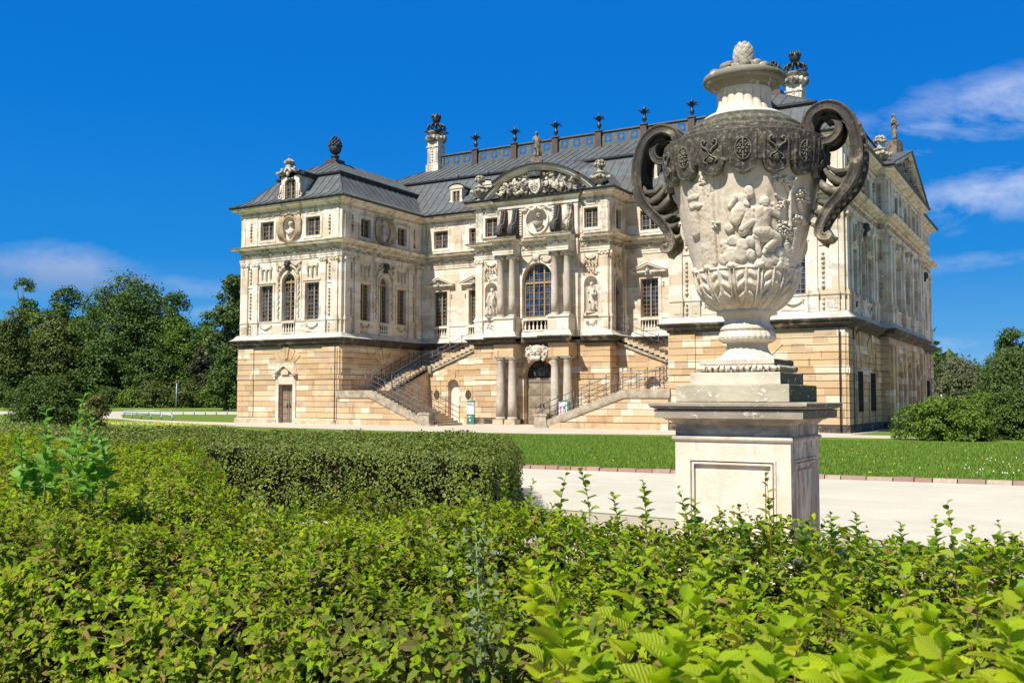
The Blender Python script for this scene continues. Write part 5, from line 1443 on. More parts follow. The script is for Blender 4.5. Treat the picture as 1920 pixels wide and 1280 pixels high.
def build_vase():
    mv,md,mh = mat_vase(),mat_vasedark(),mat_handle()
    T = thing('stone_vase', 'huge carved baroque stone vase with blackened scroll handles on the pedestal', 'vase', (VX,VY,1.725))
    # ---- belly with relief
    nt,nz = 760,300; th = np.linspace(0,2*PI,nt,endpoint=False); z = np.linspace(2.53,3.95,nz)
    TH,Z = np.meshgrid(th,z); Rb = body_r(Z)
    dth = (TH-TH0+PI)%(2*PI)-PI
    PXX = np.sin(dth)*Rb*1838/8.15; front = np.abs(dth) < PI/2
    U = 1398+PXX; V = 400+(3.403-Z)*212           # pixel-like drawing coordinates of the carving
    zx = lambda x: 1320+x/4.923; zy = lambda y: 360+y/4.923
    H = np.zeros_like(Z)
    def C(x0,y0,x1,y1,r0,r1,h,pw=3.4): 
        nonlocal H
        h *= .78
        H = np.where(front, cap(H,U,V,(zx(x0),zy(y0)),(zx(x1),zy(y1)),r0/4.923,r1/4.923,h,pw), H)
    # seated woman
    C(415,118,425,140,46,40,.05); C(395,165,370,195,24,30,.04); C(350,170,300,160,34,26,.035); C(300,165,245,240,26,20,.03)
    C(360,180,385,250,48,34,.045); C(385,225,400,235,30,24,.06); C(345,260,310,300,60,62,.05); C(330,290,300,350,70,58,.055); C(420,340,360,460,64,40,.055); C(440,380,350,440,36,30,.065); C(400,290,440,350,40,50,.045)
    # seated man seen from behind
    C(555,212,560,225,48,42,.055); C(590,240,560,262,26,26,.045); C(510,300,490,420,60,52,.06); C(560,300,540,420,50,50,.06); C(455,280,420,305,34,26,.045); C(595,285,660,315,34,28,.055); C(665,320,625,235,26,22,.05)
    C(490,460,560,460,52,56,.065); C(540,455,650,505,50,40,.065); C(655,510,560,600,36,24,.06); C(560,600,540,640,20,18,.05); C(430,270,400,330,16,40,.03)
    # clouds, rocks, drapery
    for x,y,r,h in ((270,530,55,.05),(235,420,44,.04),(350,570,64,.055),(420,540,50,.06),(250,650,85,.045),(330,640,80,.05),(420,650,50,.05),(200,600,45,.035),(180,545,35,.03),(180,680,50,.03),(560,710,75,.05),(620,690,55,.05),(500,740,50,.045),(700,640,60,.06),(710,700,55,.065),(690,740,45,.07),(760,700,50,.05)): C(x,y,x+8,y+5,r*.94,r*.85,h*(.7+.5*((x*7)%10)/10),4.5)
    C(470,500,570,520,34,38,.045); C(480,540,500,650,30,24,.04); C(620,380,650,430,46,30,.03)
    # tree on the right with leaf tufts
    C(770,430,772,120,14,9,.045); C(772,200,700,190,10,7,.04); C(700,190,650,150,8,6,.04); C(770,120,720,30,9,6,.04); C(815,430,780,640,20,24,.05); C(770,200,790,60,8,6,.04)
    r = random.Random(8)
    for cx,cy,w,h_,n_ in ((690,20,60,40,30),(775,40,50,40,22),(690,240,26,34,14),(890,130,60,50,30),(850,340,75,30,30),(710,430,50,60,36),(760,480,40,60,24),(120,385,30,28,12)):
        for _ in range(n_):
            a,b = cx+r.uniform(-w,w),cy+r.uniform(-h_,h_); C(a,b,a+3,b+3,11,9,.045)
    C(870,260,850,200,14,10,.05); C(760,640,740,560,30,26,.05)
    # second tree and pillar on the left
    C(40,-160,60,700,52,60,.02); C(95,-170,60,120,16,22,.035); C(70,120,100,700,22,26,.03); C(-20,60,20,700,30,40,.03); C(-90,40,-70,420,60,46,.035); C(-110,120,-50,120,30,30,.05); C(-90,200,-20,200,30,28,.05)
    for _ in range(46):
        a,b = r.uniform(-40,30)*.9+15,r.uniform(-150,30)*.9-10; C(a,b,a+3,b+3,12,10,.035)
    # other half of the vase: plain foliage relief
    for k in range(200):
        pass
    back = ~front
    H = np.where(back & (Z>2.9)&(Z<3.6), .03*np.clip(np.sin(dth*9)*np.sin(Z*17),0,1)**.7, H)
    # bowl: gadroons with acanthus leaves, rim with loops
    na = 12; ph = ((TH-TH0)*na/(2*PI)+.5)%1-.5
    inb = (Z<2.86); tz = np.clip((2.85-Z)/(.33),0,1)
    wdt = .43*np.sqrt(np.clip(1-(tz-.1)**4,0,1)); leaf = np.clip(1-(np.abs(ph)/np.maximum(wdt,.03))**2,0,1)
    H = np.where(inb, .012*np.sqrt(leaf), H)
    ap = np.abs(ph)/np.maximum(wdt,.05)
    lob = np.sin((tz*3.6-ap**1.6*.75+.1)*2*PI); env = np.clip((ap-.12)*6,0,1)*np.clip((.86-ap)*7,0,1)*np.clip(tz*7,0,1)*np.clip((1.-tz)*6,0,1)
    H = np.where(inb, H+.011*env*np.sign(lob)*np.abs(lob)**.6, H)
    H = np.where(inb, H+.014*np.exp(-(ph/.03)**2)*np.clip(1.1-tz*1.1,0,1), H)
    ridge = np.exp(-((np.abs(ph)-wdt)/.035)**2); H = np.where(inb, np.maximum(H,.022*ridge), H)
    rim = np.exp(-((Z-2.865)/.012)**2)*.022; H = np.maximum(H, rim*(np.abs(ph)<.42))
    for s_ in (.5,): 
        q = ((TH-TH0)*na/(2*PI))%1-.5; kx = q*.23; kz = Z-2.885
        H = np.maximum(H, .04*np.sqrt(np.clip(1-(np.hypot(kx,kz*1.3)/.04)**2,0,1))); H = np.maximum(H,.025*np.sqrt(np.clip(1-(np.hypot(np.abs(kx)-.03,kz+.005)/.022)**2,0,1)))
    rr_ = np.random.default_rng(3)
    def vn(cz,ct):
        g_ = rr_.random((cz+2,ct)); a_ = (Z-Z.min())/(Z.max()-Z.min())*cz; b_ = (TH/(2*PI)*ct)%ct; i_ = a_.astype(int); j_ = b_.astype(int)%ct; fa = a_-i_; fb = b_-b_.astype(int); fa = fa*fa*(3-2*fa); fb = fb*fb*(3-2*fb)
        return (g_[i_,j_]*(1-fa)+g_[i_+1,j_]*fa)*(1-fb)+(g_[i_,(j_+1)%ct]*(1-fa)+g_[i_+1,(j_+1)%ct]*fa)*fb-.5
    chip = vn(30,75)+.6*vn(75,190)
    Rf = Rb+H+np.where(front&(H>.008),.006*chip,.0022*chip)
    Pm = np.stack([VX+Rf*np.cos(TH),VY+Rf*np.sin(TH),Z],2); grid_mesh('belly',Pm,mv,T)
    # ---- lambrequin: blackened scalloped collar
    nl = 16; nt,nz = 960,110; th = np.linspace(0,2*PI,nt,endpoint=False); t = np.linspace(0,1,nz)
    TH,TT = np.meshgrid(th,t); lp = ((TH-TH0+.02)*nl/(2*PI)+.5)%1-.5; ki = np.floor((TH-TH0+.02)*nl/(2*PI)+.5)
    half = .41; x = np.clip(np.abs(lp)/half,0,1)
    zb = np.where(np.abs(lp)<half, 3.70-.085*np.sqrt(np.clip(1-np.clip((x-.0)/.92,0,1)**2,0,1))+.0, 3.725)
    Z = zb+(3.985-zb)*TT
    Rl = body_r(Z)+.035+.012*(Z-3.7)
    H = np.zeros_like(Z); inl = np.abs(lp)<half
    H += np.where(inl,.022,0.)                                        # the tab
    edge = (np.abs(np.abs(lp)-half*.93)<.035) | ((Z-zb)<.02); H += np.where(inl&edge&(Z<3.94),.010,0.)
    slot = (np.abs(lp)>half+.015)&(Z<3.93); H -= np.where(slot,.02,0.)
    kx = lp*.265; kz = Z-3.81                                        # ornament on the tabs
    even = (ki%2)==0
    def put(cx,cz,r0,hh,sel):
        nonlocal H
        d = np.hypot(kx-cx,kz-cz); H = np.where(sel,np.maximum(H,.022+hh*np.sqrt(np.clip(1-(d/r0)**2,0,1))),H)
    def stroke(pts,r0,hh,sel):
        for p_,q_ in zip(pts[:-1],pts[1:]):
            nonlocal H
            d,_t = seg_d(kx,kz,p_,q_); H = np.where(sel,np.maximum(H,.022+hh*np.sqrt(np.clip(1-(d/r0)**2,0,1))),H)
    put(0,0,.017,.024,even)
    for i in range(8):
        a = i*PI/4; l = .085 if i in (2,6) else .05; stroke([(.024*math.cos(a),.024*math.sin(a)),(l*.8*math.cos(a),l*math.sin(a))],.0075,.018,even)
        a += PI/8; stroke([(.030*math.cos(a+u),.040*math.sin(a+u)+.0) for u in (-.3,0,.3)],.005,.014,even); put(.045*math.cos(a),.058*math.sin(a),.009,.014,even)
    stroke([(.062*math.cos(u*.314),.088*math.sin(u*.314)) for u in range(21)],.0045,.010,even)
    for sg in (-1,1):
        stroke([(sg*x_,z_) for x_,z_ in ((.008,.0),(.03,.03),(.062,.05),(.066,.085),(.045,.10),(.032,.085),(.04,.075))],.0085,.02,~even)
        stroke([(sg*x_,z_) for x_,z_ in ((.0,-.02),(.02,-.04),(.045,-.05),(.058,-.075),(.045,-.085))],.007,.016,~even)
    stroke([(.012*math.cos(u*.7),.0-.0+.018*math.sin(u*.7)) for u in range(8)],.006,.018,~even)
    for u in range(5): a = -PI/2+(u-2)*.5; stroke([(0,-.045),(.03*math.cos(a),-.045+.045*math.sin(a))],.006,.016,~even)
    Rf = Rl+H
    Pm = np.stack([VX+Rf*np.cos(TH),VY+Rf*np.sin(TH),Z],2)
    in_ = body_r(Z[0:1])-.01; bot = np.stack([VX+in_*np.cos(TH[0:1]),VY+in_*np.sin(TH[0:1]),Z[0:1]+.004],2)
    rt = .55; top = np.stack([VX+rt*np.cos(TH[0:1]),VY+rt*np.sin(TH[0:1]),Z[-1:]+.03],2)
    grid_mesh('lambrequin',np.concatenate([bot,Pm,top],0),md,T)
    # ---- shoulder (fine profile)
    c = (VX,VY,0)
    m = MB(); m.lathe([(.64,3.97),(.625,4.00),(.60,4.03),(.565,4.05),(.57,4.075),(.52,4.10),(.50,4.115),(.505,4.135),(.47,4.165),(.42,4.20),(.37,4.225),(.33,4.235)],c,96); m.build('shoulder',md,T)
    m = MB(); m.lathe([(.36,4.222),(.365,4.24),(.33,4.262),(.29,4.268)],c,64); m.build('neck_ring',mv,T)
    # fluted neck
    nt,nz = 288,24; th = np.linspace(0,2*PI,nt,endpoint=False); z = np.linspace(4.26,4.50,nz); TH,Z = np.meshgrid(th,z)
    R0 = np.interp(Z,[4.26,4.29,4.36,4.44,4.50],[.270,.245,.218,.218,.235]); fl = np.abs(np.sin((TH-TH0)*9))
    R0 = R0+.016*fl**.6*np.interp(Z,[4.27,4.34,4.46,4.5],[.3,1,1,.2])
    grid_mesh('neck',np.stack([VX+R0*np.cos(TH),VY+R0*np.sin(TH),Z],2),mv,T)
    # lid
    ml = mat_sideblock('vase_lid_stone',(.27,.245,.185),(.05,.055,.025),.8)
    m = MB(); m.lathe([(.22,4.485),(.245,4.50),(.262,4.525),(.29,4.53),(.296,4.548),(.33,4.556),(.352,4.572),(.361,4.598),(.352,4.624),(.32,4.640),(.27,4.650),(.20,4.655),(.19,4.655)],c,80)
    m.lathe([(.22,4.65),(.215,4.68),(.19,4.71),(.15,4.74),(.12,4.75),(.095,4.755)],c,48)
    for k in range(9):
        a = k*2*PI/9+.2; m.ball((VX+.25*math.cos(a),VY+.285*math.sin(a),4.655),(.055,.055,.04),10,6)
    for k in range(7): a = k*2*PI/7+.5; m.ball((VX+.15*math.cos(a),VY+.165*math.sin(a),4.715),(.06,.06,.035),10,6)
    m.build('lid',ml,T)
    # artichoke knob with scales
    m = MB(); m.lathe([(.075,4.745),(.088,4.785),(.092,4.84),(.084,4.88),(.058,4.915),(.02,4.93),(0,4.932)],c,28)
    for row in range(7):
        z = 4.765+row*.023; n = 9 if row < 5 else 6; q = np.interp(z,[4.745,4.80,4.84,4.88,4.915,4.93],[.080,.084,.082,.068,.038,.02])
        for i in range(n):
            a = 2*PI*(i+.5*(row%2))/n; m.ball((VX+q*math.cos(a),VY+q*math.sin(a),z+.008),(.030,.030,.034),8,6,Matrix.Rotation(a,3,'Z')@Matrix.Diagonal((.45,1.,1.)))
    m.build('artichoke_knob',mat_crust('knob_stone',(.50,.46,.38),(.16,.14,.11),.45,14.,soft=.15),T,recalc=False)
    # foot
    m = MB(); m.lathe([(.262,2.50),(.256,2.535),(.232,2.55),(.225,2.52),(.20,2.47),(.192,2.44),(.20,2.415),(.222,2.39),(.232,2.37),(.234,2.352),(.205,2.345)][::-1],c,64)
    m.build('foot_neck',mv,T)
    nt,nz = 400,20; th = np.linspace(0,2*PI,nt,endpoint=False); z = np.linspace(2.255,2.375,nz); TH,Z = np.meshgrid(th,z)
    R0 = np.interp(Z,[2.255,2.27,2.30,2.34,2.375],[.205,.232,.243,.236,.22]); R0 = R0+.010*np.abs(np.sin((TH-TH0)*14+Z*9))*np.interp(Z,[2.26,2.3,2.37],[1,.8,0.])
    grid_mesh('leaf_collar',np.stack([VX+R0*np.cos(TH),VY+R0*np.sin(TH),Z],2),mv,T)
    m = MB(); m.lathe([(.30,2.095),(.288,2.10),(.262,2.115),(.225,2.14),(.195,2.17),(.178,2.20),(.175,2.235),(.19,2.262),(.21,2.265)],c,64); m.build('foot',mv,T)
    # square plinths
    mb = mat_sideblock('vase_plinth_pale',(.66,.58,.45),(.022,.026,.012),.95); mc = mat_sideblock('vase_plinth_grey',(.50,.45,.32),(.022,.034,.012),.97)
    def blk(a,z0,z1,mat,name,bev=.006):
        m = MB(); q = bev
        pr = [(a-q,z0),(a,z0+q),(a,z1-q),(a-q,z1)]
        vs = []
        for (w,z) in pr: vs += [(VX-w,VY-w,z),(VX+w,VY-w,z),(VX+w,VY+w,z),(VX-w,VY+w,z)]
        f = [(3,2,1,0),(12,13,14,15)]+[(4*i+k,4*i+(k+1)%4,4*i+4+(k+1)%4,4*i+4+k) for i in range(3) for k in range(4)]
        m.add(vs,f); return m
    blk(.322,2.052,2.10,mb,'a').build('plinth_block',mb,T)
    m = MB(); a = .335; n = 10; pr = [(a-.03+.045*math.sin(PI*i/n),2.052-.065*i/n) for i in range(n+1)][::-1]
    vs = []; 
    for (w,z) in pr: vs += [(VX-w,VY-w,z),(VX+w,VY-w,z),(VX+w,VY+w,z),(VX-w,VY+w,z)]
    m.add(vs,[(4*i+k,4*i+(k+1)%4,4*i+4+(k+1)%4,4*i+4+k) for i in range(n) for k in range(4)])
    for k in range(11):
        for (x,y) in ((VX-a+.06+k*(2*a-.12)/10,VY-a-.012),(VX+a+.012,VY-a+.06+k*(2*a-.12)/10)): m.ball((x,y,2.02),(.026,.026,.026),8,5)
    for i in range(44):
        q = i/43; x = VX-a+.04+q*(2*a-.08); m.ball((x,VY-a-.014,2.02+.02*math.sin(i*1.9)),(.012,.012,.014),5,4)
    m.build('carved_torus',mb,T)
    blk(.388,1.88,1.985,mb,'b').build('plinth_block',mb,T)
    blk(.483,1.735,1.882,mc,'c').build('plinth_block',mc,T)
    # ---- handles
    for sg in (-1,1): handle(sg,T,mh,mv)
    return T

def handle(sg,T,mh,mv):
    # centre line in (distance from the axis, height); spiral at the top, sweep outwards, curl at the foot
    K = [(.70,4.045),(.735,4.075),(.735,4.12),(.69,4.15),(.635,4.13),(.605,4.07),(.615,3.99),(.675,3.935),(.755,3.94),(.815,3.99),(.84,4.07),(.82,4.16)]
    S1 = [(.60,4.09),(.585,4.17),(.62,4.255),(.70,4.305),(.79,4.305),(.88,4.26),(.95,4.18),(1.0,4.06),(1.025,3.93),(1.03,3.80),(1.01,3.67),(.965,3.56),(.90,3.475),(.83,3.40),(.76,3.33),(.705,3.25),(.665,3.16),(.655,3.09),(.68,3.045),(.725,3.04),(.745,3.075)]
    def smooth(P,k=6):
        out = []
        n = len(P)
        for i in range(n-1):
            p0,p1,p2,p3 = P[max(i-1,0)],P[i],P[i+1],P[min(i+2,n-1)]
            for j in range(k):
                t = j/k; out.append(tuple(.5*((2*p1[d])+(-p0[d]+p2[d])*t+(2*p0[d]-5*p1[d]+4*p2[d]-p3[d])*t*t+(-p0[d]+3*p1[d]-3*p2[d]+p3[d])*t**3) for d in (0,1)))
        out.append(P[-1]); return out
    def ribbon(m,P,wf,tf,ribs=True):
        n = len(P)
        sec0 = [(-1,-1),(-.93,-.35),(-.93,.35),(-1,1.),(-.9,1.35),(-.78,1.3),(-.70,.5),(-.45,.25),(-.15,.2),(-.1,.5),(.1,.5),(.15,.2),(.45,.25),(.70,.5),(.78,1.3),(.9,1.35),(1,1.),(.93,.35),(.93,-.35),(1,-1),(.9,-1.35),(.72,-1.3),(.62,-.5),(.3,-.25),(-.3,-.25),(-.62,-.5),(-.72,-1.3),(-.9,-1.35)]
        v = []; f = []; k = len(sec0)
        for i,(x,z) in enumerate(P):
            a = P[max(i-1,0)]; b = P[min(i+1,n-1)]; tx,tz = b[0]-a[0],b[1]-a[1]; L = math.hypot(tx,tz) or 1; nx,nz = tz/L,-tx/L
            w,t_ = wf(i/(n-1)),tf(i/(n-1))
            for (sy,sn) in sec0: v.append((VX+sg*(x-nx*sn*t_),VY+sy*w,z-nz*sn*t_))
        for i in range(n-1):
            for j in range(k): q = (j+1)%k; f.append((i*k+j,i*k+q,(i+1)*k+q,(i+1)*k+j))
        f.append(list(range(k))); f.append([(n-1)*k+j for j in range(k)]); m.add(v,f,False)
    H = thing if False else None
    sq = lambda p: (p[0]-.16*max(0.,p[0]-.72), 3.67+(p[1]-3.67)*.87)
    m = MB()
    A = smooth([(.70,4.05),(.735,4.06),(.75,4.10),(.725,4.145),(.675,4.15),(.635,4.11),(.63,4.05),(.665,3.995),(.73,3.975),(.79,4.0),(.825,4.06)])
    full = smooth([(.715,4.085),(.74,4.065),(.765,4.09),(.755,4.135),(.71,4.155),(.665,4.13),(.65,4.075),(.675,4.02),(.73,3.995),(.79,4.01)],5)
    # the main scroll: volute, crown of the loop, long sweep
    main = [(.74,4.10),(.715,4.075),(.735,4.04),(.78,4.04),(.805,4.08),(.795,4.14),(.74,4.175),(.675,4.155),(.635,4.09),(.64,4.0),(.70,3.935)]
    loop = [(.725,4.11),(.70,4.085),(.715,4.05),(.76,4.04),(.80,4.07),(.805,4.13),(.765,4.175),(.70,4.175),(.65,4.13),(.64,4.06),(.60,4.0)]
    vol = [(.715,4.10),(.70,4.07),(.72,4.035),(.765,4.03),(.80,4.06),(.80,4.12),(.76,4.16)]
    spiral = []
    for i in range(26):
        a = PI*1.15-i*.30; r = .035+.0068*i; spiral.append((.745+r*math.cos(a)*.93, 4.12+r*math.sin(a)*.98))
    spiral = spiral[::1]
    # continue from the spiral's end outwards and down
    ex,ez = spiral[-1]
    tail = S1
    P = [sq(p) for p in smooth(spiral[5:22]+tail,9)]
    i0 = 0
    # make sure the join runs clockwise over the top
    ribbon(m,P,lambda t: .085+.08*min(1,t*2.2)-(.05*max(0,t-.72)/.28), lambda t: .018+.018*min(1,t*1.6)-.012*max(0,t-.75)/.25)
    # strap from the shoulder to the crown of the loop
    Sx = smooth([(.36,4.13),(.39,4.10),(.43,4.12),(.43,4.17),(.39,4.19)][::-1]+[(.47,4.10),(.52,4.17),(.56,4.24),(.62,4.29),(.70,4.30)],4); Sx = [sq(p) for p in Sx]
    ribbon(m,Sx,lambda t:.06,lambda t:.02)
    # leaf lobes inside the sweep and along the back
    def lobe(pts,r,w=1.): 
        b = len(m.v); m.tube([(VX+sg*sq((x,z))[0],VY+y,sq((x,z))[1]) for x,y,z in pts],[q_*.8 for q_ in r],10)
    for y in (-.09,-.03,.04,.1):
        lobe([(.98,y,3.62),(.88,y*1.1,3.55),(.78,y*1.2,3.60),(.71,y*1.1,3.70)],[.03,.05,.045,.02])
        lobe([(.90,y,3.50),(.79,y,3.47),(.70,y*1.2,3.53),(.655,y*1.2,3.61)],[.03,.05,.05,.02])
    for y in (-.1,0,.1):
        lobe([(1.02,y*.8,3.78),(.93,y,3.66),(.82,y,3.66),(.74,y*1.2,3.72)],[.02,.035,.035,.012])
        lobe([(.82,y,3.40),(.72,y,3.36),(.64,y,3.40)],[.03,.045,.018])
        lobe([(.76,y,3.33),(.67,y,3.27),(.59,y,3.30)],[.03,.04,.015]); lobe([(.70,y*.7,3.22),(.63,y*.7,3.15),(.57,y*.7,3.19)],[.03,.035,.015])
    for y in (-.05,0,.05): lobe([(.70,y,3.12),(.75,y,3.03),(.70,y,2.99),(.64,y,3.04)],[.03,.045,.045,.02])
    r = random.Random(3)
    for k in range(24):
        t = k/23; i = int(len(P)*(.42+.5*t)); x,z = P[min(i,len(P)-1)]; a = P[min(i,len(P)-2)]; b = P[min(i,len(P)-2)+1]; L = math.hypot(b[0]-a[0],b[1]-a[1]) or 1
        nx,nz = -(b[1]-a[1])/L,(b[0]-a[0])/L
        m.ball((VX+sg*(x+nx*.035),VY+r.uniform(-.03,.03),z+nz*.03),(.024,.04,.024),8,5)
    # stem joining belly and scroll
    lobe([(.66,0,3.60),(.70,0,3.80),(.66,0,3.98)],[.05,.045,.05])
    m.build('handle',mh,T)

def build_pedestal():
    mp = mat_pedestal(); mcap = mat_sideblock('pedestal_cap_stone',(.34,.29,.22),(.05,.05,.025),.8)
    T = thing('pedestal','square pale sandstone pedestal with recessed panels carrying the great vase','pedestal',(VX,VY,0))
    def prism(pr,mat,name):
        m = MB(); vs = []
        for (w,z) in pr: vs += [(VX-w,VY-w,z),(VX+w,VY-w,z),(VX+w,VY+w,z),(VX-w,VY+w,z)]
        n = len(pr)-1; m.add(vs,[(3,2,1,0),(4*n,4*n+1,4*n+2,4*n+3)]+[(4*i+k,4*i+(k+1)%4,4*i+4+(k+1)%4,4*i+4+k) for i in range(n) for k in range(4)])
        return m.build(name,mat,T)
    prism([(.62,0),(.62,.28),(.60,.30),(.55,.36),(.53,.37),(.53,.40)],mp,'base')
    w = .49
    m = MB(); m.box(VX-w+.03,VX+w-.03,VY-w+.03,VY+w-.03,.39,1.41)
    for F in (Fr(VX-w,VY-w,1,0,0,-1),Fr(VX+w,VY-w,0,1,1,0),Fr(VX+w,VY+w,-1,0,0,1),Fr(VX-w,VY+w,0,-1,-1,0)):
        s = 2*w; a = .14; z0,z1 = .58,1.24
        m.fbox(F,.03,s-.03,z1,1.408,-.03,0); m.fbox(F,.03,s-.03,.392,z0,-.03,0); m.fbox(F,.03,a,z0,z1,-.03,0); m.fbox(F,s-a,s-.03,z0,z1,-.03,0)
        # moulded frame and inner panel
        for q,o in ((0,.012),(.028,.004)):
            x0,x1,y0,y1 = a+q-.02,s-a-q+.02,z0+q-.02,z1-q+.02; t = .016
            m.fbox(F,x0,x1,y1-t,y1,-.03,o); m.fbox(F,x0,x1,y0,y0+t,-.03,o); m.fbox(F,x0,x0+t,y0+t,y1-t,-.03,o); m.fbox(F,x1-t,x1,y0+t,y1-t,-.03,o)
        m.fbox(F,a+.075,s-a-.075,z0+.075,z1-.075,-.03,-.008)
    for sx in (-1,1):
        for sy in (-1,1): x0=VX+sx*w; y0=VY+sy*w; m.box(min(x0,x0-sx*.03),max(x0,x0-sx*.03),min(y0,y0-sy*.03),max(y0,y0-sy*.03),.391,1.409)
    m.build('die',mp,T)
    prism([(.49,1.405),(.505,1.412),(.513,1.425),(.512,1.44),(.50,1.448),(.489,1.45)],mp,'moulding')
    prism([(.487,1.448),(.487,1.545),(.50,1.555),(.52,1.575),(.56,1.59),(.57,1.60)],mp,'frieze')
    prism([(.625,1.60),(.627,1.665),(.62,1.67),(.60,1.672),(.615,1.675),(.64,1.685),(.655,1.69),(.655,1.70),(.665,1.702),(.665,1.722),(.655,1.73)],mcap,'cap')
    return T
# ------------------------------------------------------------------ foliage
def mat_leaf(name, cols, trans=.35, rough=.45, veins=False, back=None, spec=.4):
    n = NT(name); g = n.N('ShaderNodeNewGeometry'); r = g.outputs['Random Per Island']
    col = n.ramp(r, [(i/(len(cols)-1) if len(cols)>1 else 0,c) for i,c in enumerate(cols)])
    p = g.outputs['Position']; big = n.noise(p,1.4,3,.5)
    col = n.mix(n.rng(big,.42,.68,0,.55 if veins else .35), col, (.15,.125,.045) if name == 'hornbeam_leaves' else tuple(c*.75 for c in cols[0]))
    nrm = None
    if veins:
        uv = n.N('ShaderNodeTexCoord').outputs['UV']; x,y,_ = n.sep(uv)
        ax = n.math('ABSOLUTE', n.math('SUBTRACT', x, .5))
        w = n.math('SINE', n.math('MULTIPLY', n.math('SUBTRACT', y, n.math('MULTIPLY', ax, .75)), 62.))
        vein = n.rng(w,.55,1.,0,1.); mid = n.rng(ax,.0,.035,1.,0.)
        vm_ = n.math('MAXIMUM', n.math('MULTIPLY',vein,.35), mid)
        col = n.mix(n.math('MULTIPLY',vm_,.2), col, (.50,.56,.10))
        nrm = n.bump(n.math('SUBTRACT', w, n.math('MULTIPLY',mid,2.)), .5, .0022)
    d = n.N('ShaderNodeBsdfPrincipled'); n.put(d.inputs['Base Color'], col); d.inputs['Roughness'].default_value = rough; d.inputs['Specular IOR Level'].default_value = spec
    if nrm is not None: n.put(d.inputs['Normal'], nrm)
    t = n.N('ShaderNodeBsdfTranslucent'); n.put(t.inputs['Color'], n.mix(.5, col, n.mix(1., col, (1.,1.,.35), 'MULTIPLY')))
    m = n.N('ShaderNodeMixShader'); m.inputs[0].default_value = trans; n.l.new(d.outputs[0],m.inputs[1]); n.l.new(t.outputs[0],m.inputs[2]); n.out(m.outputs[0]); return n.m

def leaf_template(kind):
    """leaf along +Y, blade normal +Z"""
    if kind == 'far':
        V = np.array([(0,0,0),(-.32,.45,.06),(0,1,-.08),(.32,.45,.06)],float); Q = np.array([(0,3,2,1)])
        return V,Q,None
    if kind == 'mid':
        V = np.array([(0,0,0),(-.26,.3,.13),(-.24,.66,.08),(0,1,-.22),(.24,.66,.08),(.26,.3,.13),(0,.45,.02)],float)
        Q = np.array([(0,6,1,1),(1,6,3,2),(6,5,4,3),(0,5,6,6)]); Q = np.array([(0,5,6,1),(1,6,3,2),(6,5,4,3)])
        return V,Q,np.stack([V[:,0]/.66+.5,V[:,1]],1)
    ys = [0,.08,.16,.26,.36,.46,.56,.66,.76,.86,.94,1.]; ws = [.02,.15,.23,.30,.32,.33,.305,.27,.21,.14,.07,.0]; V = []; UV = []
    for i,(y,w) in enumerate(zip(ys,ws)):
        w = w*(1.07 if i%2 else .95)
        for k,x in enumerate((-1,-.5,0,.5,1)):
            X = x*w; z = .38*abs(X)-.34*(y-.15)**2+(.014 if i%2 else -.006)*abs(x); V.append((X,y,z)); UV.append((X/.7+.5,y))
    Q = []
    for i in range(len(ys)-1):
        for k in range(4): a = i*5+k; Q.append((a,a+1,a+6,a+5))
    return np.array(V),np.array(Q),np.array(UV)

def frames(nrm, spin):
    """rotation matrices with Z = nrm and a random spin"""
    n = nrm/np.linalg.norm(nrm,axis=1,keepdims=True)
    up = np.tile([0.,0.,1.],(len(n),1)); up[np.abs(n[:,2])>.95] = (1,0,0)
    a = np.cross(up,n); a /= np.linalg.norm(a,axis=1,keepdims=True); b = np.cross(n,a)
    c,s = np.cos(spin)[:,None],np.sin(spin)[:,None]
    x = a*c+b*s; y = -a*s+b*c
    return np.stack([x,y,n],2)

def leaves(name, pos, R, size, kind, mat, parent=None):
    V,Q,UV = leaf_template(kind); N = len(pos)
    P = np.einsum('nij,vj->nvi', R, V)*size[:,None,None]+pos[:,None,:]
    QQ = Q[None]+(np.arange(N)*len(V))[:,None,None]
    uv = None if UV is None else np.tile(UV,(N,1))
    return np_mesh(name, P.reshape(-1,3), QQ.reshape(-1,Q.shape[1]), mat, parent, kind!='far', uv)

def rnd_dirs(n, r=rng):
    v = r.normal(size=(n,3)); return v/np.linalg.norm(v,axis=1,keepdims=True)

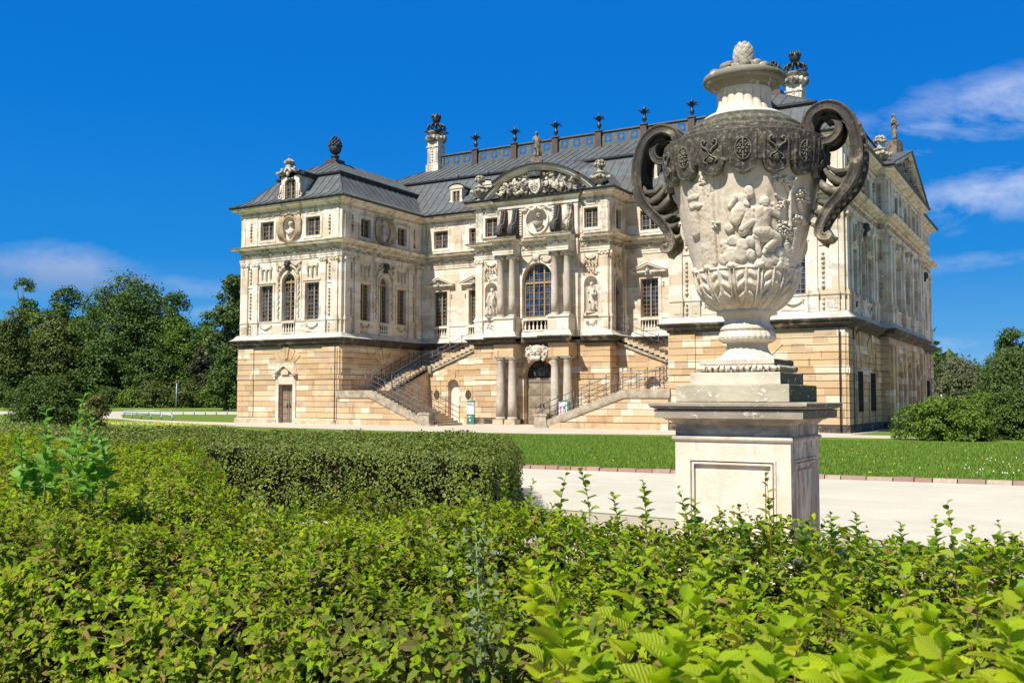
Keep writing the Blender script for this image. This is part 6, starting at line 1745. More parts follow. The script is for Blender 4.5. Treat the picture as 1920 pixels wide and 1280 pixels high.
def tree(name, label, cat, base, h, lobes, mat, n=16000, leaf=.36, trunk=.35, group=None, bark=None, droop=0., fill=.35, sd=1, clump=.95):
    """lobes: (dx, dy, z, rx, ry, rz) relative to the base; clumps of leaves spread over and through them"""
    r = np.random.default_rng(sd); T = thing(name, label, cat, base, group)
    L = np.array(lobes,float); vol = (L[:,3]*L[:,4]*L[:,5])**(2/3); w = vol/vol.sum()
    nc = max(40,int(n/42)); which = r.choice(len(L),nc,p=w); d = rnd_dirs(nc,r); d[:,2] = np.where(d[:,2]<-.55,-d[:,2],d[:,2])
    rad = np.where(r.random(nc)<fill, r.random(nc)**.5, .86+.26*r.random(nc))
    cen = L[which,:3]+d*rad[:,None]*L[which,3:]
    cs = clump*(.55+.9*r.random(nc))
    k = r.integers(0,nc,n); off = rnd_dirs(n,r)*(r.random(n)**.45)[:,None]*cs[k][:,None]; off[:,2] *= .62
    pos = cen[k]+off; pos[:,2] -= droop*np.abs(r.normal(size=n))*1.5
    nrm = d[k]*.5+off/np.maximum(cs[k][:,None],.1)*.7+rnd_dirs(n,r)*.75+np.array([0,0,.45])
    if droop: nrm[:,2] *= .2
    pos += np.array(base); keep = pos[:,2] > .05; pos = pos[keep]; nrm = nrm[keep]; m_ = len(pos)
    size = leaf*(.6+.8*r.random(m_))
    leaves('crown', pos, frames(nrm,r.random(m_)*6.28), size, 'far', mat, T)
    m = MB(); rr = random.Random(sd); bx,by,bz = base; zc = float(L[:,2].mean())
    top = (bx+rr.uniform(-.4,.4),by,bz+min(zc,h*.6))
    if trunk:
        m.tube([(bx,by,-.1),(bx+.1,by,h*.12),(top[0],top[1],top[2])],[trunk*1.3,trunk,trunk*.6],9)
        for l in lobes:
            e = (bx+l[0],by+l[1],bz+l[2]+l[5]*.3); s0 = (bx+.1,by,h*.2+rr.uniform(0,h*.12)); mid = ((s0[0]*.5+e[0]*.5),(s0[1]+e[1])/2,(s0[2]*.6+e[2]*.4))
            m.tube([s0,mid,e],[trunk*.5,trunk*.32,trunk*.1],7)
            for q in range(3):
                dd = rnd_dirs(1,r)[0]; e2 = (e[0]+dd[0]*l[3]*.8,e[1]+dd[1]*l[4]*.8,e[2]+abs(dd[2])*l[5]*.5); m.tube([mid,e2],[trunk*.18,trunk*.05],5)
        m.build('trunk', bark or M['bark'], T)
    return T

def hedge(name, label, poly, z, mat, dens, size, kind, group=None, bump=.05, shoots=0, core_in=.24, front=1.5, sd=5, xr=None, extra=None, edge_r=.18, tilt=.8, sprig=False, core_lat=.13):
    """poly: footprint counter-clockwise; leaves over the top and the sides, a solid near-black core painting the shade inside"""
    r = np.random.default_rng(sd); c = np.mean(poly,axis=0)
    T = thing(name, label, 'hedge', (float(c[0]),float(c[1]),0), group)
    P = np.array(poly,float)
    def inside(q):
        res = np.zeros(len(q),bool); j = len(P)-1
        for i in range(len(P)):
            a,b = P[i],P[j]; cr = ((a[1]>q[:,1])!=(b[1]>q[:,1])) & (q[:,0] < (b[0]-a[0])*(q[:,1]-a[1])/(b[1]-a[1]+1e-12)+a[0]); res ^= cr; j = i
        return res
    def dist(q):
        d = np.full(len(q),9e9); nn = np.zeros((len(q),2))
        for i in range(len(P)):
            a,b = P[i],P[(i+1)%len(P)]; e = b-a; t = np.clip(((q-a)@e)/(e@e),0,1); f = q-a-t[:,None]*e; dd = np.hypot(f[:,0],f[:,1]); m_ = dd<d; d[m_] = dd[m_]
            on = np.array([e[1],-e[0]])/np.linalg.norm(e); nn[m_] = on
        return d,nn
    def hz(q):
        x,y = q[:,0],q[:,1]
        return bump*(1.1*np.sin(x*.9+y*1.3+1)+np.sin(x*1.9+y*.7)+np.sin(y*2.7-x*1.1)+.7*np.sin(x*4.3+2)+.6*np.sin(y*5.1+x*3.3))*.5
    lo,hi = P.min(0),P.max(0); area = np.prod(hi-lo)
    q = lo+(hi-lo)*r.random((int(area*dens),2)); q = q[inside(q)]
    if xr is not None: q = q[xr(q)]
    d,nn = dist(q); zt = z+hz(q)-edge_r*np.clip(1-d/.35,0,1)**2
    dep = r.random(len(q))**1.4*.2
    pos = np.column_stack([q,zt-dep]); nrm = np.column_stack([nn*np.clip(1-d/.3,0,1)[:,None]*1.,np.full(len(q),1.)])+rnd_dirs(len(q),r)*tilt
    A = [pos]; B = [nrm]
    for i in range(len(P)):
        a,b = P[i],P[(i+1)%len(P)]; e = b-a; L = np.linalg.norm(e); on = np.array([e[1],-e[0]])/L
        k = int(L*z*dens*front); t = r.random(k); zz = r.random(k)*(z-.03); s = a+t[:,None]*e
        if xr is not None: 
            m_ = xr(s); s = s[m_]; zz = zz[m_]
        off = -r.random(len(s))**1.5*.15+.03*np.sin(s[:,0]*3+zz*5)+.05*np.sin(s[:,0]*1.3+s[:,1]*1.7)-.04*np.clip((zz-z+.2)/.2,0,1)
        A.append(np.column_stack([s+on*off[:,None],zz+hz(s)*np.clip(zz/z,0,1)])); B.append(np.column_stack([np.tile(on,(len(s),1)),np.full(len(s),.45)])+rnd_dirs(len(s),r)*tilt)
    pos = np.concatenate(A); nrm = np.concatenate(B); n = len(pos)
    gap = np.sin(pos[:,0]*7.3+2*np.sin(pos[:,1]*3.1)+pos[:,2]*5)*np.sin(pos[:,1]*8.1+1.7*np.sin(pos[:,0]*4.3)-pos[:,2]*9)
    kp = (gap < .33) | (r.random(n) < .18); pos,nrm = pos[kp],nrm[kp]; n = len(pos)
    if sprig:
        k7 = 7; m7 = n//k7; sel = r.permutation(n)[:m7]; c0 = pos[sel]; ax = nrm[sel]-0; ax /= np.linalg.norm(ax,axis=1,keepdims=True); ax = ax*.8+np.array([0,0,.35]); ax /= np.linalg.norm(ax,axis=1,keepdims=True)
        F0 = frames(ax,r.random(m7)*6.28); ln = (.04+.07*r.random(m7)**2)*(size/.045); s0 = size*(.75+.6*r.random(m7))
        P_,R_m,Z_,Tt = [],[],[],[]
        for j in range(k7):
            t = j/(k7-1); az = j*2.4+r.normal(size=m7)*.3; psi = .05+.75*t+r.normal(size=m7)*.25
            rad = F0[:,:,0]*np.cos(az)[:,None]+F0[:,:,1]*np.sin(az)[:,None]; d_ = rad*np.cos(psi)[:,None]+F0[:,:,2]*np.sin(psi)[:,None]
            nn_ = F0[:,:,2]*np.cos(psi)[:,None]-rad*np.sin(psi)[:,None]+rnd_dirs(m7,r)*.28; nn_ -= (nn_*d_).sum(1,keepdims=True)*d_; nn_ /= np.linalg.norm(nn_,axis=1,keepdims=True)
            x_ = np.cross(d_,nn_); P_.append(c0+F0[:,:,2]*(ln*(t-.35))[:,None]); R_m.append(np.stack([x_,d_,nn_],2)); Z_.append(s0*(1.08-.5*t)*(.8+.4*r.random(m7))); Tt.append(np.full(m7,t))
        P_ = np.concatenate(P_); R_m = np.concatenate(R_m); Z_ = np.concatenate(Z_); Tt = np.concatenate(Tt)
        ok = np.hypot(P_[:,0]-CAMP[0],P_[:,1]-CAMP[1])>.75; P_,R_m,Z_,Tt = P_[ok],R_m[ok],Z_[ok],Tt[ok]
        yg = (Tt > .45) & (P_[:,2] > z-.2) & (r.random(len(P_)) < .6)
        leaves('foliage', P_[~yg], R_m[~yg], Z_[~yg], kind, mat, T)
        if yg.any(): leaves('young_foliage', P_[yg], R_m[yg], Z_[yg], kind, M['youngleaf'], T)
        h2 = r.permutation(n)[:int(n*.42)]; pos = pos[h2]-nrm[h2]/np.linalg.norm(nrm[h2],axis=1,keepdims=True)*.05; pos[:,2] -= .02; nrm = nrm[h2]; n = len(pos)
    sz = size*(.55+.75*r.random(n))
    keep = np.hypot(pos[:,0]-CAMP[0],pos[:,1]-CAMP[1])>.5; pos,nrm,sz = pos[keep],nrm[keep],sz[keep]; n = len(pos)
    if n: leaves('inner_foliage' if sprig else 'foliage', pos, frames(nrm,r.random(n)*6.28), sz, kind, mat, T)
    # solid near-black core, painted shade behind the gaps in the leaves
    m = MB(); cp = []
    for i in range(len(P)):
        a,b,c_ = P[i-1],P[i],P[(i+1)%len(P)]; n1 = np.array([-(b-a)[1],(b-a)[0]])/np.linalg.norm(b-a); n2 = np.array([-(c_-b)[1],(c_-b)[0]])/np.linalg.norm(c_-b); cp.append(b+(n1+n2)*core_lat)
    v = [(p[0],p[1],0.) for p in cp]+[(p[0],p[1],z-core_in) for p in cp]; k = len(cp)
    if sprig:
        nt_ = 3500; q = lo+(hi-lo)*r.random((nt_*3,2)); q = q[inside(q)]
        if xr is not None: q = q[xr(q)]
        q = q[:nt_]; a_ = np.column_stack([q,np.full(len(q),z)+hz(q)-.26+.12*r.random(len(q))]); d_ = rnd_dirs(len(q),r)*(.10+.16*r.random(len(q)))[:,None]; d_[:,2] = np.abs(d_[:,2])*.9
        b_ = a_+d_; s_ = np.cross(d_,rnd_dirs(len(q),r)); s_ /= np.linalg.norm(s_,axis=1,keepdims=True); s_ *= .0028; t_ = np.cross(s_,d_); t_ /= np.linalg.norm(t_,axis=1,keepdims=True); t_ *= .0028
        V_ = np.stack([a_-s_,a_+s_,b_+s_*.5,b_-s_*.5,a_-t_,a_+t_,b_+t_*.5,b_-t_*.5],1).reshape(-1,3); Q_ = (np.arange(len(q))[:,None,None]*8+np.array([[0,1,2,3],[4,5,6,7]])[None]).reshape(-1,4)
        np_mesh('branches',V_,Q_,M['branch'],T)
    m.add(v,[list(range(k))[::-1],list(range(k,2*k))]+[(i,(i+1)%k,(i+1)%k+k,i+k) for i in range(k)]); m.build('shade_core', M['coreshade'], T)
    return T

def shoot_mesh(r, h, nl, ls, spread=.35):
    """an upright young shoot: curved stem and alternating leaves growing smaller to the tip"""
    ben = r.uniform(-.25,.25,2); ts = np.linspace(0,1,7); pts = [(ben[0]*h*t*t,ben[1]*h*t*t,h*t) for t in ts]
    pos = []; nrm = []; sp = []; sz = []; dirs = []
    for i in range(nl):
        t = .22+.78*i/(nl-1); p = (ben[0]*h*t*t,ben[1]*h*t*t,h*t); a = i*2.4+r.uniform(-.4,.4); up = r.uniform(.3,1.3)+.6*t
        d = np.array([math.cos(a),math.sin(a),up*.7]); d /= np.linalg.norm(d); s = ls*(1.05-.62*t**2)*r.uniform(.8,1.15)
        pos.append(p); dirs.append(d); sz.append(s)
    pos = np.array(pos); d = np.array(dirs); side = np.cross(d,[0,0,1.]); side /= np.linalg.norm(side,axis=1,keepdims=True)
    roll = r.normal(size=len(d))*.35; n = np.cross(side,d); n = n*np.cos(roll)[:,None]+side*np.sin(roll)[:,None]; x = np.cross(d,n)
    R = np.stack([x,d,n],2)
    return pts,pos,R,np.array(sz)

def add_shoots(T, spots, mat, kind='near', name='shoot', stem=None):
    """spots: (x, y, z foot, height, leaves, leaf length)"""
    r = np.random.default_rng(77)
    for (x,y,z,h,nl,ls) in spots:
        pts,pos,R,sz = shoot_mesh(r,h,nl,ls); o = np.array([x,y,z])
        m = MB(); m.tube([tuple(np.array(p)+o) for p in pts],list(np.linspace(.0022,.0009,len(pts))*(1 if ls<.1 else 2.5)),5)
        s = m.build(name, stem or M['stem'], T); leaves('leaf_spray', pos+o, R, sz, kind, mat, s)
def nature_mats():
    M['bark'] = mat_plain('bark', (.09,.07,.05), .9, var=.4)
    M['coreshade'] = mat_plain('hedge_core_shade', (.014,.013,.006), 1., var=.8, scale=40., bump=1., spec=0.); M['branch'] = mat_plain('hedge_branches', (.13,.085,.05), .9, var=.4, scale=20.)  # hedge core colour is near-black, the inner shade painted in
    M['stem'] = mat_plain('shoot_stem', (.20,.12,.05), .6)
    M['gstem'] = mat_plain('green_stem', (.13,.20,.05), .6)
    M['hedgeleaf'] = mat_leaf('hornbeam_leaves', [(.07,.15,.008),(.15,.28,.010),(.25,.39,.012),(.40,.49,.015),(.19,.30,.012),(.38,.24,.09),(.09,.17,.008),(.33,.44,.014)], .38, .5, True, spec=.2)
    M['hedgeleaf2'] = mat_leaf('hedge_leaves_far', [(.08,.14,.018),(.13,.20,.02),(.20,.27,.03),(.24,.25,.04),(.12,.19,.02),(.22,.16,.07)], .3, .5)
    M['youngleaf'] = mat_leaf('young_leaves', [(.28,.50,.01),(.40,.58,.015),(.55,.64,.02),(.30,.48,.01),(.55,.46,.05)], .5, .5, True, spec=.2)
    M['shootleaf'] = mat_leaf('shoot_leaves', [(.09,.21,.014),(.16,.32,.018),(.26,.43,.025),(.42,.44,.05)], .4, .4, True)
    M['weedleaf'] = mat_leaf('weed_leaves', [(.16,.38,.05),(.22,.48,.07),(.30,.52,.09)], .5, .5, True)
    M['greyleaf'] = mat_leaf('mugwort_leaves', [(.13,.19,.07),(.19,.25,.10)], .2, .7)
    T = lambda n,c: mat_leaf(n,[tuple(x*k for x in c) for k in (.65,.9,1.15,1.45)],.25,.5,spec=.25)
    M['t_dark'] = T('oak_leaves',(.07,.125,.02)); M['t_olive'] = T('maple_leaves',(.105,.135,.024)); M['t_bright'] = T('lime_leaves',(.10,.175,.016))
    M['t_yel'] = T('yellow_green_leaves',(.16,.22,.03)); M['t_blue'] = T('bluish_leaves',(.08,.125,.028)); M['t_red'] = T('copper_leaves',(.055,.06,.025))
    M['t_grey'] = T('willow_leaves',(.12,.135,.06)); M['t_bush'] = T('bush_leaves',(.075,.125,.018)); M['t_russet'] = T('russet_leaves',(.13,.135,.03)); M['t_bush2'] = T('bright_bush_leaves',(.12,.19,.02))

def mat_lawn():
    n = NT('lawn'); p = n.pos(); g = n.noise(p,.35,5,.6); f = n.noise(p,6.,5,.7); h = n.noise(n.vm('MULTIPLY',p,(1,1,1)),60.,4,.7)
    col = n.mix(n.rng(g,.35,.65), (.115,.19,.022), (.165,.245,.03))
    col = n.mix(n.rng(f,.4,.7,0,.6), col, (.19,.25,.04)); col = n.mix(n.rng(h,.4,.7,0,.5), col, (.05,.10,.012))
    b = n.noise(p,.9,5,.7); col = n.mix(n.rng(b,.66,.74,0,.6), col, (.13,.10,.05))
    n.principled(col,.9,n.bump(n.math('ADD',f,h),.8,.04),spec=.2); return n.m
def mat_path(name,c,grain=30.,amt=.3):
    n = NT(name); p = n.pos(); g = n.noise(p,.5,5,.6); f = n.noise(p,grain,4,.7); v = n.vor(p,grain*1.4)
    col = n.mix(n.rng(g,.3,.7), c, tuple(x*.80 for x in c)); w_ = n.noise(n.vm('MULTIPLY', p, (.25,1.6,1.)), 1.3, 5, .6); col = n.mix(n.rng(w_,.5,.68,0,.45), col, tuple(x*.72 for x in c)); col = n.mix(n.rng(f,.45,.75,0,amt), col, tuple(x*.6 for x in c))
    col = n.mix(n.rng(v,.0,.5,amt,0), col, tuple(min(1,x*1.2) for x in c))
    n.principled(col,.92,n.bump(n.math('ADD',f,v),.5,.01),spec=.2); return n.m

def survey(u, v, z=0.):
    """ground position read off the photograph (calibrated view, 1920 px wide)"""
    yaw,pitch,roll = R_(30.035),R_(3.389),R_(.085)
    F = Vector((-math.sin(yaw)*math.cos(pitch),math.cos(yaw)*math.cos(pitch),math.sin(pitch))); Rv = Vector((math.cos(yaw),math.sin(yaw),0)); U = Rv.cross(F)
    R2 = Rv*math.cos(roll)+U*math.sin(roll); U2 = -Rv*math.sin(roll)+U*math.cos(roll)
    d = F+R2*(u-960)/1838.36-U2*(v-640)/1838.36; t = (z-1.753)/d.z
    return (45.12+t*d.x, -53.843+t*d.y)

def sheet(name, pts, z, mat):
    m = MB(); m.add([(x,y,z) for x,y in pts],[list(range(len(pts)))]); o = m.build(name, mat, recalc=False)
    return tag(o, kind='structure')

def build_ground():
    lawn = mat_lawn(); sand = mat_path('sand_path',(.60,.555,.445)); grav = mat_path('gravel',(.50,.42,.32),45.,.6); pave = mat_path('house_path',(.56,.49,.39),12.)
    sheet('ground',[(-900,-300),(900,-300),(900,1200),(-900,1200)],0,lawn)
    # path in front of the palace and round it
    yk = lambda x: -31.55+(x-33.07)*.083
    xs = list(range(-60,130,10))
    sheet('path',[(x,yk(x)-.4) for x in xs]+[(130,-42),(44.6,-41.7),(43.6,-41.1),(42.0,-40.35),(39.8,-40.),(38.,-39.8),(20,-39.6),(-60,-39.)],.004,sand)
    sheet('gravel',[(-60,-39.1),(20,-39.7),(38,-39.9),(39.8,-40.1),(42.,-40.45),(43.6,-41.2),(44.6,-41.8),(130,-42.1),(130,-60),(-60,-60)],.003,grav)
    sheet('path',[survey(445,798),(-4,-7.6),(12,-9.6),(20.8,-9.46),(24.6,-8.),(27.5,-7.4),(34.6,-6.6),(40,-5.7),(60,-3),(60,-1.2),(38,-2.6),(35,-2.2),(35.2,.2),(35.6,9.5),(35.6,36.),(-11,36),(-11,2.),survey(445,792)],.006,pave)
    sheet('path',[survey(*q) for q in ((150,783),(228,785.5),(260,789),(340,792.6),(446,798),(446,792),(340,789.3),(260,786),(231,783.5),(226,778),(232,776.8),(150,776.8))],.005,pave)
    sheet('path',[survey(*q) for q in ((-80,776.5),(232,776.8),(446,777.),(520,777.),(520,771.5),(446,771.6),(232,771.),(-80,770.6))],.0055,pave)
    # grassy bank under the far trees
    m = MB(); us = list(range(-260,1000,60)); v = []; f = []
    for u in us:
        ax = (u-960)/1838.; dx,dy = -.5005+.8657*ax,.8657+.5005*ax
        for d,z in ((152,-.02),(160,.28),(172,.84),(420,1.1)): v.append((CAMP[0]+dx*d,CAMP[1]+dy*d,z))
    for i in range(len(us)-1):
        for k in range(3): f.append((4*i+k,4*i+4+k,4*i+5+k,4*i+1+k))
    m.add(v,f,True); tag(m.build('lawn_bank',lawn,recalc=False),kind='structure')
    sheet('path',[(38,3.),(75,-1),(75,60),(36,60),(36,36),(38,30)],.0065,pave)  # unseen paving behind the shrubs, added to warm the light bounced onto the flank
    # kerb of red sandstone blocks
    m = MB(); r = random.Random(2); x = 10.
    while x < 70:
        L = r.uniform(.32,.55); y = yk(x+L/2); w = .24
        a = (x+.012,yk(x)+r.uniform(-.012,.012)); b = (x+L-.012,yk(x+L)+r.uniform(-.012,.012)); h = .085+r.uniform(-.01,.012)
        m.add([(a[0],a[1]-w-.15,0),(b[0],b[1]-w-.15,0),(b[0],b[1]-.12,0),(a[0],a[1]-.12,0),(a[0],a[1]-w-.13,h),(b[0],b[1]-w-.13,h),(b[0],b[1]-.12,h),(a[0],a[1]-.12,h)],[(4,5,6,7),(0,1,5,4),(1,2,6,5),(2,3,7,6),(3,0,4,7)]); x += L
    k = NT('kerb_sandstone'); p = k.pos(); isl = k.N('ShaderNodeNewGeometry').outputs['Random Per Island']
    col = k.ramp(isl,[(0,(.30,.16,.12)),(.35,(.36,.23,.17)),(.6,(.26,.17,.13)),(.8,(.40,.30,.22)),(1,(.47,.41,.34))]); f = k.noise(p,14.,4,.6)
    col = k.mix(k.rng(f,.4,.7,0,.4),col,(.20,.12,.08)); k.principled(col,.9,k.bump(f,.4,.02))
    tag(m.build('kerb',k.m), kind='structure')
    # short grass standing in the lawn
    R = np.random.default_rng(4); n = 210000; x = R.uniform(14,54,n); u = R.random(n)**1.5; y = np.array([-31.55+(a-33.07)*.083 for a in x])+.0+u*22
    keep = ((x-45.1)*-.5-(y+53.8)*-.865) > 0; x,y = x[keep],y[keep]; n = len(x)
    pos = np.column_stack([x,y,np.zeros(n)]); V = np.array([(-.006,0,0),(.006,0,0),(.004,.02,.6),(-.003,.03,1.)]); 
    hgt = R.uniform(.035,.085,n); a = R.random(n)*6.28; ca,sa = np.cos(a),np.sin(a); lean = R.uniform(.1,.7,n)
    P = np.empty((n,4,3)); w = .012*(.6+.9*u.repeat(1)[keep] if False else 1.)
    for i,(vx,vy,vz) in enumerate(((-1,0,0),(1,0,0),(.5,.5,.6),(-.2,1.,1.))):
        P[:,i,0] = x+ca*vx*.009-sa*vy*lean*hgt; P[:,i,1] = y+sa*vx*.009+ca*vy*lean*hgt; P[:,i,2] = vz*hgt
    Q = np.arange(n*4).reshape(n,4)
    gm = mat_leaf('grass_blades',[(.08,.17,.014),(.12,.24,.02),(.18,.30,.03),(.26,.32,.06)],.3,.6,spec=.2)
    tag(np_mesh('grass',P.reshape(-1,3),Q,gm), kind='stuff')
    # small flowers in the lawn
    for nm,col,n_,box in (('dandelions',(.65,.48,.02),90,((33,52),(-30.5,-14))),('daisies',(.7,.7,.65),110,((42.5,50),(-29.5,-21))),('yellow_flowers',(.62,.52,.05),420,((-19,-4),(-10.5,-5.2)))):
        m = MB(); r = random.Random(len(nm))
        for _ in range(n_):
            x = r.uniform(*box[0]); y = r.uniform(*box[1]); s = .013 if nm != 'yellow_flowers' else .035
            if nm == 'daisies' and r.random() > .5: x = r.gauss(46.2,.7); y = r.gauss(-25.3,.5)
            m.add([(x-s,y-s,.085),(x+s,y-s,.085),(x+s,y+s,.085),(x-s,y+s,.085),(x,y,.12)],[(0,1,4),(1,2,4),(2,3,4),(3,0,4)])
        tag(m.build(nm, mat_plain(nm,col,.7)), kind='stuff')

def build_hedges():
    hx = lambda q: ((q[:,0]-CAMP[0])*-.5+(q[:,1]-CAMP[1])*.866 > .3)
    near = [(33.,-51.3),(56.,-51.3),(56.,-48.75),(43.,-48.6),(39.3,-48.3),(37.4,-46.5),(35.1,-44.6),(33.,-43.),(24.,-43.),(24.,-48.)]
    vis = lambda q: (((q[:,0]-CAMP[0])*.866+(q[:,1]-CAMP[1])*.5) < .62*((q[:,0]-CAMP[0])*-.5+(q[:,1]-CAMP[1])*.866)+1.8) & (((q[:,0]-CAMP[0])*.866+(q[:,1]-CAMP[1])*.5) > -.62*((q[:,0]-CAMP[0])*-.5+(q[:,1]-CAMP[1])*.866)-1.8)
    near_ = lambda q: vis(q) & (np.hypot(q[:,0]-CAMP[0],q[:,1]-CAMP[1])<6.5)
    mid_ = lambda q: vis(q) & (np.hypot(q[:,0]-CAMP[0],q[:,1]-CAMP[1])>=6.5)
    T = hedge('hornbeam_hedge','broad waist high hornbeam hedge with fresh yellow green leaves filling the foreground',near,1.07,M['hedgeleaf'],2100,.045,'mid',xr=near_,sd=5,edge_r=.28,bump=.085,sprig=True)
    # the farther part of the same hedge, smaller leaf shapes
    r = np.random.default_rng(9)
    T2 = hedge('x','x',near,1.07,M['hedgeleaf'],1400,.05,'mid',xr=mid_,sd=6,edge_r=.28,bump=.085,sprig=True)
    for ch in list(T2.children):
        if 'foliage' in ch.name: ch.parent = T; ch.matrix_parent_inverse = Matrix.Translation(-T.location)
        else: bpy.data.objects.remove(ch)
    bpy.data.objects.remove(T2)
    far = [(22.,-42.9),(38.6,-42.9),(39.1,-42.5),(38.9,-41.6),(37.2,-39.),(35.9,-37.4),(22.,-37.4)]
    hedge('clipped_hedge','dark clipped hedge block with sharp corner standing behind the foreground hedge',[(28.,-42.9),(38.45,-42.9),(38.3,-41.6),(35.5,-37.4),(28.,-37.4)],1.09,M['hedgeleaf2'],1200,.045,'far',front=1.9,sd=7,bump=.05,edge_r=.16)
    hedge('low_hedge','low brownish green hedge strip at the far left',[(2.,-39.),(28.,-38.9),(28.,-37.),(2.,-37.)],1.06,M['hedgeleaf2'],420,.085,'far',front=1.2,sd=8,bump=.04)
    # upright shoots growing out of the hedge
    R = np.random.default_rng(21); spots = []
    def at(u,v,dist):    # a point at a given distance along the view ray (only used to place plants)
        ax = (u-960)/1838.; dx = -.5005+.8657*ax; dy = .8657+.5005*ax; return (CAMP[0]+dx*dist, CAMP[1]+dy*dist)
    def zof(v,dist): return 1.753-(v-750)/1838.*dist
    for u,vt,vb,d in ((1047,870,975,5.3),(1105,868,960,5.2),(1158,925,985,5.0),(1210,905,985,5.0),(1290,915,1010,4.4),(1440,880,1010,4.2),(1385,950,1010,4.5),(1300,940,1000,4.6),(1555,960,1030,4.2),(1600,965,1030,4.2),(1682,980,1060,4.),(1785,945,1090,3.7),(1888,980,1100,3.6),(950,880,950,5.5),(870,860,950,5.6),(990,900,960,5.4),(780,910,990,5.2),(560,900,990,5.6),(480,870,960,6.),(1340,1000,1060,4.),(1500,990,1040,4.2)):
        x,y = at(u,vt,d); zt = zof(vt,d); h = max(.14,(vb-vt)/1838.*d*1.25); spots.append((x,y,zt-h,h,int(R.integers(10,15)),.066 if u > 1000 else .055))
    for k in range(34):
        u = 20+k*29+R.uniform(-14,14); d = R.uniform(3.2,6.8); x,y = at(u,900,d); h = R.uniform(.16,.34)
        if -51.2 < y < -43.5 and x < 39.2+max(0,(-48.4-y))*9: spots.append((x,y,1.04,h,int(R.integers(9,14)),.05))
    for k in range(16):
        u = 1000+k*58+R.uniform(-20,20); d = R.uniform(3.4,4.6); x,y = at(u,900,d); h = R.uniform(.14,.26)
        if -51.3 < y < -48.7: spots.append((x,y,1.02,h,int(R.integers(9,14)),.062))
    add_shoots(T,spots,M['shootleaf'])
    spots = []
    for u,vt,d,h,ls in ((1165,1010,1.75,.30,.075),(1060,1085,1.7,.22,.07),(1250,1120,1.55,.2,.075),(1010,1130,1.75,.18,.07),(1420,1150,1.5,.18,.075),(1600,1110,1.5,.22,.075),(1700,1060,1.7,.25,.07),(1860,1080,1.5,.25,.075),(1900,1150,1.4,.2,.08),(1540,1200,1.35,.15,.08),(1350,1230,1.3,.12,.08),(1120,1220,1.35,.14,.075),(1780,1200,1.35,.16,.075),(1480,1080,1.8,.2,.065),(1290,1050,2.0,.22,.065),(1660,1160,1.45,.15,.075),(1230,1200,1.4,.14,.08),(1820,1010,2.2,.2,.06),(1005,1060,2.2,.15,.06),(1380,1080,1.9,.18,.065),(1730,1130,1.6,.15,.07),(1570,1050,2.1,.18,.06),(1900,1230,1.3,.1,.08),(1440,1240,1.25,.1,.08),(1640,1240,1.25,.1,.085)):
        x,y = at(u,vt,d); zt = zof(vt,d); spots.append((x,y,zt-h,h,int(R.integers(12,17)),ls))
    add_shoots(T,spots,M['youngleaf'])
    # tall weed at the left, mugwort stalk
    W_ = thing('weed','tall leafy light green weed growing out of the hedge at the left','weed',(*at(150,800,6.2),.6)); W_['label']='tall bright green weed with large toothed leaves rising from the hedge'
    spots = []
    for du,v,hh in ((0,775,.85),(-45,800,.7),(45,808,.7),(-85,840,.6),(70,850,.55),(15,830,.7),(-30,870,.5),(-60,900,.4),(40,890,.45)):
        x,y = at(135+du,v-28,6.2+.3*math.sin(du)); spots.append((x,y,zof(v-28,6.2)-hh*.8,hh*.8,17,.125))
    add_shoots(W_,spots,M['weedleaf'],name='stalk',stem=M['gstem'])
    G_ = thing('mugwort','grey green mugwort stalk with drooping leaves in front of the hedge','weed',(*at(912,1150,3.0),.6)); R2 = np.random.default_rng(5)
    x0,y0 = at(918,1150,3.0); z1 = zof(985,3.); m = MB(); m.tube([(x0,y0,z1-1.),(x0-.03,y0,z1-.4),(x0-.05,y0,z1)],[.005,.004,.002],6); st = m.build('stalk',M['gstem'],G_)
    n = 300; t = R2.random(n); pos = np.column_stack([x0-.05*t+R2.normal(size=n)*.03,y0+R2.normal(size=n)*.03,z1-.62*(1-t)]); d_ = rnd_dirs(n,R2); d_[:,2] = -.5
    leaves('leaf_spray',pos,frames(d_,R2.random(n)*6.28),.021*(.6+R2.random(n)),'mid',M['greyleaf'],st)

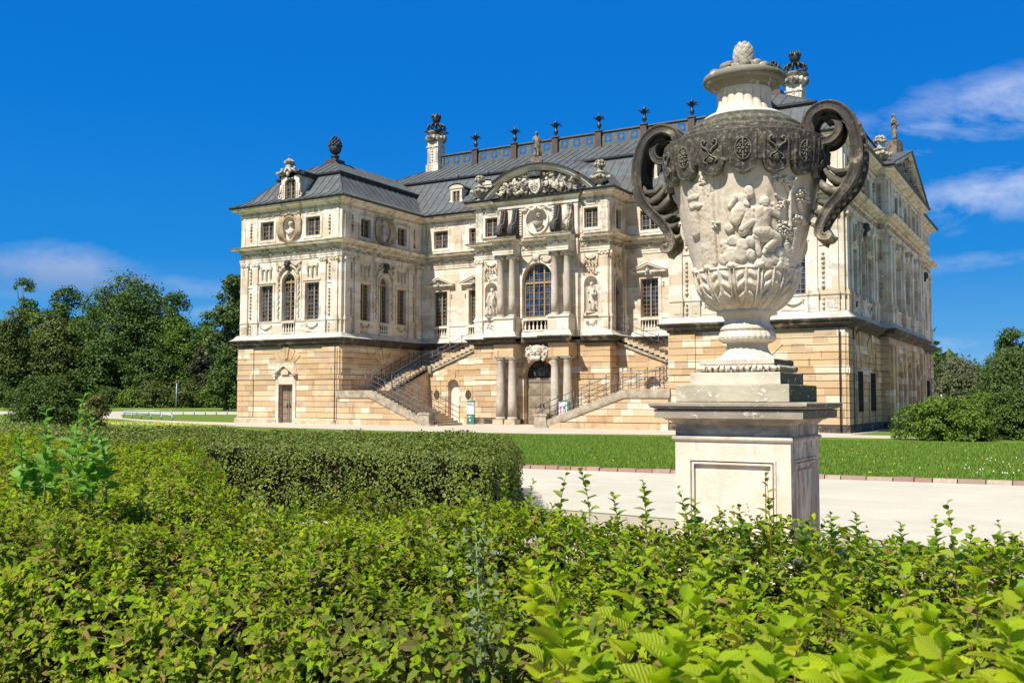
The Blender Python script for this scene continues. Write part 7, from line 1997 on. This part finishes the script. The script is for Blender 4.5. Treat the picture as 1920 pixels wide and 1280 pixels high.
def build_trees():
    def px(u,dist): 
        ax = (u-960)/1838.; return (CAMP[0]+(-.5005+.8657*ax)*dist, CAMP[1]+(.8657+.5005*ax)*dist, 0.)
    def H(v,dist): return 1.753+(750.4-v)/1838.*dist
    def mk(name,label,u,dist,vtop,wpx,mat,sd,n=16000,base_v=765,lob=9,trunk=.4,leaf=.36,droop=0.,group=None,fill=.35,zlow=.12,clump=None,cat='tree'):
        zb = 0.
        if u < 460 and dist > 90: dist *= 1.58 if dist < 116 else 1.5; zb = .85; leaf *= 1.3; base_v = 760
        b = px(u,dist); b = (b[0],b[1],zb); h = H(vtop,dist)-zb; w = wpx/1838.*dist/2; r = random.Random(sd); L = []
        for i in range(lob):
            t = i/max(1,lob-1); z = h*(zlow+ (1-zlow)*(t**.8)*.86); rad = w*(.48+.2*r.random())*(1.15-.5*t); a = i*2.4+r.random(); off = (w-rad*.85)*(1-.75*t**1.6)
            L.append((off*math.cos(a),off*math.sin(a)*.8,z-rad*.2 if i<lob-1 else h-rad*.75,rad,rad*.9,rad*.8))
        return tree(name,label,cat,b,h,L,mat,n=n,leaf=leaf,trunk=trunk,droop=droop,fill=fill,sd=sd,group=group,clump=clump or w*.16+.35)
    g = 'tall trees at the left edge of the lawn'
    mk('oak_tree','broad dark green oak, tallest of the trees left of the palace',235,125,522,250,M['t_dark'],1,34000,lob=15,leaf=.40,group=g)
    mk('oak_tree','dark tree with a rounded crown just right of the tallest oak',318,122,552,110,M['t_dark'],2,15000,lob=9,group=g)
    mk('poplar_tree','thin topped tree with mistletoe balls at the far left skyline',45,150,528,80,M['t_bright'],3,9000,lob=8,leaf=.4,fill=.2,group=g,clump=1.2)
    mk('lime_tree','dark lime tree behind the mistletoe tree',115,145,548,120,M['t_dark'],4,15000,lob=9,leaf=.4,group=g)
    mk('maple_tree','olive brown maple at the left picture edge',15,112,585,120,M['t_olive'],5,16000,lob=9,group=g)
    mk('maple_tree','yellow green maple glowing behind the olive tree',62,125,590,80,M['t_yel'],6,8000,lob=7,group=g)
    mk('chestnut_tree','olive chestnut with hanging branches left of the big oak',110,112,603,120,M['t_olive'],7,18000,lob=10,group=g)
    mk('lime_tree','bright green lime tree between the oak and the palace',340,112,598,120,M['t_bright'],8,18000,lob=10,group=g)
    mk('beech_tree','dark brownish tree in front of the bright lime tree',378,108,655,60,M['t_red'],9,8000,lob=7,group=g)
    mk('chestnut_tree','tall chestnut rising beside the left corner of the palace',440,100,518,110,M['t_blue'],10,20000,lob=11,leaf=.42,group=g)
    mk('yew_tree','dark round yew bush beside the left wall of the palace',425,92,668,75,M['t_dark'],11,12000,lob=8,leaf=.28,group=g)
    mk('lime_tree','shaded dark tree filling the gap under the big oak',190,118,640,130,M['t_dark'],12,16000,lob=9,group=g,zlow=.05)
    mk('lime_tree','shaded dark tree at the far left under the maples',15,118,650,130,M['t_dark'],13,14000,lob=9,group=g,zlow=.05)
    mk('lime_tree','shaded dark tree right under the bright lime tree',290,116,650,120,M['t_dark'],14,14000,lob=9,group=g,zlow=.05)
    mk('lime_tree','mid green tree top showing between the oak and the mistletoe tree',170,140,575,110,M['t_bright'],15,14000,lob=9,leaf=.4,group=g)
    mk('lime_tree','green tree top behind the dip right of the tallest oak',385,150,590,110,M['t_bright'],16,13000,lob=9,leaf=.4,group=g)
    mk('maple_tree','olive tree standing behind the yellow green maple',85,160,580,130,M['t_olive'],17,14000,lob=9,leaf=.42,group=g)
    g = 'rhododendron bushes below the tall trees'
    for i,(u,vt,w,mt,lab) in enumerate(((200,732,70,'t_bush','low dark bush right of the big rounded bush'),(245,735,60,'t_bush2','small light green bush in the row under the oak'),(290,718,75,'t_olive','olive rounded bush left of the lamp post'),(345,716,80,'t_olive','olive rounded bush behind the lamp post'),(395,728,70,'t_bush2','fresh green bush near the palace wall'),(8,728,80,'t_bush','dark bush at the left picture edge'))):
        mk('rhododendron_bush',lab,u,103,vt,w,M[mt],30+i,7000,lob=6,trunk=.08,leaf=.24,zlow=.02,group=g,cat='bush')
    mk('round_bush','large rounded dark green bush at the left of the lawn',88,58,713,160,M['t_bush'],40,26000,lob=9,trunk=.08,leaf=.13,zlow=.02,fill=.2,cat='bush',clump=.4)
    mk('russet_bush','small russet tinged bush at the right side of the rounded bush',180,57,745,58,M['t_russet'],41,9000,lob=6,trunk=.06,leaf=.11,zlow=.02,fill=.2,cat='bush',clump=.3)
    g = 'shrubs at the right of the lawn'
    mk('berry_shrub','light green shrub with russet tips in front of the palace flank',1765,43,750,175,M['t_bush2'],42,30000,lob=10,trunk=.05,leaf=.10,zlow=.02,fill=.2,cat='bush',clump=.3,group=g)
    mk('berry_shrub','dark green shrub at the right picture edge',1905,44,738,170,M['t_bush'],43,30000,lob=10,trunk=.05,leaf=.11,zlow=.02,fill=.2,cat='bush',clump=.32,group=g)
    mk('berry_shrub','mid green shrub between the two right hand shrubs',1840,46,742,140,M['t_bush2'],46,20000,lob=9,trunk=.05,leaf=.11,zlow=.02,fill=.2,cat='bush',clump=.32,group=g)
    mk('berry_shrub','russet topped shrub touching the palace flank',1742,45,765,80,M['t_russet'],44,6000,lob=6,trunk=.05,leaf=.09,zlow=.3,fill=.2,cat='bush',clump=.25,group=g)
    g = 'park trees beyond the right flank'
    mk('willow_tree','olive grey willow with spreading crown right of the palace',1800,120,672,120,M['t_grey'],50,18000,lob=10,leaf=.3,droop=.35,group=g)
    mk('hanging_beech','bluish green weeping beech at the right picture edge',1895,112,650,130,M['t_blue'],51,20000,lob=9,leaf=.34,droop=.7,group=g)
    mk('oak_tree','dark oak top above the weeping tree at the right',1900,150,622,100,M['t_dark'],52,14000,lob=8,leaf=.4,group=g)
    mk('lime_tree','low dark tree directly beside the palace flank',1755,150,668,60,M['t_bush'],53,7000,lob=6,leaf=.35,group=g)
    mk('lime_tree','dark tree behind the willow trunk',1830,140,690,150,M['t_dark'],54,16000,lob=9,leaf=.35,group=g,zlow=.03)
    # far wood closing the horizon
    r = np.random.default_rng(66); n = 60000; a = r.uniform(-2.2,1.9,n); d = r.uniform(230,300,n); az = math.atan2(.8657,-.5005)-a
    hh = 13+3*np.sin(a*23)+2*np.sin(a*51+1)+1.5*np.sin(a*97); z = hh*r.random(n)**.8
    pos = np.column_stack([CAMP[0]+np.cos(az)*d,CAMP[1]+np.sin(az)*d,z]); nrm = rnd_dirs(n,r)+np.array([0,0,.4])-np.column_stack([np.cos(az),np.sin(az),np.zeros(n)])*.4
    tag(leaves('distant_wood',pos,frames(nrm,r.random(n)*6.28),2.2*(.5+r.random(n)),'far',M['t_dark']),kind='stuff')

def small_things():
    def px(u,dist): ax = (u-960)/1838.; return (CAMP[0]+(-.5005+.8657*ax)*dist, CAMP[1]+(.8657+.5005*ax)*dist)
    M['lampgrey'] = mat_plain('lamp_grey',(.30,.36,.40),.5,.3); M['railgrey'] = mat_plain('rail_galvanised',(.26,.33,.38),.45,.4)
    green = mat_plain('sign_green',(.05,.19,.12),.4,var=.05); white = mat_plain('poster_white',(.74,.74,.74),.5,var=.03); blue = mat_plain('poster_blue',(.06,.09,.22),.5,var=.6,scale=14.); red = mat_plain('poster_red',(.6,.1,.13),.5)
    def sign(x,y,label,second=False):
        T = thing('information_sign',label,'sign',(x,y,0),'green information signs beside the portal'); F = Fr(x-.3,y,1,0,0,-1)
        m = MB(); m.fbox(F,0,.60,0,1.68,-.15,0); m.fbox(F,-.03,.63,0,.05,-.2,.05); m.build('panel',green,T)
        m = MB()
        if second: m.fbox(F,-.14,.48,.45,1.6,.003,.03)
        else: m.fbox(F,.03,.64,.72,1.54,.003,.03)
        p = m.build('poster',white,T); m = MB(); r = random.Random(3)
        if second:
            for k in range(9): a = r.uniform(.1,.35); z = r.uniform(.6,1.2); m.fbox(F,a,a+r.uniform(.03,.1),z,z+r.uniform(.06,.2),.031,.033+k*.0004)
            m.build('picture',blue,p); m = MB(); m.fbox(F,-.05,.05,.9,1.3,.031,.034); m.fbox(F,-.02,.04,.7,.85,.031,.034)
        else:
            for k in range(7): a = .06+k*.065; m.fbox(F,a,a+r.uniform(.04,.065),1.3+r.uniform(0,.07),1.49-r.uniform(0,.05),.031,.034)
            m.build('picture',blue,p); m = MB(); m.fbox(F,.53,.61,1.26,1.48,.031,.034)
        m.build('picture',red,p)
        if not second:
            m = MB()
            for k,z in enumerate((.58,.53,.48)): m.fbox(F,.1,.4-.07*k,z,z+.025,.001,.004)
            m.lathe([(.0,0),(.09,0)],(x-.1,y-.006,.3),10) if False else m.fprism(F,[(.27+.07*math.cos(t*PI/5),.3+.07*math.sin(t*PI/5)) for t in range(10)],.001,.005)
            m.build('print',white,p)
        return T
    sign(7.75,4.9,'green sign pillar with white poster left of the entrance columns'); sign(15.1,5.2,'green sign pillar with poster behind the right stair rail',True)
    # plaque on the wall between columns and door
    # lamp post, low rails
    x,y = px(332,158); T = thing('lamp_post','slim grey lamp post standing on the lawn before the bushes','lamp',(x,y,0)); m = MB(); m.tube([(x,y,0),(x,y,4.55)],[.1,.08],8); m.build('post',M['lampgrey'],T)
    m = MB(); m.lathe([(.06,0),(.30,.08),(.24,.14),(.05,.2)],(x,y,4.5),12); m.build('lamp_head',M['rail'],T)
    x,y = px(58,95); T = thing('lamp_post','grey lamp post half hidden behind the big rounded bush','lamp',(x,y,0)); m = MB(); m.tube([(x,y,0),(x,y,3.9)],[.07,.05],8); m.build('post',M['rail'],T)
    m = MB(); m.lathe([(.06,0),(.26,.08),(.28,.14),(.05,.2)],(x,y,3.85),12); m.build('lamp_head',M['rail'],T)
    for k,(a,b,n,hh,lab) in enumerate((((231,783.2),(323,788.5),6,.46,'short low grey pipe rail in front, nearest the round bush'),((234,778.5),(446,777.),11,.5,'long low grey pipe rail running behind towards the palace'))):
        p = Vector((*survey(*a),0)); q = Vector((*survey(*b),0)); T = thing('low_rail',lab,'rail',tuple((p+q)/2),'low pipe rails along the lawn path'); m = MB()
        m.tube([p+Vector((0,0,hh)),q+Vector((0,0,hh))],.05,6)
        bb = m.build('rail_bar',M['railgrey'],T)
        for i in range(n): c = p+(q-p)*(i/(n-1)); m = MB(); m.tube([c,c+Vector((0,0,hh))],.05,6); m.build('post',M['railgrey'],T)
    white_ = mat_plain('white_marble',(.75,.75,.74),.5,var=.05)
    x,y = px(1764,118); 
    T = statue('marble_statue','white marble figure group seen between the shrubs and trees at the right',(x,y,0),1.75,white_,rotz=.5,pose=0,plinth=.7)

def build_world():
    w = bpy.data.worlds.new('World'); S.world = w; w.use_nodes = True; n = NT('w',world=w)
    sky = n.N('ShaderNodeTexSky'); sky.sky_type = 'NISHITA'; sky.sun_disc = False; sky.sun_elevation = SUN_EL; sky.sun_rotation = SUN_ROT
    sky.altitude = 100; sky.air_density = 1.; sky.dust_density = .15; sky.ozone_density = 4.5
    d = n.N('ShaderNodeTexCoord').outputs['Generated']; x,y,z = n.sep(d)
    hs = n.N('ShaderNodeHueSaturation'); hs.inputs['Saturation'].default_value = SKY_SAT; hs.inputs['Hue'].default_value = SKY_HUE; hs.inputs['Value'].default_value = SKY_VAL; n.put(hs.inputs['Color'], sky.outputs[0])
    band = n.ramp(n.rng(z,0.,.5), [(0.,tuple(c/SKY_STR for c in (.15,.34,.56))),(.13,tuple(c/SKY_STR for c in (.055,.24,.51))),(.28,tuple(c/SKY_STR for c in (.006,.165,.475))),(.55,tuple(c/SKY_STR for c in (.0,.125,.45))),(1.,tuple(c/SKY_STR for c in (.0,.10,.40)))])
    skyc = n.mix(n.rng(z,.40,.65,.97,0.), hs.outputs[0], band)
    f = n.math('MAXIMUM', n.math('ADD', n.math('MULTIPLY', x, -.5005), n.math('MULTIPLY', y, .8657)), .05)
    tx = n.math('DIVIDE', n.math('ADD', n.math('MULTIPLY', x, .8657), n.math('MULTIPLY', y, .5005)), f); ty = n.math('DIVIDE', z, f)
    uv = n.comb(tx, ty, 0.)
    big = n.noise(n.vm('MULTIPLY', n.vm('ADD', uv, (0,n_tilt,0)) if False else uv, (1.,2.6,1.)), 5.2, 8, .62, .35)
    fine = n.noise(n.vm('MULTIPLY', uv, (1.,2.,1.)), 15., 6, .6, .2)
    tot = None; sh = None
    # (centre x, centre y, half width, half height, tilt, strength, cumulus)
    for cx,cy,ax,ay,tl,st,cu in ((.50,.30,.17,.036,.22,1.,0),(.44,.285,.09,.02,.1,.6,0),(.50,.215,.14,.030,.25,.95,0),(.49,.143,.10,.012,.1,.5,0),(.45,.05,.05,.014,.0,.8,1),(-.47,.130,.095,.026,-.04,1.15,2),(-.40,.118,.05,.016,-.04,1.0,2),(-.36,.118,.11,.012,-.1,.6,0),(-.30,.088,.05,.010,0,.5,1),(-.53,.06,.05,.012,0,.8,1)):
        u = n.math('SUBTRACT', tx, cx); v = n.math('SUBTRACT', n.math('SUBTRACT', ty, cy), n.math('MULTIPLY', u, tl))
        q = n.math('ADD', n.math('POWER', n.math('ABSOLUTE', n.math('DIVIDE', u, ax)), 2.), n.math('POWER', n.math('ABSOLUTE', n.math('DIVIDE', v, ay)), 2.))
        e = n.math('MULTIPLY', n.math('POWER', 2.718, n.math('MULTIPLY', q, -1.)), st)
        tot = e if tot is None else n.math('MAXIMUM', tot, e)
        if cu == 2:
            q_ = n.math('MULTIPLY', n.math('MINIMUM', n.math('MULTIPLY', e, 2.), 1.), n.rng(v,-.01,.030,1.,.45)); sh = q_ if sh is None else n.math('MAXIMUM', sh, q_)
    k = n.math('ADD', n.math('MULTIPLY', big, .8), n.math('MULTIPLY', fine, .35))
    m = n.rng(n.math('MULTIPLY', tot, n.rng(k,.40,.78)), .10, .75, 0, .80)
    cloud = n.mix(n.math('MULTIPLY', sh, .9), CLOUD, CLOUD_DK)
    col = n.mix(m, skyc, cloud)
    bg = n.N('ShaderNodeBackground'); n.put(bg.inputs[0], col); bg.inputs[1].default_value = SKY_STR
    o = n.N('ShaderNodeOutputWorld'); n.l.new(bg.outputs[0], o.inputs[0])

def main():
    global SUN_EL, SUN_ROT, SKY_SAT, SKY_HUE, SKY_VAL, SKY_STR, CLOUD, CLOUD_DK
    sd = Vector((.15,1.,-1.25)).normalized()            # direction the light travels
    SUN_EL = math.asin(-sd.z); SUN_ROT = math.atan2(-sd.x,-sd.y)
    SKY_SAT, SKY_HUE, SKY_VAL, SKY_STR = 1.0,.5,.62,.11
    CLOUD = (4.4,4.8,6.0); CLOUD_DK = (1.1,1.9,3.6)
    init_mats(); nature_mats()
    M['sandstair'] = mat_sandstone('stair_sandstone', .02); M['apron2'] = mat_crust('grey_coping',(.50,.42,.30),(.16,.13,.10),.45,2.5,soft=.2)
    build_palace(); build_roof()
    staircase(-1,'left outdoor staircase turning along the left wing, iron railings'); staircase(1,'right outdoor staircase partly behind the vase pedestal, iron railings')
    # statues and urns
    statue('niche_statue','draped stone woman standing in the niche left of the tall arched window',(8.27,6.98,7.72),2.15,M['statue'],rotz=.5,pose=1,group='statues in the wall niches')
    statue('niche_statue','draped stone figure leaning in the niche right of the tall arched window',(16.28,6.98,7.72),2.15,M['statue'],rotz=.2,pose=0,group='statues in the wall niches')
    statue('roof_statue','weathered stone figure standing on top of the curved pediment',(BC-.1,6.6,18.42),1.95,M['statuebrown'],rotz=.4,pose=2,plinth=.45)
    statue('roof_statue','brown stone woman on top of the flank gable right of the vase handle',(34.5,17.4,18.7),1.95,M['statuebrown'],rotz=1.2,pose=0,plinth=.95)
    g = 'carved stone urns on the eaves'
    roof_urn((7.35,6.75,16.22),'stone urn with flowers at the left end of the curved pediment',g,scale=1.1)
    roof_urn((17.05,6.75,16.22),'stone urn with flowers at the right end of the curved pediment',g,scale=1.1)
    roof_urn((34.75,10.1,16.3),'stone urn with flowers beside the flank gable',g,scale=1.1)
    build_pedestal(); build_vase(); build_ground(); build_hedges(); build_trees(); small_things(); build_world()
    for o in S.objects:
        if '_local' in o: del o['_local']
    s = bpy.data.lights.new('sun','SUN'); s.energy = 4.8; s.angle = R_(.55); s.color = (1.,.945,.86); so = bpy.data.objects.new('sun',s); COL.objects.link(so)
    so.rotation_euler = (-sd).to_track_quat('Z','Y').to_euler(); so.location = (0,-60,60)
    c = bpy.data.cameras.new('camera'); co = bpy.data.objects.new('camera',c); COL.objects.link(co); S.camera = co
    c.sensor_width = 36.; c.lens = 1838.36/1920*36; c.clip_start = .05; c.clip_end = 4000
    yaw,pitch,roll = R_(30.035),R_(3.389),R_(.085)
    F = Vector((-math.sin(yaw)*math.cos(pitch),math.cos(yaw)*math.cos(pitch),math.sin(pitch))); Rv = Vector((math.cos(yaw),math.sin(yaw),0)); U = Rv.cross(F)
    R2 = Rv*math.cos(roll)+U*math.sin(roll); U2 = -Rv*math.sin(roll)+U*math.cos(roll)
    co.matrix_world = Matrix(((R2.x,U2.x,-F.x,45.12),(R2.y,U2.y,-F.y,-53.843),(R2.z,U2.z,-F.z,1.753),(0,0,0,1)))
    c.dof.use_dof = True; c.dof.focus_distance = 14.; c.dof.aperture_fstop = 13.
    S.render.resolution_x = 1024; S.render.resolution_y = 682; S.render.engine = 'CYCLES'
    v = S.view_settings; v.view_transform = 'Standard'; v.look = 'None'; v.gamma = 1.; v.use_curve_mapping = False; v.exposure = .62
main()
